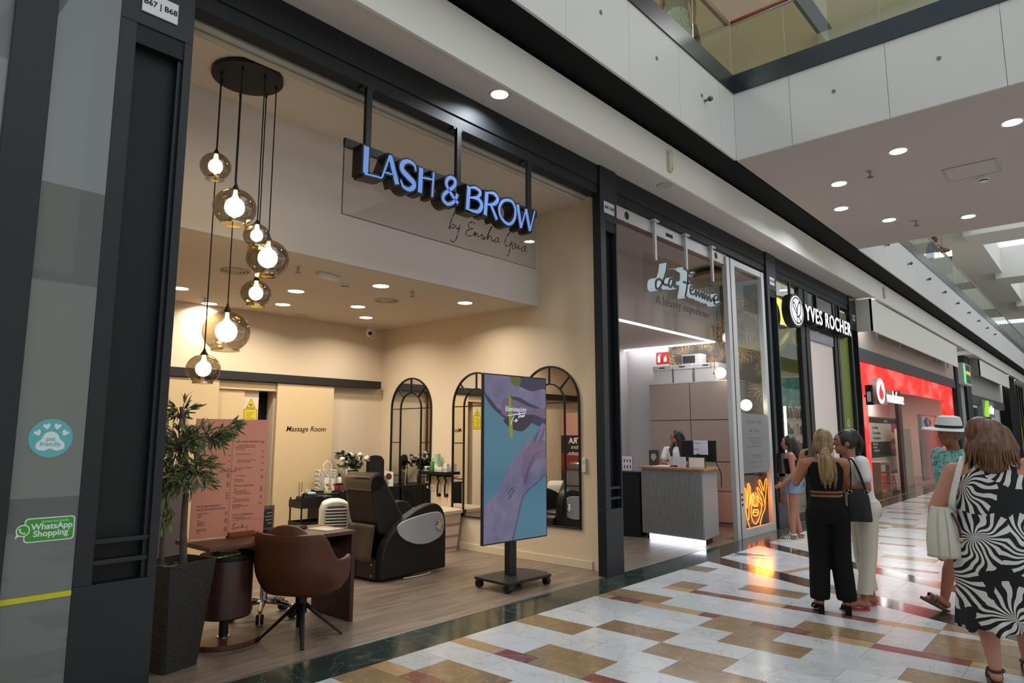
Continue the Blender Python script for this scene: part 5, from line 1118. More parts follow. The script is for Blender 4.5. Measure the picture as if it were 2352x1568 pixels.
t = thing_on('computer_monitor', 'black computer monitor seen from behind on the grey counter', 'monitor', (10.0, 4.93), R(97)); F = FR((0, 0, 0))
MB().box(-.28, -.02, .09, .28, .02, .41).build('screen_back', blackm, t, bevel=.006); MB().box(-.025, 0, 0, .025, .04, .2).build('stand', blackm, t); MB().lathe([(0, 0), (.11, 0), (.11, .012), (0, .012)], n=24).build('foot', blackm, t)
MB().tube(cr([(-.26, .02, .1), (-.31, .02, 0), (-.34, -.0, -.12), (-.335, 0, -.3)], 5), .008, 6).build('cable', blackm, t)
# notice sheets towards the customers (normal -x)
pw_ = M('notice_white', 'cfcfdc', .5)
t = thing('notice_sheet', 'white printed notice taped on the back of the monitor', 'notice', (9.975, 4.92, 1.32), R(-90)); F = FR((0, 0, 0)); MB().prism([(-.16, 0), (.16, 0), (.16, .22), (-.16, .22)], 0, .004, F).build('sheet', pw_, t); e = MB()
for y, w in ((.185, .1), (.17, .12), (.135, .03), (.09, .1), (.075, .09), (.045, .03)): e.ribbon([(-.12, y), (-.12+2*w*.7, y)], .006, .004, .005, F)
e.build('print', M('print_dark', '6a6a74', .6), t)
t = thing('acrylic_stand', 'clear acrylic stand with white card under the monitor', 'card stand', (9.72, 4.83, ZC), R(-90)); F = FR((0, 0, 0)); MB().prism([(-.15, 0), (.15, 0), (.15, .16), (-.15, .16)], 0, .006, F).build('holder', glass('acrylic'), t); MB().prism([(-.125, .005), (.125, .005), (.125, .15), (-.125, .15)], .006, .009, F).build('card', crm, t)
t = thing('price_card', 'small white card with round emblem on the counter front edge', 'card', (9.66, 5.05, ZC), R(-90)); F = FR((0, 0, 0)); MB().prism([(-.07, 0), (.07, 0), (.07, .16), (-.07, .16)], 0, .005, F).build('card', pw_, t); e = MB(); e.ribbon([(.045*math.cos(a), .085+.045*math.sin(a)) for a in [i*6.2832/24 for i in range(24)]], .003, .005, .006, F, closed=True)
for y, w in ((.145, .04), (.09, .02), (.075, .028), (.02, .04)): e.ribbon([(-w, y), (w, y)], .004, .005, .006, F)
e.build('print', M('print_violet', '77779a', .6), t)
t = thing('keyboard', 'black keyboard on the grey counter below the receptionist', 'keyboard', (9.78, 5.15, ZC), R(80)); bx(-.15, -.05, 0, .15, .05, .015).build('case', blackm, t); bx(-.14, -.04, .015, .14, .04, .02).build('keys', matte_black, t)
t = thing('paper_stack', 'loose papers on the left end of the grey counter', 'papers', (9.85, 5.5, ZC), R(20)); bx(-.1, -.14, 0, .1, .14, .004).build('sheet', pw_, t); bx(-.08, -.12, .004, .12, .1, .008).build('sheet', crm, t, )
t = thing('black_pedestal', 'tall black pedestal left of the grey counter', 'pedestal', (9.85, 6.05, 0), R(10)); bx(-.16, -.18, 0, .16, .18, 1.0).build('body', blackm, t, bevel=.01); bx(-.17, -.19, 1.0, .17, .19, 1.03).build('top', blackm, t)
t = thing('colour_chart', 'wood-framed nail colour chart standing on the black pedestal', 'chart', (9.78, 6.1, 1.03), R(-75)); F = FR((0, 0, 0)); MB().prism([(-.1, 0), (.1, 0), (.1, .26), (-.1, .26)], 0, .012, F).build('frame', M('chart_wood', 'a87c4a', .5), t); MB().prism([(-.085, .015), (.085, .015), (.085, .245), (-.085, .245)], .012, .014, F).build('sheet', pw_, t)
e = MB()
for r_ in range(2):
    for c_ in range(3): e.prism([(-.055+.05*c_, .05+.1*r_), (-.035+.05*c_, .05+.1*r_), (-.035+.05*c_, .09+.1*r_), (-.045+.05*c_, .11+.1*r_), (-.055+.05*c_, .09+.1*r_)], .014, .016, F)
e.build('nail_samples', M('nail_dark', '4a3034', .4), t)
t = thing('award_box', 'dark box with silver emblem on the counter left end', 'box', (9.98, 5.72, ZC), R(-80)); F = FR((0, 0, 0)); MB().prism([(-.08, 0), (.08, 0), (.08, .25), (-.08, .25)], -.05, 0, F).build('box', M('box_brown', '3c322c', .4), t); MB().prism([(0, .07), (.05, .13), (.03, .19), (-.03, .19), (-.05, .13)], 0, .006, F).build('emblem', M('silver', 'b8b4ae', .3, .8), t)
# tall cabinet of taupe doors along the right wall
t = thing('tall_cabinet', 'tall taupe cabinet with panelled doors behind the receptionist', 'cabinet', (11.8, 5.9, 0)); tp = M('cabinet_taupe', '9a8a80', .55); F = FR((0, 0, 0), (0, -1, 0))
bx(.02, -.85, 0, .48, .93, 2.6).build('carcass', M('cabinet_edge', '7d7069', .6), t)
for y0, y1 in ((-.92, -.06), (-.05, .84)):
    for z0, z1 in ((.08, .62), (.63, 1.14), (1.15, 1.9), (1.91, 2.6)): MB().prism([(y0+.004, z0), (y1-.004, z0), (y1-.004, z1-.006), (y0+.004, z1-.006)], -.02, .005, F).build('door', tp, t, bevel=.002)
bx(.0, -.86, 2.6, .5, .94, 2.62).build('top_panel', M('cabinet_lip', 'c0b8b4', .5), t)
for i, (y, lb) in enumerate(((6.53, 'left'), (6.1, 'middle'), (5.62, 'right'))):
    t = thing('storage_box', '%s white storage box with lid on the tall cabinet' % lb, 'storage box', (12.02, y, 2.62), 0, 'storage boxes on the cabinet'); sb_ = M('box_white', 'd0ccca', .6); w = .2 if i < 2 else .24
    bx(-.2, -w+.01, 0, .2, w-.01, .3).build('box', sb_, t, bevel=.006); bx(-.215, -w, .25, .215, w, .34).build('lid', sb_, t, bevel=.008); bx(-.218, -.06, .29, -.214, .06, .31).build('handle', blackm, t)
t = thing('microwave', 'small white microwave behind the storage boxes', 'microwave', (12.12, 6.0, 2.97)); bx(-.12, -.2, 0, .12, .2, .2).build('case', whiteplastic, t, bevel=.006); bx(-.124, -.08, .03, -.12, .18, .17).build('window', M('mw_window', '4a474a', .3), t)
t = thing('fire_sign', 'red fire extinguisher sign on the wall above the storage boxes', 'sign', (12.299, 6.78, 3.18), R(-90)); F = FR((0, 0, 0)); MB().prism([(-.14, -.12), (.14, -.12), (.14, .12), (-.14, .12)], 0, .005, F).build('plate', M('fire_red', 'b0201c', .5), t); e = MB(); e.prism(rrect(-.11, -.09, -.05, .05, .015), .005, .007, F); e.ribbon([(-.08, .05), (-.08, .08), (-.04, .08), (-.03, .05)], .012, .005, .007, F)
e.prism([(.03, -.08), (.09, -.08), (.1, -.02), (.07, .06), (.06, 0), (.04, .03), (.025, -.03)], .005, .007, F); e.build('pictogram', crm, t)
# brass ring globe lamps
def sconce(loc, label, ring=True):
    t = thing('globe_sconce', label, 'lamp', loc, 0, 'brass globe lamps'); br_ = M('brass', '8a6a3c', .3, .9)
    MB().ell((0, -.0, 0), .1, 20, 14).build('globe', M('globe_white', 'ffffff', .4, emit=5, ecol='fff1e0'), t, smooth=80)
    MB().ell((0, .11, 0), (.03, .03, .03), 12, 8).build('holder', br_, t, smooth=60); MB().tube([(0, .11, -.1), (0, .11, .9)], .006, 6).build('rod', br_, t)
    if ring: MB().tube([(.16*math.cos(a), .11, .16+.16*math.sin(a)) for a in [R(-90)+i*R(300)/24 for i in range(25)]], .005, 6).build('ring', br_, t)
    point('sconce_glow', (loc[0]-.02, loc[1]-.1, loc[2]), 5, (1, .9, .75), .09); return t
q = gx(1655, 856, 11.7); sconce(tuple(q), 'glowing globe lamp beside the storage boxes'); q = gx(1714, 930, 11.7); sconce(tuple(q), 'glowing globe lamp seen through the glass panel', False); q = gx(1673, 775, 11.7); sconce(tuple(q), 'upper globe lamp half hidden by the white door frame')
t = thing('wooden_canopy', 'round brown wooden lamp canopy near the ceiling of the beauty shop', 'lamp canopy', (11.05, 5.03, 4.36)); MB().lathe([(0, 0), (.33, 0), (.36, .03), (.36, .06), (0, .08)], n=36).build('disc', wood('canopy_wood', '5a3d24', '7d5a38', .5), t, smooth=40); MB().cyl((0, 0, .08), (0, 0, .14), .05, n=14).build('mount', blackm, t)
for i, (x, y) in enumerate(((-.1, .05), (.12, .1), (.05, -.1))): MB().cyl((x, y, 0), (x, y, -.9-.25*i), .004, n=6).build('cord', M('cord_brown', '5a3d24', .6), t)
# glass entrance panel with white frame, frosted notice and neon face
t = thing('glass_entrance_panel', 'white-framed glass panel with frosted notice beside the beauty shop entrance', 'glass panel', (11.3, 4.55, 0)); S0 = XF[t.name]
for a in ((10.5, 10.62), (10.66, 10.82), (11.98, 12.1)): W2(bx(a[0], 4.56, 0, a[1], 4.64, 4.56)).build('stile', wfr, t, bevel=.004)
W2(bx(10.62, 4.57, 0, 10.66, 4.62, 4.56)).build('seal', blackm, t); W2(bx(10.82, 4.57, 0, 11.98, 4.63, .12)).build('bottom_rail', wfr, t); W2(bx(10.82, 4.57, 4.46, 11.98, 4.63, 4.56)).build('top_rail', wfr, t)
W2(bx(10.82, 4.595, .12, 11.98, 4.603, 4.46)).build('glass_pane', clear, t)
fr_ = NT('frosted_film'); fr_.n.remove(fr_.b); a_ = fr_.N('BsdfTransparent'); b_ = fr_.N('BsdfDiffuse'); b_.inputs[0].default_value = lin('8d8f8d'); mx = fr_.N('MixShader'); mx.inputs[0].default_value = .72; fr_.L(a_.outputs[0], mx.inputs[1]); fr_.L(b_.outputs[0], mx.inputs[2]); fr_.L(mx.outputs[0], fr_.out.inputs[0])
fm_ = W2(bx(10.83, 4.59, 1.0, 11.97, 4.593, 1.98)).build('frosted_notice', fr_.m, t); e = MB(); F = FR((11.4, 4.589, 0))
e.text('Bronze Leaf', .12, F @ T(0, 1.85, 0), .001, shear=.3); e.text('Nails  ·  Beauty', .07, F @ T(0, 1.7, 0), .001)
for i, y in enumerate((1.58, 1.54, 1.5, 1.44, 1.3, 1.26, 1.18, 1.1)): e.ribbon([(-.3+.1*(i % 3), y), (.3-.06*(i % 2), y)], .012, 0, .002, F)
W2(e).build('notice_print', M('print_dark'), t)
e = MB(); 
for y in (.5, .58, .66): e.prism([(-.72, y), (-.66, y), (-.66, y+.04), (-.72, y+.04)], 0, .002, FR((11.4, 4.5595, 0)))
W2(e).build('lock_marks', matte_black, t)
nz_ = lambda u, v: gy(1690+u/9.8, 1080+v/9.8, 4.7)
NEO = [[(358, 1420), (320, 1290), (265, 1120), (240, 980), (222, 850), (205, 650), (190, 420), (212, 420), (238, 600), (250, 860)], [(255, 860), (255, 560), (262, 380), (285, 290), (302, 360), (275, 600), (255, 850)], [(300, 360), (325, 365), (332, 500), (312, 700), (300, 900), (290, 1115)],
       [(302, 850), (330, 700), (365, 560), (392, 530), (402, 620), (372, 750), (345, 900), (350, 1020), (390, 1140), (440, 1205), (490, 1150), (540, 1020), (572, 880), (570, 760), (500, 665), (478, 590), (502, 582), (580, 680)], [(578, 690), (612, 800)],
       [(590, 690), (560, 600), (500, 490), (480, 400), (510, 400), (600, 560)], [(600, 560), (575, 420), (530, 300), (530, 235), (552, 228), (632, 460)], [(590, 480), (640, 680), (658, 850), (600, 1000), (555, 1180), (535, 1370)], [(632, 470), (655, 260), (685, 180), (692, 300), (672, 600), (656, 860)],
       [(405, 750), (407, 800), (425, 812), (446, 795), (470, 812), (492, 795), (488, 745)], [(390, 955), (430, 935), (470, 946), (505, 940)]]
t = thing('neon_sign', 'orange neon sign of a face framed by two hands behind glass', 'neon sign', (11.3, 4.7, .1)); S0 = XF[t.name]; neo = M('neon_orange', 'ff8a20', .4, emit=5.5, ecol='ff6a0c')
for pts in NEO: W2(MB().tube(cr([nz_(*p) for p in pts], 4), .008, 6)).build('neon_tube', neo, t)
W2(MB().tube(cr([nz_(*p) for p in ((385, 950), (415, 880), (450, 892), (490, 880), (512, 945), (480, 1010), (430, 1025), (400, 1000))], 4, True), .010, 6, closed=True)).build('neon_tube', neo, t)
q0, q1 = nz_(180, 1440), nz_(780, 100)
W2(bx(q0.x, 4.715, .14, 11.95, 4.72, 1.0)).build('backing_sheet', glass('neon_backing', 'f4f0ee', .01), t)
point('neon_glow', (11.5, 4.62, .55), 14, (1, .36, .06), .2)
t = thing('floor_box', 'grey shop box standing behind the neon sign', 'box', (12.05, 5.0, 0)); bx(-.15, -.2, 0, .15, .2, .9).build('box', M('dim_grey', '5a5552', .6), t, bevel=.01); bx(-.155, -.205, .9, .155, .205, .93).build('lid', M('dim_grey2', '4a4543', .6), t)
# ================================================================== COSMETICS SHOP (third shop)
olive = M('olive_panel', '6f7d1c', .5); crw = M('cream_panel', 'ded3c8', .6); S0 = Matrix()
sg3 = thing('hanging_sign', 'lit white letter sign with round leaf emblem over the cosmetics shop', 'sign', (15, 4.5, 4.0)); S0 = XF[sg3.name]
c0 = gy(1830, 713, 4.42); lit = M('sign_lit', 'ffffff', .5, emit=1.05, ecol='f4f6ff')
F = FR((c0.x, 4.42, c0.z))
W2(MB().prism([(.40*math.cos(a), .33*math.sin(a)) for a in [i*6.2832/40 for i in range(40)]], -.15, 0, F)).build('emblem_body', blk, sg3); W2(MB().prism([(.35*math.cos(a), .285*math.sin(a)) for a in [i*6.2832/40 for i in range(40)]], 0, .008, F)).build('emblem_face', lit, sg3)
e = MB(); e.ribbon([(.31*math.cos(a), .25*math.sin(a)) for a in [i*6.2832/40 for i in range(40)]], .03, .008, .012, F, closed=True)
for pts in (((0, -.25), (-.02, -.05), (.06, .12), (.16, .2)), ((.16, .2), (.2, .02), (.1, -.1), (0, -.12)), ((.0, -.1), (-.12, 0), (-.22, .08), (-.16, .14), (-.05, .04), (0, -.06)), ((.05, -.1), (.18, -.2))): e.ribbon([(p.x, p.y) for p in cr([Vector((*p, 0)) for p in pts], 6)], .035, .008, .012, F)
W2(e).build('emblem_leaf', blk, sg3)
a, b = gy(1846, 735, 4.42), gy(1952, 756, 4.42); W_ = b.x-a.x
bo = MB().text('YVES ROCHER', W_/7.35, FR(((a.x+b.x)/2, 4.47, 4.03)), .075, bold=.018, space=1.14); letters(W2(bo), 'letter', blk, sg3); bo = MB().text('YVES ROCHER', W_/7.35, FR(((a.x+b.x)/2, 4.388, 4.03)), .004, bold=.002, space=1.14); letters(W2(bo), 'letter_face', lit, sg3)
W2(bx(13.0, 4.545, 3.86, 17.0, 4.575, 3.95)).build('support_bar', blk, sg3)
for x in (13.4, 15.0, 16.6): W2(bx(x-.03, 4.54, 4.1, x+.03, 4.58, 4.6)).build('hanger', blk, sg3)
t = thing('shop_window', 'tall display window of the cosmetics shop with dark mullions', 'shop window', (15, 4.6, 0)); S0 = XF[t.name]
W2(bx(12.62, 4.62, .15, 13.98, 4.63, 4.6)).build('glass_pane', clear, t)
for x0, x1 in ((13.98, 14.2), (14.3, 14.52), (16.2, 16.35), (16.42, 16.55)): W2(bx(x0, 4.57, 0, x1, 4.66, 4.6)).build('mullion', blackm, t)
W2(bx(12.62, 4.58, 0, 14.0, 4.66, .15)).build('sill', blackm, t); W2(bx(14.2, 4.6, 0, 14.3, 4.61, 4.6)).build('glass_pane', clear, t); W2(bx(14.2, 4.585, 3.6, 16.5, 4.6, 4.6)).build('dark_transom_glass', M('dark_glass', '2a2a2c', .15), t)
tag(bx(14.55, 4.62, 0, 16.18, 4.7, 3.85).build('advertising_wall', crw, bevel=.004), 'tall cream display panel in the cosmetics shop front', 'panel')
t = thing('olive_cladding', 'tall olive green panel at the right end of the cosmetics shop', 'panel', (16.95, 4.6, 0)); bx(-.4, 0, 0, .41, .05, 4.5).build('board', olive, t, bevel=.003); e = MB(); e.ribbon([(.06*math.cos(a), 1.9+.08*math.sin(a)) for a in [i*6.28/20 for i in range(20)]], .02, .0, .004, FR((0, 0, 0)), closed=True); e.text('since 1959', .07, FR((0, 0, 1.75)), .002); e.build('print', crm, t)
t = thing('cosmetics_drape', 'yellow-green curved hanging drape high in the cosmetics shop', 'drape', (0, 0, 0)); yg = M('drape_yellow', 'c9c43a', .6); 
MB().grid(lambda u, v: (13.6+1.95*u, 5.08+.05*math.sin(u*9), 4.55-(1.0+.25*math.sin(u*7))*v), 24, 8).build('drape_cloth', yg, t, smooth=80, solid=.02); bx(13.6, 5.14, 2.98, 15.8, 5.2, 3.6).build('green_fascia', olive, t); MB().ell((13.12, 4.76, 3.95), (.26, .05, .28), 18, 12).build('green_disc', olive, t, smooth=60)
shw = M('shop3_wall', 'cbbfb2', .8)
w3 = MB(); w3.box(12.5, 8.5, 0, 18.2, 8.6, 4.6); w3.build('wall_back', shw)['kind'] = 'structure'; bx(17.9, 4.72, 0, 18.0, 8.5, 4.6).build('wall_right', shw)['kind'] = 'structure'; bx(12.42, 4.66, 0, 12.5, 8.5, 4.6).build('wall_left', shw)['kind'] = 'structure'
bx(12.5, 5.0, 3.9, 18, 8.5, 3.95).build('ceiling', M('shop3_ceiling', 'd8d2cc', .8))['kind'] = 'structure'; bx(12.45, 4.575, -.1, 18.2, 8.5, 0).build('floor', M('shop3_floor', '9a9088', .3))['kind'] = 'structure'
area('shop3_ceiling_light', (14.8, 6.4, 3.85), 2.2, 70, (1, .94, .86))
downlight((14.0, 4.88, 4.6), .08, 'round lamp above the leaf emblem', None, lampn, 45, warm, .01)
t = thing('wall_picture', 'teal picture on the rear wall of the cosmetics shop', 'picture', (17.86, 6.18, 2.55), R(-90)); tl_ = NT('teal_picture'); tl_.L(tl_.ramp(tl_.noise(tl_.coord(), 4, 6, .6, 1), [(.3, '1f5f60'), (.55, '3f9a96'), (.75, 'bfe0d8')]), tl_.b.inputs['Base Color']); bx(-.6, 0, -.2, .6, .03, .55).build('canvas', tl_.m, t); bx(-.63, .005, -.23, .63, .05, .58).build('frame', crm, t)
t = thing('product_shelf', 'white product shelf in the cosmetics shop window', 'shelf', (15.75, 5.55, 0))
for z in (.3, .75, 1.2, 1.6, 1.95): bx(-.9, -.2, z, .9, .2, z+.04).build('shelf_board', crm, t)
for x in (-.9, -.1, .88): bx(x, -.2, 0, x+.03, -.17, 2.0).build('upright', crm, t)
rg = random.Random(3)
for zi, z in enumerate((.79, 1.24, 1.64, 1.99)):
    for k in range(8):
        x = 14.95+.21*k; c = rg.choice(('1d1d20', '2a2a2e', '8a2f2c', 'd8d0c4')) if zi else rg.choice(('8a2f2c', 'd8d0c4', '4a6a3a')); h = rg.uniform(.14, .28)
        bottle('bottle', '%s product in %s row of the cosmetics shop shelf' % (('leftmost', 'second', 'third', 'fourth', 'fifth', 'sixth', 'seventh', 'rightmost')[k], ('bottom', 'second', 'third', 'top')[zi]), 'bottle', (x, 5.5, z), [(0, 0), (.045, 0), (.045, h*.7), (.018, h*.85), (0, h*.85)], M('prod_'+c, c, .35), [(.02, h*.85), (.02, h), (0, h)], blackm, group='products on the shelf')
t = thing('pink_poster', 'pink and violet poster stand inside the cosmetics window', 'poster', (13.15, 5.0, 0), R(-10)); pm = NT('pink_poster_print'); gr_ = pm.N('TexGradient'); pm.L(pm.coord((.5, .5, .5), rot=(0, R(90), 0)), gr_.inputs[0]); pm.L(pm.ramp(gr_.outputs[0], [(.0, 'd8606a'), (.5, 'c86a9a'), (1, '8f86c8')]), pm.b.inputs['Base Color']); bx(-.2, 0, .2, .12, .03, 2.1).build('poster', pm.m, t); bx(-.22, -.02, 0, .14, .05, .2).build('base', crm, t)
t = thing('light_column', 'white vertical light tube at the edge of the cosmetics window', 'light', (13.9, 4.95, .2)); bx(-.02, -.02, 0, .02, .02, 2.0).build('tube', M('tube_white', 'ffffff', .5, emit=3), t); bx(-.03, -.03, -.2, .03, .03, 0).build('foot', blackm, t)
t = thing('black_column_box', 'dark box screen low on the column left of the cosmetics shop', 'screen', (12.4, 4.5, 0)); bx(-.2, -.06, .45, .2, .02, .9).build('lower_box', M('dark_box', '2a2c2e', .5), t, bevel=.005); bx(-.2, -.05, .95, .2, .02, 1.3).build('upper_box', blackm, t, bevel=.005)
# ================================================================== RED PHONE SHOP (fourth shop)
gb = M('grey_beam', '3c3b3c', .6); bw = M('shop4_wall', 'b3a498', .8, spec=.2)
bx(18.0, 4.57, 3.77, 31.5, 4.75, 4.97).build('wall_front', bw)['kind'] = 'structure'; bx(18.0, 4.54, 3.45, 31.5, 4.75, 3.77).build('beam', gb)['kind'] = 'structure'
t = thing('fascia_board', 'long white fascia board hanging above the red phone shop', 'fascia board', (24, 4.3, 4.5)); bx(-6.1, -.13, -.37, 5.9, -.09, .42).build('board', band, t); bx(-6.1, -.13, -.37, -6.05, .25, .42).build('end_return', band, t)
for i in range(5): bx(-5.6+2.4*i, -.1, -.55, -5.57+2.4*i, -.07, -.37).build('hanging_wire', greymet, t)
rdm = NT('red_light'); rdm.b.inputs['Base Color'].default_value = lin('c01008'); rdm.L(rdm.ramp(rdm.noise(rdm.coord((.5, .5, 1.4)), 1.4, 1, .4), [(.45, 'ff1408'), (.5, 'ff2a1c'), (.62, 'f06a62')]), rdm.b.inputs['Emission Color']); rdm.b.inputs['Emission Strength'].default_value = 1.05; rdm.b.inputs['Roughness'].default_value = .2
t = thing('red_light_frame', 'glowing red light frame around the phone shop front', 'light frame', (24.5, 4.6, 0))
bx(-6.3, 0, 2.88, 6.5, .08, 3.45).build('top_band', rdm.m, t); bx(-6.2, 0, 0, -5.8, .08, 2.88).build('side_band', rdm.m, t); bx(4.6, 0, 0, 6.5, .08, 2.88).build('side_band', rdm.m, t)
t = thing('hanging_sign', 'lit white letter sign with round red drop logo at the phone shop', 'sign', (21, 4.5, 2.7)); S0 = XF[t.name]; c0 = gy(2023, 898, 4.45); F = FR((c0.x, 4.45, c0.z)); redl = M('logo_red', 'd8201a', .5, emit=.8)
W2(MB().prism([(.42*math.cos(a), .34*math.sin(a)) for a in [i*6.2832/40 for i in range(40)]], -.2, 0, F)).build('logo_body', M('logo_side', 'a89088', .5), t); W2(MB().prism([(.40*math.cos(a), .325*math.sin(a)) for a in [i*6.2832/40 for i in range(40)]], 0, .008, F)).build('logo_face', lit, t)
W2(MB().prism([(p.x, p.y) for p in cr([Vector(q) for q in ((.12, .2, 0), (-.05, .13, 0), (-.2, -.02, 0), (-.17, -.16, 0), (0, -.22, 0), (.18, -.16, 0), (.2, -.02, 0), (.06, .06, 0), (.05, .14, 0))], 4, True)], .008, .014, F)).build('logo_drop', redl, t)
a, b = gy(2034, 903, 4.45), gy(2078, 926, 4.45); letters(W2(MB().text('vodafone', (b.x-a.x)/4.5, FR(((a.x+b.x)/2, 4.45, 2.63)), .012, space=1.1)), 'letter', M('sign_lit_soft', 'ffffff', .5, emit=.75), t)
t = thing('shop_window', 'wide glass front of the red phone shop with steel mullion', 'shop window', (24, 4.6, 0)); S0 = XF[t.name]
for x0, x1 in ((18.72, 22.0), (22.35, 29.1)): W2(bx(x0, 4.66, 0, x1, 4.67, 2.9)).build('glass_pane', clear, t)
for x0, x1 in ((22.0, 22.12), (22.2, 22.35)): W2(bx(x0, 4.6, 0, x1, 4.7, 2.9)).build('mullion', M('bronze_frame', '5c5048', .4, .5), t)
bx(18.2, 6.9, 0, 31.5, 7.0, 3.9).build('wall_back', M('shop4_inner', 'd6c4ba', .8))['kind'] = 'structure'; bx(31.3, 4.75, 0, 31.4, 8.3, 3.9).build('wall_right', M('shop4_inner'))['kind'] = 'structure'; bx(18.2, 4.75, 3.2, 31.5, 8.2, 3.25).build('ceiling', M('shop4_ceiling', 'c9bab4', .8))['kind'] = 'structure'; bx(18.2, 4.575, -.1, 31.5, 8.2, 0).build('floor', M('shop4_floor', '5a4038', .12))['kind'] = 'structure'
area('shop4_ceiling_light', (22.5, 5.9, 3.15), 1.8, 150, (1, .93, .9)); area('shop4_ceiling_light', (28, 5.9, 3.15), 1.8, 110, (1, .93, .9))
a, b = gy(1997, 962, 4.9), gy(2072, 960, 4.9); t = thing('phone_plan_poster', 'phone plan poster board reading Tu Plan with red price disc', 'poster', (20.9*1.14, 5.6, -.2)); t.scale = (1.14,)*3; F = FR((0, 0, 0)); pw0, pw1 = a.x-20.9, b.x-20.9; wd = pw1-pw0
MB().prism([(pw0, .5), (pw1, .5), (pw1, 2.1), (pw0, 2.1)], -.06, 0, F).build('frame', M('poster_wood', '8a4a2c', .5), t); MB().prism([(pw0, .6), (pw1-.1, .6), (pw1-.1, 1.93), (pw0, 1.93)], 0, .008, F).build('white_field', crm, t); MB().prism([(pw0, 1.93), (pw1-.1, 1.93), (pw1-.1, 2.06), (pw0, 2.06)], 0, .008, F).build('black_header', matte_black, t); MB().prism([(pw0, 1.0), (pw0+wd*.72, 1.0), (pw0+wd*.72, 1.42), (pw0, 1.42)], .008, .012, F).build('black_field', matte_black, t)
MB().prism([(pw0+wd*.66+.5*math.cos(a_), 1.26+.24*math.sin(a_)) for a_ in [i*6.2832/30 for i in range(30)]], .012, .016, F).build('price_disc', M('disc_red', 'c8281e', .5), t); MB().prism([(pw0+wd*.62, 1.68), (pw0+wd*.84, 1.68), (pw0+wd*.84, 1.93), (pw0+wd*.62, 1.93)], .008, .012, F).build('red_tab', M('disc_red'), t)
e = MB(); FS = F @ Matrix.Diagonal((1.9, 1, 1, 1))
def PT(s, u, y, sz, al='LEFT', bold=.002): e.text(s, sz, F @ T(pw0+wd*u, y, .013) @ Matrix.Diagonal((1.9, 1, 1, 1)), .001, al, bold=bold)
PT('Tu Plan.', .06, 1.8, .1); PT('Tus reglas.', .06, 1.66, .1); PT('Tu ahorro.', .06, 1.52, .1); e.build('lettering', M('print_black', '2a2628', .6), t); e = MB(); PT('LOWI', .45, 1.99, .09, 'CENTER'); PT('Fibra Fit', .05, 1.36, .08); PT('500 Mb', .05, 1.27, .07); PT('+ 20GB 5G', .05, 1.18, .07); e.text('31€', .2, F @ T(pw0+wd*.66, 1.26, .018) @ Matrix.Diagonal((1.7, 1, 1, 1)), .001, bold=.008); e.build('lettering', crm, t)
t = thing('display_table', 'wooden display table inside the red phone shop entrance', 'table', (20.9, 5.12, 0)); ow_ = wood('shop_oak', '8a5634', 'a86f46', .4)
bx(-.7, -.35, .82, .4, .35, .9).build('table_top', ow_, t); bx(-.7, -.35, 0, -.6, .35, .82).build('side', ow_, t); bx(.28, -.35, 0, .4, -.25, .82).build('leg', ow_, t); bx(-.6, -.35, .0, .28, .35, .1).build('base', ow_, t); bx(-.55, .3, .1, .28, .34, .82).build('rear_panel', ow_, t)
tag(bx(24.5, 5.1, 0, 25.8, 5.3, 1.83).build('totem', M('totem_cream', 'cfae98', .6), bevel=.006), 'cream totem behind the plan poster in the phone shop', 'totem')
t = thing('red_stand', 'low red leaflet stand on the phone shop floor', 'leaflet stand', (21.9, 4.86, 0)); MB().prism([(-.3, 0), (.45, 0), (.2, .5), (-.1, .5)], -.3, 0, FR((0, 0, 0))).build('stand', M('disc_red'), t); bx(-.4, -.05, 0, .5, .35, .05).build('foot', blackm, t); e = MB(); e.text('5G', .2, FR((.05, -.004, .25)), .002); e.build('print', crm, t)
t = thing('reflected_logo', 'modelled reflection of a blue and red arrow logo in the phone shop glass', 'sign', (28.4, 4.95, 2.05)); t.scale = (1.75, 1, 1.15); F = FR((0, 0, 0)); bx(-1.1, 0, -1.7, 1.1, .05, .25).build('panel', M('panel_glass_grey', '8f9598', .2), t)  # solid panel stands in for a logo mirrored in the shop glass
MB().prism([(-.9, -.16), (.9, -.16), (.9, .2), (-.9, .2)], 0, .01, F).build('white_field', crm, t); MB().prism([(-.75, .02), (-.5, .16), (-.35, .16), (-.42, .02), (-.35, -.12), (-.5, -.12)], .01, .02, F).build('blue_mark', M('logo_blue', '2a4a9a', .5), t); MB().prism([(.0, .02), (-.2, .14), (-.25, .06), (-.16, .02), (-.25, -.03), (-.2, -.1)], .01, .02, F).build('red_mark', M('disc_red'), t); MB().prism([(.5, .14), (.75, .02), (.5, -.1), (.58, .02)], .01, .02, F).build('red_mark', M('disc_red'), t)
t = thing('blade_sign', 'small dark projecting sign beside the red light frame', 'sign', (18.1, 4.42, 2.55)); bx(-.06, -.1, -.2, .06, .05, .28).build('panel', matte_black, t); bx(-.065, -.07, -.12, -.06, .02, .12).build('pictogram', crm, t); bx(-.02, .05, .0, .02, .1, .04).build('bracket', blackm, t)
tag(bx(17.95, 4.54, .0, 18.03, 4.7, 3.45).build('pilaster', blackm), 'black pilaster at the left end of the phone shop', 'pilaster')
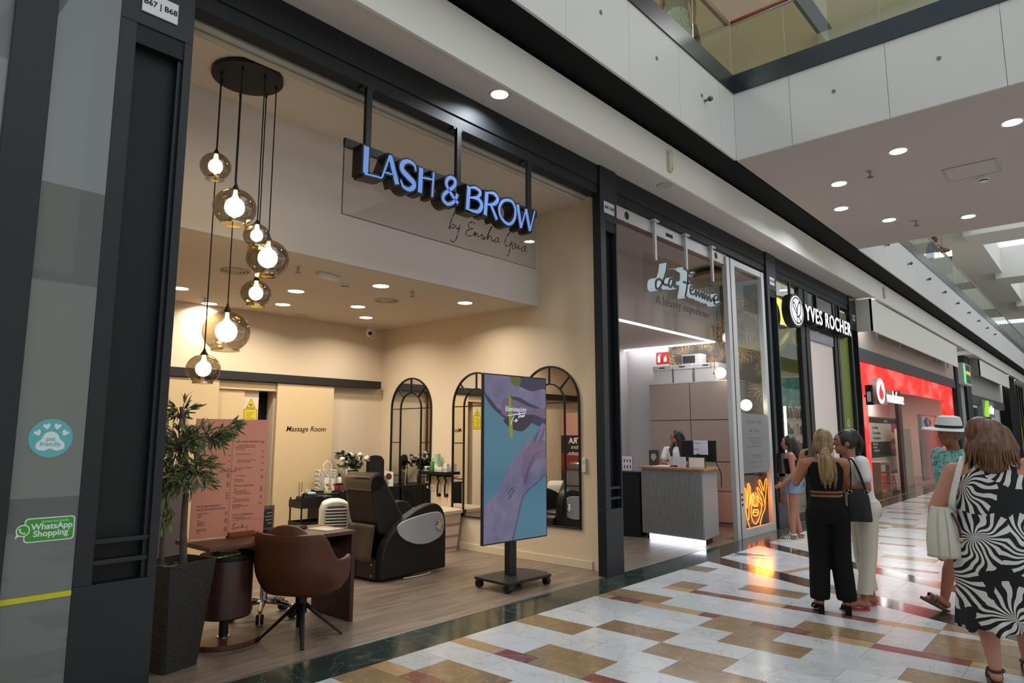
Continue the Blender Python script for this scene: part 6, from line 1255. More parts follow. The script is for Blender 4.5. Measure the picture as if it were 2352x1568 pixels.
# ================================================================== FAR SHOPS
tag(bx(31.5, 4.5, 0, 32.3, 4.8, 4.97).build('column', beamd), 'black column at the right end of the red phone shop', 'column', kind='structure'); tag(bx(33.9, 4.5, 0, 35.2, 4.8, 4.97).build('column', beamd), 'black column right of the green lit pharmacy sign', 'column', kind='structure')
tag(bx(32.3, 4.6, 0, 33.9, 4.7, 4.0).build('service_door', M('service_grey', '8f9896', .6)), 'pale grey service door between the far black columns', 'door')
t = thing('led_sign', 'white box sign glowing green and orange between the far columns', 'sign', (32.9, 4.4, 4.1)); bx(-.9, -.1, -.45, .9, .1, .4).build('box', whiteplastic, t); F = FR((0, -.101, 0))
MB().prism([(-.85, .3), (-.6, .3), (-.5, -.1), (-.6, -.4), (-.85, -.35)], 0, .01, F).build('green_light', M('led_green', '20ff80', .5, emit=2.2, ecol='18e070'), t); MB().prism([(-.35, -.38), (.8, -.38), (.8, -.05), (-.35, -.05)], 0, .01, F).build('green_field', M('led_green2', '0a5a14', .5, emit=.3), t); MB().prism([(-.3, .0), (.55, .0), (.55, .1), (-.3, .1)], 0, .012, F).build('orange_text', M('led_orange', 'ff9a30', .5, emit=1.6, ecol='ff8a20'), t); MB().prism([(-.35, .1), (.7, .1), (.7, .36), (-.35, .36)], 0, .01, F).build('brown_field', M('led_brown', '3a2418', .5), t)
bx(35.2, 4.57, 3.4, 47, 4.75, 4.97).build('wall_front', M('far_wall', '9c9a96', .8))['kind'] = 'structure'; bx(35.2, 4.54, 3.0, 47, 4.75, 3.4).build('beam', gb)['kind'] = 'structure'
t = thing('fascia_board', 'shorter white fascia board above the far dark shop', 'fascia board', (41, 4.3, 4.5)); bx(-5.5, -.13, -.3, 5.5, -.09, .4).build('board', band, t); bx(-5.5, -.13, -.3, -5.4, .25, .4).build('end_return', M('return_grey', '8a8a88', .7), t)
bx(35.2, 5.2, 0, 47, 5.3, 3.0).build('wall_back', M('far_dark', '3a3c40', .5))['kind'] = 'structure'
t = thing('hanging_sign', 'far small lit sign with a lime green symbol on a grey box', 'sign', (39.5, 4.5, 2.85)); bx(-1.9, -.05, -.35, 2.2, .15, .4).build('box', M('sign_box_grey', '77797a', .5), t); MB().prism([(p.x, p.y) for p in cr([Vector(q) for q in ((-1.6, -.3, 0), (-1.3, .05, 0), (-1.0, .3, 0), (-.7, .35, 0), (-.65, -.2, 0), (-1.1, -.38, 0))], 4, True)], 0, .1, FR((0, -.06, 0))).build('green_symbol', M('mv_green', '8fd030', .5, emit=.9), t); MB().text('movistar', .62, FR((.75, -.06, 0)) @ Matrix.Diagonal((.95, 1, 1, 1)), .02, bold=.012).build('lettering', lit, t)
tag(bx(36, 5.0, 0, 39.8, 5.15, 2.4).build('blue_panel', M('far_blue', '1f5f9a', .5, emit=.25)), 'bright blue panel in the far shop behind the hat', 'panel'); tag(bx(40.3, 5.0, 0, 43.5, 5.15, 2.4).build('blue_panel', M('far_navy', '2a3464', .5)), 'dark blue panel right of the bright blue one', 'panel')
tag(bx(47.2, 4.3, 0, 51.5, 4.8, 4.97).build('column', black), 'massive black pillar near the far end of the arcade', 'column', kind='structure')
bx(51.5, 5.2, 0, 62, 5.3, 4.97).build('wall_back', M('far_shop_grey', '8a8d8c', .6))['kind'] = 'structure'
t = thing('far_shop_front', 'glazed far shop front with white light boxes and yellow display', 'shop window', (56, 4.7, 0)); 
for i in range(6): bx(-4.4+1.6*i, -.05, 0, -4.3+1.6*i, .05, 4.97).build('mullion', blackm, t)
for i, c in enumerate(('e8eef0', 'e8eef0', 'd8b020')): bx(-3.6+1.5*i, .2, 2.3, -2.6+1.5*i, .3, 3.3).build('light_box', M('far_box_'+c, c, .5, emit=1.2), t)
bx(-1, .2, .4, 4, .3, 2.2).build('yellow_display', M('far_yellow', 'c9b414', .5, emit=.5), t)
t = thing('trolley_stand', 'row of wire stands far down the corridor', 'display stand', (26, -.9, 0)); 
for i in range(12): bx(.0, -.9+.16*i, 0, .03, -.87+.16*i, 1.5).build('wire_upright', alu, t)
bx(-.1, -.95, 1.5, .2, 1.0, 1.62).build('top_board', whiteplastic, t); bx(-.1, -.95, .1, .2, 1.0, .16).build('base', blackm, t)
# far floor sign boards and upper gallery banners beyond the footbridge
t = thing('direction_sign', 'hanging dark direction sign with white toilet symbols on the upper floor', 'sign', (30.3, 5.6, 8.1), R(-90)); bx(-1.5, -.05, -.3, 1.5, .05, .35).build('board', M('sign_slate', '4a5c58', .5), t); bx(-1.5, -.06, .4, 1.5, .06, .6).build('light_strip', M('strip_white', 'ffffff', .5, emit=1.6), t); e = MB(); F = FR((0, -.051, 0))
for i in range(4): e.cyl((-1.0+.5*i, .18, 0), (-1.0+.5*i, .18, .01), .06, n=12, m=F); e.prism([(-1.08+.5*i, -.2), (-.92+.5*i, -.2), (-.9+.5*i, .1), (-1.1+.5*i, .1)], 0, .01, F)
e.build('pictograms', crm, t)
for x in (-1.2, 1.2): MB().cyl((x, 0, .6), (x, 0, 1.75), .012, n=6).build('hanger', greymet, t)
# ================================================================== PEOPLE
TMP = bpy.data.scenes.new('tmp_fuse')
def fuse(mb, voxel=.008, smooth=5, cuts=(), sf=.5):
    me = mb.mesh('f'); o = bpy.data.objects.new('f', me); TMP.collection.objects.link(o)
    md = o.modifiers.new('r', 'REMESH'); md.mode = 'VOXEL'; md.voxel_size = voxel; md.use_smooth_shade = True
    if smooth: ms = o.modifiers.new('s', 'SMOOTH'); ms.factor = sf; ms.iterations = smooth
    vl = TMP.view_layers[0]; vl.update(); dg = vl.depsgraph
    out = bpy.data.meshes.new_from_object(o.evaluated_get(dg)); bpy.data.objects.remove(o); bpy.data.meshes.remove(me)
    if cuts:
        bm = bmesh.new(); bm.from_mesh(out)
        for co, no in cuts: bmesh.ops.bisect_plane(bm, geom=bm.verts[:]+bm.edges[:]+bm.faces[:], plane_co=co, plane_no=no, clear_outer=True)
        bm.to_mesh(out); bm.free()
    out.shade_smooth(); return out
def padd(name, me, mat, parent): o = put(me, name, mat, parent); XF[o.name] = XF[parent.name]; return o
class Seg(MB):
    def cap(s, a, ra, b, rb, n=14, flat=1.0):
        a, b = Vector(a), Vector(b); s.tube([a, b], [ra, rb], n, flat=flat); s.ell(a, ra if flat == 1 else (ra, ra, ra), n, 8); s.ell(b, rb, n, 8); return s
    def chain(s, pts, rs, n=14):
        for i in range(len(pts)-1): s.cap(pts[i], rs[i], pts[i+1], rs[i+1], n)
        return s
    def torso(s, secs, n=20, yaw=0):
        rings = []
        for (cx, cy, cz, rx, ry) in secs:
            rings.append([(cx+rx*math.cos(a)*math.cos(yaw)-ry*math.sin(a)*math.sin(yaw), cy+rx*math.cos(a)*math.sin(yaw)+ry*math.sin(a)*math.cos(yaw), cz) for a in [2*math.pi*i/n for i in range(n)]])
        return s.loft(rings)
def hand(s, w, d, nrm, r=.0085, curl=.5, k=1.0, thumb=1):
    w = Vector(w); d = Vector(d).normalized(); nrm = (Vector(nrm)-d*Vector(nrm).dot(d)).normalized(); sd = d.cross(nrm)
    m = Matrix((( sd.x, d.x, nrm.x, 0), (sd.y, d.y, nrm.y, 0), (sd.z, d.z, nrm.z, 0), (0, 0, 0, 1)))
    m.translation = w+d*.045*k; s.ell((0, 0, 0), (.038*k, .05*k, .017*k), 14, 10, m)
    for i, (o, l) in enumerate(((-.028, .066), (-.0095, .077), (.0095, .073), (.028, .056))):
        b = w+d*.078*k+sd*o*k; a1 = curl*.6; m1 = b+(d*math.cos(a1)+nrm*math.sin(a1))*l*.5*k; a2 = curl*1.7; e = m1+(d*math.cos(a2)+nrm*math.sin(a2))*l*.5*k
        s.chain([b-d*.02*k, b, m1, e], [r*1.05*k, r*k, r*.95*k, r*.8*k], 8)
    b = w+d*.02*k-sd*.03*k*thumb; m1 = b+(-sd*thumb*.7+d*.6+nrm*.45).normalized()*.035*k; e = m1+(-sd*thumb*.25+d*.85+nrm*.4).normalized()*.03*k
    s.chain([b+sd*.012*k*thumb, b, m1, e], [r*1.3*k, r*1.25*k, r*1.1*k, r*.85*k], 8)
def skinmat(name, c): return M(name, c, .5, spec=.35, vary=.06, vscale=9)
def head(s, c, ydir, k=1.0):
    """face looks along ydir (angle from +y, about z); c is the centre of the skull"""
    m = T(c[0], c[1], c[2], ydir, s=k)
    s.ell((0, -.008, .015), (.074, .094, .1), 18, 12, m); s.ell((0, .03, -.055), (.055, .058, .058), 14, 10, m); s.ell((0, .062, -.085), (.028, .025, .022), 10, 8, m)
    s.ell((0, .045, .02), (.062, .052, .07), 14, 10, m)
    s.cap(m @ Vector((0, .088, .012)), .009*k, m @ Vector((0, .108, -.026)), .013*k, 8); s.ell((0, .085, -.055), (.022, .016, .012), 10, 8, m)
    for x in (-1, 1): s.ell((.074*x, -.008, -.01), (.01, .02, .03), 10, 8, m); s.ell((.03*x, .072, .028), (.018, .014, .008), 8, 6, m)
def face(th, c, ydir, k=1.0, lip='8a4a42', brow='241a14'):
    m = T(c[0], c[1], c[2], ydir, s=k); e = MB()
    for x in (-1, 1):
        e1 = MB().ell((.03*x, .083, .008), (.011, .007, .006), 10, 8, m).build('eye', M('eye_white', 'd8d2c8', .3), th, smooth=60); MB().ell((.03*x, .089, .008), (.005, .003, .005), 8, 6, m).build('iris', M('iris_dark', '1c120c', .2), e1)
        MB().tube([m @ Vector((.016*x, .093, .032)), m @ Vector((.032*x, .09, .036)), m @ Vector((.046*x, .078, .031))], .004*k, 6).build('eyebrow', M('brow_'+brow, brow, .8), th)
    MB().ell((0, .098, -.052), (.02, .007, .004), 10, 6, m).build('lips', M('lip_'+lip, lip, .45), th, smooth=60)
def base_pose(h, w=1.0):
    k = h/1.65
    J = dict(k=k, w=w)
    for s, n in ((-1, 'L'), (1, 'R')):
        J['hip'+n] = Vector((.085*s*w, 0, .87))*k; J['knee'+n] = Vector((.09*s*w, .015, .47))*k; J['ank'+n] = Vector((.095*s*w, -.02, .085))*k; J['toe'+n] = Vector((.105*s*w, .14, .025))*k
        J['sh'+n] = Vector((.165*s*w, -.005, 1.345))*k; J['el'+n] = Vector((.215*s*w, -.02, 1.08))*k; J['wr'+n] = Vector((.225*s*w, .05, .85))*k
        J['hd'+n] = (Vector((0, .15, -1)), Vector((-s, .2, 0)), .45)
    J['head'] = Vector((0, .02, 1.545))*k; J['neck'] = Vector((0, -.015, 1.40))*k; J['face'] = 0; J['lean'] = Vector((0, 0, 0))
    return J
def torso_secs(J, e=0.0, z0=.84, z1=1.42, fat=1.0):
    k, w = J['k'], J['w']; S_ = [(.80, .15, .10), (.86, .172, .115), (.93, .168, .115), (1.0, .142, .1), (1.06, .128, .092), (1.14, .132, .098), (1.22, .143, .106), (1.30, .152, .1), (1.36, .145, .075), (1.395, .09, .06)]
    out = []
    for z, rx, ry in S_:
        if z0-.001 <= z <= z1+.001:
            t_ = max(0, (z-.9)/.5); L_ = J['lean']*t_; out.append((L_.x, L_.y, z*k+L_.z, rx*k*w*fat+e, ry*k*fat*(.5+.5*w)+e))
    return out
def body(th, J, mat, legs=True, voxel=.008, bare=True, fat=1.0, legr=1.0):
    k, w = J['k'], J['w']; s = Seg(); lean = J['lean']
    s.torso(torso_secs(J, 0, fat=fat))
    s.cap(J['neck']+lean-Vector((0, 0, .04*k)), .056*k, J['head']-Vector((0, .012*k, .06*k)), .05*k); head(s, J['head'], J['face'], k)
    for n in 'LR':
        if legs:
            kn, an, to, hi = J['knee'+n], J['ank'+n], J['toe'+n], J['hip'+n]; g = legr
            s.chain([hi, hi.lerp(kn, .5), kn, kn.lerp(an, .35)+(kn-hi).cross(Vector((1, 0, 0))).normalized()*-.012, an], [.088*k*g*w, .074*k*g, .053*k*g, .052*k*g, .034*k])
            d = (to-an); s.chain([an+Vector((0, -.02*k, -.035*k)), an.lerp(to, .5)+Vector((0, 0, .01)), to], [.034*k, .034*k, .024*k])
        sh, el, wr = J['sh'+n]+lean, J['el'+n], J['wr'+n]
        s.chain([Vector((sh.x*.55, sh.y, sh.z+.015*k)), sh, sh.lerp(el, .45), el, el.lerp(wr, .35), wr], [.05*k, .054*k*w, .046*k*w, .037*k*w, .037*k*w, .026*k])
        d, nr, cu = J['hd'+n]; hand(s, wr, d, nr, curl=cu, k=k, thumb=1 if n == 'L' else -1)
    return padd('body', fuse(s, voxel, 4), mat, th)
def leg_cloth(J, r0, r1, r2, e_end=1.0, flare=None):
    """trouser legs from hip to a share of the shin"""
    s = Seg(); k, w = J['k'], J['w']; s.torso(torso_secs(J, .012, .80, 1.06))
    for n in 'LR':
        hi, kn, an = J['hip'+n], J['knee'+n], J['ank'+n]; en = kn.lerp(an, e_end) if e_end >= 0 else hi.lerp(kn, 1+e_end)
        if e_end < 0: s.chain([hi+Vector((0, 0, .02)), en], [r0*k*w, r1*k])
        else: s.chain([hi+Vector((0, 0, .02)), hi.lerp(kn, .5), kn, en], [r0*k*w, (r0+r1)/2*k, r1*k, r2*k])
    return s
def P(name_label, loc, phi): return thing('person', name_label, 'person', loc, R(phi-90))
def strands(th, pts_list, r, mat, name='hair_strand'):
    mb = MB()
    for pts in pts_list: q = cr(pts, 5); n = len(q); mb.tube(q, [r*(1-.7*i/(n-1)) for i in range(n)], 5)
    o = mb.build(name, mat, th, smooth=60); return o
def hairmat(name, a, b, sc=1.0):
    if name in MC: return MC[name]
    t_ = NT(name); v = t_.coord((60*sc, 60*sc, 4*sc)); n = t_.noise(v, 1, 4, .6, .3); t_.L(t_.ramp(n, [(.3, a), (.7, b)]), t_.b.inputs['Base Color']); t_.b.inputs['Roughness'].default_value = .42; t_.bump(n, .5, .004); MC[name] = t_.m; return t_.m
# ---------------------------------------------------------------- woman in black with a shoulder bag
J = base_pose(1.66); k = J['k']
th = P('woman in black top and trousers with blond ponytail, seen from behind', (6.83, 2.09, 0), 24)
lift = .055
for n in 'LR': J['ank'+n].z += lift; J['ank'+n].y -= .0; J['toe'+n].z += .012; J['toe'+n].y -= .02; J['knee'+n].z += .02
J['ankL'].x -= .015; J['ankR'].x += .02; J['toeL'].x -= .03; J['toeR'].x += .01
J['elL'] = Vector((-.255, .04, 1.16))*k; J['wrL'] = Vector((-.19, .15, 1.37))*k; J['hdL'] = (Vector((.25, .15, 1)), Vector((.8, .5, 0)), .7)
J['elR'] = Vector((.2, .1, 1.1))*k; J['wrR'] = Vector((.06, .24, 1.16))*k; J['hdR'] = (Vector((-1, .2, .3)), Vector((0, .3, -1)), .6); J['face'] = R(28)
sk = skinmat('skin_tan', 'a06a50'); body(th, J, sk); face(th, J['head'], J['face'], k)
blkc = M('black_cloth', '0c0c0d', .8, spec=.2, bump=.1, bscale=150)
s = Seg(); s.torso(torso_secs(J, .01, 1.06, 1.36))
for n in 'LR': s.cap(J['sh'+n]*.62+Vector((0, 0, .39*J['sh'+n].z)), .05*k, J['sh'+n]*.5+Vector((0, 0, .42*J['sh'+n].z)), .055*k)
padd('crop_top', fuse(s, .008, 5, cuts=[((0, 0, 1.10*k), (0, 0, -1)), ((0, 0, 1.385*k), (0, 0, 1))]), blkc, th)
s = leg_cloth(J, .11, .092, .088, .96); padd('trousers', fuse(s, .009, 6, cuts=[((0, 0, 1.045*k), (0, 0, 1)), ((0, 0, .13), (0, 0, -1))]), blkc, th)
MB().tube([(.137*k*math.cos(a), .104*k*math.sin(a), 1.073*k) for a in [2*math.pi*i/24 for i in range(24)]], .006, 6, closed=True).build('waist_cord', blkc, th)
for n in 'LR':
    an, to = J['ank'+n], J['toe'+n]; x = an.x
    sh_ = Seg(); sh_.ell((x, an.y-.012, an.z-.02), (.037, .04, .045), 12, 9); fo = padd('heeled_sandal', fuse(sh_, .006, 3), blkc, th)
    MB().tube([(x, an.y-.03, .09), (to.x, .05, .035), (to.x+.003, to.y+.02, .012)], [.03, .036, .03], 10, flat=.35).build('sole', blkc, fo, smooth=60); MB().prism([(-.026, -.02), (.026, -.02), (.022, .035), (-.022, .035)], .0, .085, T(x, an.y-.035, 0)).build('block_heel', blkc, fo, bevel=.004)
    MB().tube([(to.x-.04, .07, .03), (to.x-.03, .08, .06), (to.x+.03, .08, .06), (to.x+.04, .07, .03)], .01, 8).build('toe_strap', blkc, fo)
hb = hairmat('hair_blond', '4a3524', 'a88a5c'); hd = J['head']; s = Seg()
s.ell((hd.x, hd.y-.018, hd.z+.025), (.088*k, .104*k, .108*k), 18, 12); s.ell((hd.x, hd.y-.06, hd.z-.03), (.08*k, .065*k, .09*k), 16, 10); s.ell((hd.x-.06, hd.y+.02, hd.z-.02), (.03, .05, .1), 10, 8); s.ell((hd.x+.06, hd.y+.02, hd.z-.02), (.03, .05, .1), 10, 8)
s.chain([(0, hd.y-.1, hd.z-.08), (.0, hd.y-.13, hd.z-.16), (.01, hd.y-.125, hd.z-.3), (.02, hd.y-.11, hd.z-.38)], [.04, .06, .062, .025])
ho = padd('hair', fuse(s, .007, 4), hb, th)
strands(ho, [[(x, hd.y-.12, hd.z-.09), (x*2.2, hd.y-.165, hd.z-.18), (x*2.4+.01, hd.y-.16, hd.z-.3), (x*2.0+.012, hd.y-.13+.02*math.sin(x*90), hd.z-.40-.03*math.sin(x*300))] for x in [(-.03+.004*i) for i in range(16)]], .011, hb)
strands(ho, [[(sx*.07, hd.y+.03, hd.z+.05), (sx*.09, hd.y+.04, hd.z-.04), (sx*.085, hd.y+.03, hd.z-.17)] for sx in (-1, -.9, 1)], .008, hb)
bx(-.028, hd.y-.135, hd.z-.1, .028, hd.y-.115, hd.z-.085).build('hair_clip', chrome, ho, bevel=.003)
# her bag
t = thing('shoulder_bag', 'black leather shoulder bag with rings hanging from the woman in black', 'handbag', (6.97, 1.855, .83), R(24-90)); bl = M('bag_leather', '111112', .42, spec=.4, bump=.08, bscale=150)
MB().loft([[(a*sx, b*sy, z) for sx, sy in ((1, -.8), (1, .8), (.85, 1), (-.85, 1), (-1, .8), (-1, -.8), (-.85, -1), (.85, -1))] for a, b, z in ((.1, .06, 0), (.104, .06, .02), (.095, .048, .18), (.08, .035, .29))]).build('bag_body', bl, t, smooth=40)
for y in (-.035, .035):
    MB().tube(cr([(-.07, y, .26), (-.055, y*1.2, .38), (-.05, y*.8+.0, .52), (-.055, y*.3, .57), (-.02, y*.4, .55), (.03, y, .42), (.07, y, .26)], 6), .011, 8, flat=.5).build('strap', bl, t, smooth=50)
    for x in (-.07, .07): MB().tube([(x+.018*math.cos(a), y, .265+.018*math.sin(a)) for a in [2*math.pi*i/14 for i in range(14)]], .004, 6, closed=True).build('ring', chrome, t)
# ---------------------------------------------------------------- woman in white top
J = base_pose(1.68); k = J['k']; th = P('woman in white T-shirt and cream trousers bending her head, dark bun', (7.27, 1.89, 0), 122)
J['lean'] = Vector((0, .05, -.01)); J['head'] = Vector((0, .13, 1.52))*k; J['neck'] = Vector((0, .03, 1.39))*k; J['face'] = R(-5)
J['elL'] = Vector((-.2, .02, 1.1))*k; J['wrL'] = Vector((-.1, .2, 1.1))*k; J['hdL'] = (Vector((.4, 1, .2)), Vector((1, 0, 0)), .8); J['elR'] = Vector((.2, .02, 1.1))*k; J['wrR'] = Vector((.1, .2, 1.12))*k; J['hdR'] = (Vector((-.4, 1, .2)), Vector((-1, 0, 0)), .8)
J['ankR'].y -= .03; J['toeR'].y -= .03; J['ankL'].y += .1; J['toeL'].y += .1; J['toeL'].x -= .02
sk2 = skinmat('skin_warm', '9a6a54'); body(th, J, sk2); face(th, J['head'], J['face'], k)
wc = M('white_cloth', 'dededb', .8, spec=.2, bump=.08, bscale=120); cc = M('cream_cloth', 'cdc6b6', .85, spec=.15, bump=.15, bscale=60)
s = Seg(); s.torso(torso_secs(J, .014, .93, 1.395))
for n in 'LR': sh = J['sh'+n]+J['lean']; s.chain([sh*.7+Vector((0, 0, sh.z*.3)), sh, sh.lerp(J['el'+n], .55)], [.062*k, .068*k, .066*k])
padd('t_shirt', fuse(s, .008, 4, cuts=[((0, 0, 1.41*k), (0, 0, 1)), ((0, 0, .97*k), (0, 0, -1))]), wc, th)
s = leg_cloth(J, .105, .074, .068, .88); s.ell((0, -.06, .9*k), (.15, .1, .12), 14, 10); padd('trousers', fuse(s, .009, 5, cuts=[((0, 0, 1.04*k), (0, 0, 1)), ((0, 0, .15), (0, 0, -1))]), cc, th)
hb2 = hairmat('hair_dark', '0f0b09', '2c211b'); hd = J['head']; s = Seg(); s.ell((hd.x, hd.y-.02, hd.z+.025), (.086, .103, .106), 18, 12); s.ell((hd.x, hd.y-.075, hd.z+.085), (.055, .055, .05), 14, 10); s.chain([(0, hd.y-.12, hd.z+.06), (.0, hd.y-.15, hd.z), (.0, hd.y-.14, hd.z-.09)], [.035, .03, .012]); padd('hair', fuse(s, .007, 4), hb2, th)
cor = M('coral_rubber', 'b8434a', .5)
for n in 'LR':
    an, to = J['ank'+n], J['toe'+n]; c = (an+to)/2; so_ = MB().prism([(p.x, p.y) for p in cr([Vector((c.x+dx, c.y+dy, 0)) for dx, dy in ((0, .15), (.045, .1), (.04, 0), (.035, -.1), (0, -.125), (-.035, -.1), (-.04, 0), (-.045, .1))], 4, True)], .0, .014).build('flip_flop', cor, th, bevel=.003)
    MB().tube(cr([(c.x-.045, c.y-.01, .02), (c.x-.02, c.y+.05, .055), (c.x, c.y+.1, .03), (c.x+.02, c.y+.05, .055), (c.x+.045, c.y-.01, .02)], 4), .006, 6).build('thong', cor, so_)
# ---------------------------------------------------------------- girl in denim shorts
J = base_pose(1.6); k = J['k']; th = P('girl in denim shorts and black strap top by the shop window', (11.02, 3.86, 0), 112)
J['kneeL'].y += .02; J['ankL'].y += .06; J['toeL'].y += .06; J['ankR'].y -= .06; J['toeR'].y -= .06; J['kneeR'].y -= .02; J['lean'] = Vector((0, .02, 0))
J['elL'] = Vector((-.22, .0, 1.06))*k; J['wrL'] = Vector((-.2, .16, .9))*k; J['hdL'] = (Vector((.1, 1, -.45)), Vector((1, 0, -.3)), .35); J['elR'] = Vector((.22, .0, 1.06))*k; J['wrR'] = Vector((.2, .14, .9))*k; J['head'] = Vector((0, .04, 1.545))*k; J['face'] = R(8)
sk3 = skinmat('skin_rose', 'a8745e'); body(th, J, sk3, legr=1.12); face(th, J['head'], J['face'], k)
s = Seg(); s.torso(torso_secs(J, .01, .99, 1.30)); padd('strap_top', fuse(s, .008, 4, cuts=[((0, 0, 1.295*k), (0, -.35, 1)), ((0, 0, 1.03*k), (0, 0, -1))]), blkc, th)
for x in (-.075, .075): MB().tube(cr([(x, -.098*k, 1.26*k), (x, -.08, 1.34*k), (x, -.02, 1.405*k), (x, .07, 1.36*k), (x, .11*k, 1.26*k)], 4), .005, 6).build('strap', blkc, th)
den = M('denim', '7d93ad', .85, spec=.15, vary=.25, vscale=14, bump=.2, bscale=180)
s = leg_cloth(J, .115, .112, 0, -.66); s.ell((0, -.06, .88*k), (.14, .095, .1), 14, 10); so_ = padd('denim_shorts', fuse(s, .008, 4, cuts=[((0, 0, 1.06*k), (0, 0, 1)), ((0, 0, .755*k), (0, 0, -1))]), den, th)
for x in (-.08, .08): MB().box(x-.055, -.174, .86*k, x+.055, -.16, .95*k).build('pocket', den, so_, bevel=.006)
hd = J['head']; s = Seg(); s.ell((hd.x, hd.y-.02, hd.z+.022), (.086, .104, .107), 18, 12); s.chain([(0, hd.y-.06, hd.z), (0, hd.y-.1, hd.z-.12), (.0, hd.y-.11, hd.z-.26), (.0, hd.y-.1, hd.z-.4)], [.08, .082, .075, .05]); s.chain([(-.06, hd.y-.02, hd.z), (-.07, hd.y-.03, hd.z-.2)], [.035, .03]); s.chain([(.06, hd.y-.02, hd.z), (.07, hd.y-.03, hd.z-.2)], [.035, .03]); padd('hair', fuse(s, .007, 4), hb2, th)
def sneaker(th, an, to, mat, h=.09):
    c = (an+to)/2; s = Seg(); s.ell((c.x, c.y-.055, .055), (.036, .06, .05), 12, 9); s.ell((c.x, c.y+.03, .045), (.04, .1, .04), 14, 9); s.ell((an.x, an.y-.01, .085), (.036, .042, .03), 12, 8)
    o = padd('sneaker', fuse(s, .006, 3), mat, th); MB().prism([(p.x, p.y) for p in cr([Vector((c.x+dx, c.y+dy, 0)) for dx, dy in ((0, .145), (.042, .1), (.045, .02), (.036, -.09), (0, -.125), (-.036, -.09), (-.045, .02), (-.042, .1))], 4, True)], .0, .028).build('sole', crm, o, bevel=.005)
    for i in range(3):
        for sx in (-1, 1): MB().tube([(c.x+sx*.042, c.y-.03+.028*i, .03), (c.x+sx*.03, c.y-.01+.028*i, .075)], .006, 5).build('stripe', crm, o)
    MB().tube([(an.x+.034*math.cos(a), an.y-.01+.038*math.sin(a), .105) for a in [2*math.pi*i/16 for i in range(16)]], .01, 6, closed=True).build('collar', crm, o)
for n in 'LR': sneaker(th, J['ank'+n], J['toe'+n], M('sneaker_grey', '6f6965', .7))
# ---------------------------------------------------------------- man with white hat
J = base_pose(1.74, 1.18); k = J['k']; th = P('man in white hat and teal patterned shirt walking past', (7.83, 1.2, 0), 132)
J['ankL'] = Vector((-.1, .27, .1)); J['kneeL'] = Vector((-.1, .14, .5)); J['toeL'] = Vector((-.11, .43, .12)); J['ankR'] = Vector((.1, -.24, .14)); J['kneeR'] = Vector((.1, -.02, .5)); J['toeR'] = Vector((.1, -.1, .03))
J['elL'] = Vector((-.27, .06, 1.14)); J['wrL'] = Vector((-.25, .16, .9)); J['hdL'] = (Vector((.05, .25, -1)), Vector((1, .3, 0)), .8); J['elR'] = Vector((.27, -.06, 1.14)); J['wrR'] = Vector((.26, -.02, .9)); J['face'] = R(8)
sk4 = skinmat('skin_red', '8f5a44'); body(th, J, sk4, fat=1.12, legr=1.1); face(th, J['head'], J['face'], k)
hm = NT('hawaii_print'); v_ = hm.coord((4.5, 4.5, 4.5)); hm.L(hm.ramp(hm.noise(v_, 2.2, 3, .6, 2.5), [(.36, '1f5f64'), (.45, '4f9a9c'), (.52, 'a9cfc8'), (.58, '2f7a72'), (.66, '6aa86a')]), hm.b.inputs['Base Color']); hm.b.inputs['Roughness'].default_value = .8
s = Seg(); s.torso([(a, b, c_, rx+.03, ry+.035) for a, b, c_, rx, ry in torso_secs(J, .0, .80, 1.395, 1.12)])
for n in 'LR': sh = J['sh'+n]; s.chain([sh*.7+Vector((0, 0, sh.z*.3)), sh, sh.lerp(J['el'+n], .75)], [.075, .085, .088])
padd('shirt', fuse(s, .009, 4, cuts=[((0, .05, 1.43*k), (0, .5, 1)), ((0, 0, .84*k), (0, 0, -1))]), hm.m, th)
s = leg_cloth(J, .118, .105, 0, -.12); padd('shorts', fuse(s, .01, 5, cuts=[((0, 0, 1.04*k), (0, 0, 1))]), M('khaki', '8a8170', .85), th)
hd = J['head']; hatm = M('hat_white', 'd6d6d4', .8, bump=.1, bscale=200); ht = thing('sun_hat', 'white brimmed hat with dark band on the walking man', 'hat', (0, 0, 0)); wm = XF[th.name] @ Vector((hd.x, hd.y, hd.z+.055)); ht.location = wm; ht.rotation_euler = (R(4), R(-4), 0); XF[ht.name] = T(*wm)
MB().lathe([(.205, -.012), (.2, -.004), (.15, .004), (.104, .008), (.1, .03), (.096, .07), (.085, .115), (.05, .125), (0, .118)], n=36, sy=1.12, sx=.95).build('hat_shell', hatm, ht, smooth=50, solid=.004); MB().lathe([(.106, .008), (.104, .036), (.1, .036), (.1, .008)], n=36, sy=1.12, sx=.95).build('band', M('band_black', '1a1a1c', .7), ht)
s = Seg(); s.ell((hd.x, hd.y-.03, hd.z-.005), (.079, .085, .07), 14, 10); padd('hair', fuse(s, .007, 3), M('hair_grey', '6a625c', .8), th)
lb_ = M('sandal_brown', '4a3c2e', .7)
for n, rx in (('L', R(28)), ('R', R(-35))):
    an, to = J['ank'+n], J['toe'+n]; g = bpy.data.objects.new('sandal', None); COL.objects.link(g); g.parent = th; c = (an+to)/2; g.location = (c.x, c.y, c.z-.05); g.rotation_euler = (rx, 0, 0); XF[g.name] = Matrix()
    MB().prism([(p.x, p.y) for p in cr([Vector((dx, dy, 0)) for dx, dy in ((0, .16), (.05, .1), (.045, 0), (.04, -.1), (0, -.135), (-.04, -.1), (-.045, 0), (-.05, .1))], 4, True)], -.015, .012).build('sole', lb_, g, bevel=.004)
    for y in (.02, .07): MB().tube(cr([(-.048, y, .01), (-.035, y+.01, .06), (.02, y+.02, .07), (.048, y-.03, .01)], 5), .014, 8, flat=.4).build('strap', lb_, g, smooth=50)
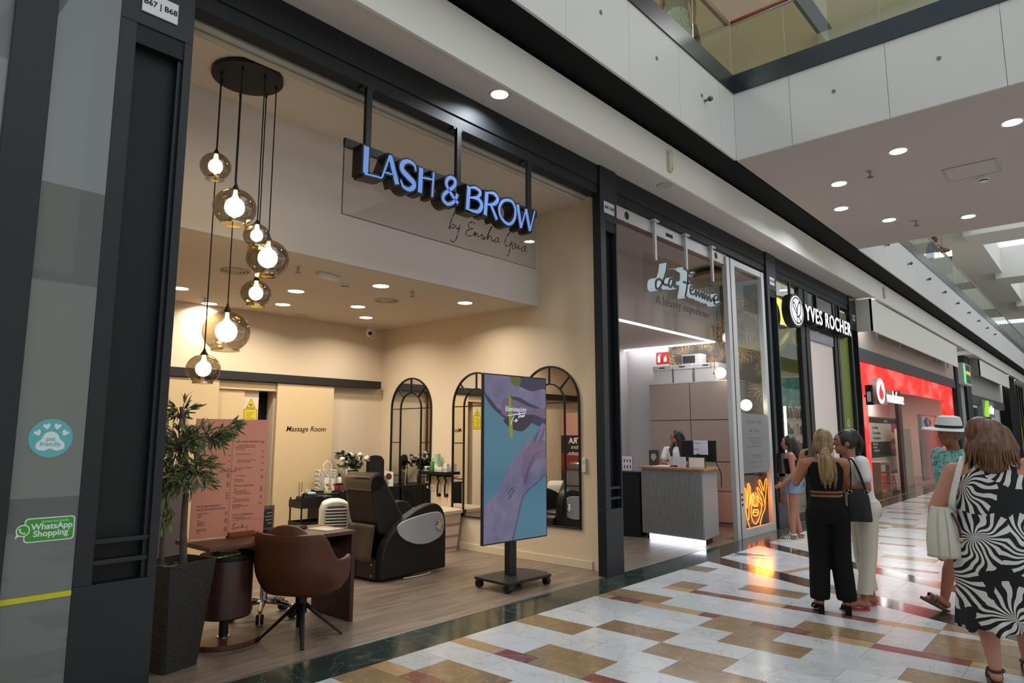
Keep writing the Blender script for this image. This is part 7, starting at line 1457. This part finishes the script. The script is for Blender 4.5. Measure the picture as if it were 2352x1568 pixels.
MB().tube(cr([(-.06, .03, 1.42), (-.03, .13, 1.33), (0, .145, 1.29), (.03, .13, 1.33), (.06, .03, 1.42)], 5), .003, 5).build('necklace', M('gold'), th)
# ---------------------------------------------------------------- woman in black and white dress
J = base_pose(1.72, 1.32); k = J['k']; th = P('woman in black and white swirl-print dress walking away', (5.665, .645, 0), 8)
J['ankL'] = Vector((-.09, -.05, .1)); J['toeL'] = Vector((-.11, .12, .035)); J['kneeL'].y += .05; J['ankR'] = Vector((.1, .27, .1)); J['toeR'] = Vector((.12, .43, .03)); J['kneeR'] = Vector((.1, .2, .5))
J['shL'] *= .97; J['elL'] = Vector((-.345, -.02, 1.12)); J['wrL'] = Vector((-.38, .05, .86)); J['hdL'] = (Vector((.1, .3, -1)), Vector((1, .2, 0)), .8); J['elR'] = Vector((.34, -.05, 1.12)); J['wrR'] = Vector((.36, .04, .88)); J['face'] = R(-22); J['head'].x -= .05
sk5 = skinmat('skin_pale', 'b98570'); body(th, J, sk5, fat=1.05, legr=1.25); face(th, J['head'], J['face'], k)
zeb = pinwheel('swirl_print', 'd3d2cd', '101115', 2.5, 19, 1.2, 'xz', 2.6, .62, .8, None, .66)
s = Seg(); s.torso([(0, .02, .36, .27, .2), (0, .02, .42, .275, .21), (0, .0, .6, .275, .205), (0, -.02, .8, .275, .205), (0, -.02, .93, .265, .195), (0, -.01, 1.06, .23, .165), (0, 0, 1.2, .225, .16), (0, 0, 1.32, .225, .145), (0, 0, 1.42, .19, .1), (0, 0, 1.46, .12, .08)], 30)
for i in range(9): a = R(20+40*i); s.cap((.215*math.cos(a), .155*math.sin(a), .95), .02, (.265*math.cos(a), .2*math.sin(a)+.02, .36), .035)
padd('dress', fuse(s, .009, 4, cuts=[((0, 0, 1.455), (0, 0, 1)), ((0, 0, .37), (.35, .1, -1))]), zeb, th)
hz = hairmat('hair_brown', '3a2417', '7a5334'); hd = J['head']; s = Seg(); s.ell((hd.x, hd.y-.02, hd.z+.03), (.096, .11, .11), 18, 12); s.chain([(0, hd.y-.05, hd.z+.02), (0, hd.y-.09, hd.z-.08), (0, hd.y-.09, hd.z-.17)], [.1, .11, .095])
for sx in (-1, 1): s.chain([(sx*.07, hd.y-.02, hd.z+.03), (sx*.105, hd.y-.03, hd.z-.08), (sx*.13, hd.y-.03, hd.z-.18)], [.05, .055, .02])
ho = padd('hair', fuse(s, .007, 4), hz, th)
strands(ho, [[(.09*math.sin(a), hd.y-.02-.1*math.cos(a), hd.z+.03), (.135*math.sin(a), hd.y-.04-.14*math.cos(a), hd.z-.1), ((.15+.02*math.sin(a*17))*math.sin(a), hd.y-.05-.13*math.cos(a), hd.z-.2-.02*math.cos(a*23))] for a in [R(-95+8*i) for i in range(24)]], .014, hz)
brn = M('sandal_dark', '2c221c', .6)
for n in 'LR':
    an, to = J['ank'+n], J['toe'+n]; c = (an+to)/2; so_ = MB().prism([(p.x, p.y) for p in cr([Vector((c.x+dx, c.y+dy, 0)) for dx, dy in ((0, .15), (.045, .1), (.042, 0), (.038, -.1), (0, -.125), (-.038, -.1), (-.042, 0), (-.045, .1))], 4, True)], .0, .022).build('sandal', brn, th, bevel=.004)
    MB().tube([(an.x+.045*math.cos(a), an.y+.05*math.sin(a), .1) for a in [2*math.pi*i/16 for i in range(16)]], .008, 6, closed=True).build('ankle_strap', brn, so_)
    for y in (.02, .08): MB().tube(cr([(c.x-.047, c.y+y, .02), (c.x-.03, c.y+y+.01, .068), (c.x+.03, c.y+y+.01, .068), (c.x+.047, c.y+y, .02)], 4), .009, 6, flat=.6).build('strap', brn, so_)
t = thing('bucket_bag', 'cream white bucket bag hanging beside the swirl-print dress', 'handbag', tuple(XF[th.name] @ Vector((-.315, -.1, .80))), R(8-90)); cb = M('bag_cream', 'c9c4b8', .5, spec=.4, bump=.05, bscale=150)
MB().loft([[(a*math.cos(q), b*math.sin(q), z) for q in [2*math.pi*i/20 for i in range(20)]] for a, b, z in ((.1, .075, 0), (.105, .08, .01), (.105, .078, .12), (.09, .062, .24), (.065, .04, .33))]).build('bag_body', cb, t, smooth=50)
MB().loft([[(a*math.cos(q), b*math.sin(q), z) for q in [2*math.pi*i/20 for i in range(20)]] for a, b, z in ((.107, .082, .0), (.107, .082, .012))]).build('base_panel', M('bag_base', 'a8a28e', .6), t)
inv = XF[t.name].inverted() @ XF[th.name]
pth = [Vector((.07, 0, .32)), inv @ Vector((-.25, -.17, 1.18)), inv @ Vector((-.19, -.13, 1.40)), inv @ Vector((-.165, -.02, 1.47)), inv @ Vector((-.19, .1, 1.4)), inv @ Vector((-.26, .12, 1.18)), Vector((-.05, .02, .32))]
MB().tube(cr(pth, 6), .018, 8, flat=.35).build('strap', cb, t, smooth=50)
bd = MB(); MB().tube(cr([Vector((.06, -.04, .3)), Vector((.09, -.06, .22)), Vector((.1, -.065, .14))], 5), .009, 6).build('bead_charm', M('bead_red', '3c1a1c', .4), t); MB().ell((.1, -.065, .13), .016, 10, 8).build('bead', M('bead_tan', 'b09a72', .4), t)
for x in (-.03, .03): MB().tube(cr([(x, -.078, .01), (x, -.077, .12), (x*.9, -.061, .24), (x*.6, -.04, .32)], 4), .003, 5).build('seam', M('bag_base'), t)
# ---------------------------------------------------------------- receptionist
J = base_pose(1.68); k = J['k']; th = P('receptionist with long black hair in white T-shirt behind the grey counter', (10.78, 5.72, 0), 205)
J['elR'] = Vector((.24, .06, 1.12))*k; J['wrR'] = Vector((.16, .24, 1.12))*k; J['hdR'] = (Vector((-.5, 1, .1)), Vector((0, 0, -1)), .6); J['elL'] = Vector((-.23, .06, 1.12))*k; J['wrL'] = Vector((-.13, .24, 1.12))*k; J['hdL'] = (Vector((.4, 1, 0)), Vector((0, 0, -1)), .6); J['face'] = R(-75); J['head'] = Vector((0, .02, 1.56))*k
body(th, J, sk2); face(th, J['head'], J['face'], k); s = Seg(); s.torso(torso_secs(J, .014, .93, 1.395))
for n in 'LR': sh = J['sh'+n]; s.chain([sh*.7+Vector((0, 0, sh.z*.3)), sh, sh.lerp(J['el'+n], .6)], [.062*k, .068*k, .062*k])
padd('t_shirt', fuse(s, .008, 4, cuts=[((0, 0, 1.40*k), (0, 0, 1))]), wc, th); padd('trousers', fuse(leg_cloth(J, .11, .085, .07, .9), .01, 4), blkc, th)
hd = J['head']; s = Seg(); mh = T(hd.x, hd.y, hd.z, J['face']); s.ell((0, -.022, .024), (.087, .104, .107), 18, 12, mh)
s.chain([mh @ Vector((0, -.07, 0)), mh @ Vector((0, -.1, -.12)), Vector((-.03, -.1, 1.3)), Vector((-.03, -.12, 1.18))], [.075, .07, .065, .05]); s.chain([mh @ Vector((.06, -.03, 0)), Vector((.1, .1, 1.38)), Vector((.09, .13, 1.28))], [.035, .032, .02]); s.chain([mh @ Vector((-.06, -.03, 0)), Vector((-.07, .1, 1.38)), Vector((-.08, .13, 1.24))], [.035, .036, .02]); padd('hair', fuse(s, .007, 4), hb2, th)
# ---------------------------------------------------------------- people on the upper floor and far away
J = base_pose(1.75, 1.1); th = P('man in blue T-shirt leaning on the upper handrail beyond the footbridge', (25.5, 4.1, 6.45), 275); J['lean'] = Vector((0, .12, -.02)); J['head'] = Vector((0, .2, 1.6)); J['neck'] = Vector((0, .0, 1.46))
J['elL'] = Vector((-.25, .4, 1.2)); J['wrL'] = Vector((-.12, .55, 1.17)); J['elR'] = Vector((.25, .4, 1.2)); J['wrR'] = Vector((.12, .55, 1.17)); J['hdL'] = (Vector((1, .2, 0)), Vector((0, 0, -1)), .5); J['hdR'] = (Vector((-1, .2, 0)), Vector((0, 0, -1)), .5)
body(th, J, sk4, voxel=.012); s = Seg(); s.torso(torso_secs(J, .02, .86, 1.395))
for n in 'LR': sh = J['sh'+n]+J['lean']; s.chain([sh*.7+Vector((0, 0, sh.z*.3)), sh, sh.lerp(J['el'+n], .6)], [.07, .078, .07])
padd('t_shirt', fuse(s, .012, 4), M('blue_cloth', '1f5fa8', .8), th); padd('trousers', fuse(leg_cloth(J, .115, .09, .08, .9), .012, 4), M('dark_cloth', '2a2c30', .85), th); s = Seg(); s.ell((J['head'].x, J['head'].y-.02, J['head'].z+.03), (.086, .1, .1)); padd('hair', fuse(s, .01, 3), hb2, th)
J = base_pose(1.66, 1.05); th = P('visitor in pale skirt on the gallery above the salon sign', (8.05, 4.05, 6.45), 200); body(th, J, sk2, voxel=.012)
s = Seg(); s.torso([(0, 0, .42, .24, .2), (0, 0, .7, .2, .16), (0, 0, .95, .17, .13), (0, 0, 1.05, .145, .11)]); padd('skirt', fuse(s, .012, 4), pinwheel('skirt_print', 'c9ccc4', '8a9890', 9, 6, 2, 'xz', 1, .7), th); s = Seg(); s.torso(torso_secs(J, .015, .99, 1.395)); padd('top', fuse(s, .012, 4), M('grey_cloth', '8a8a86', .8), th); s = Seg(); s.ell((0, 0, J['head'].z+.03), (.088, .1, .1)); padd('hair', fuse(s, .01, 3), hb2, th)
for n in 'LR': sneaker(th, J['ank'+n], J['toe'+n], M('shoe_dark', '2a2624', .7))
t = thing('tote_bag', 'brown leather bag held beside the visitor on the gallery', 'handbag', (8.42, 3.98, 6.95), R(20)); MB().loft([[(a*sx, b*sy, z) for sx, sy in ((1, -1), (1, 1), (-1, 1), (-1, -1))] for a, b, z in ((.17, .07, 0), (.2, .08, .25), (.18, .05, .38))]).build('bag_body', M('brown_bag', '5a3a26', .5, vary=.2), t, bevel=.02); MB().tube(cr([(-.1, 0, .36), (-.08, 0, .6), (.08, 0, .6), (.1, 0, .36)], 5), .01, 6).build('handle', M('brown_bag'), t)
J = base_pose(1.62); th = P('distant dark-haired person at the right edge by the wire stands', (13.2, .1, 0), 20); body(th, J, sk2, voxel=.012); s = Seg(); s.torso(torso_secs(J, .015, .93, 1.395)); padd('top', fuse(s, .012, 4), M('grey_cloth'), th); padd('trousers', fuse(leg_cloth(J, .11, .085, .07, .9), .012, 4), blkc, th); hd = J['head']; s = Seg(); s.ell((0, hd.y-.02, hd.z+.025), (.088, .104, .107)); s.chain([(0, hd.y-.07, hd.z), (0, hd.y-.1, hd.z-.2)], [.08, .06]); padd('hair', fuse(s, .009, 3), hb2, th)
for n in 'LR': sneaker(th, J['ank'+n], J['toe'+n], M('shoe_dark'))
bpy.data.scenes.remove(TMP)
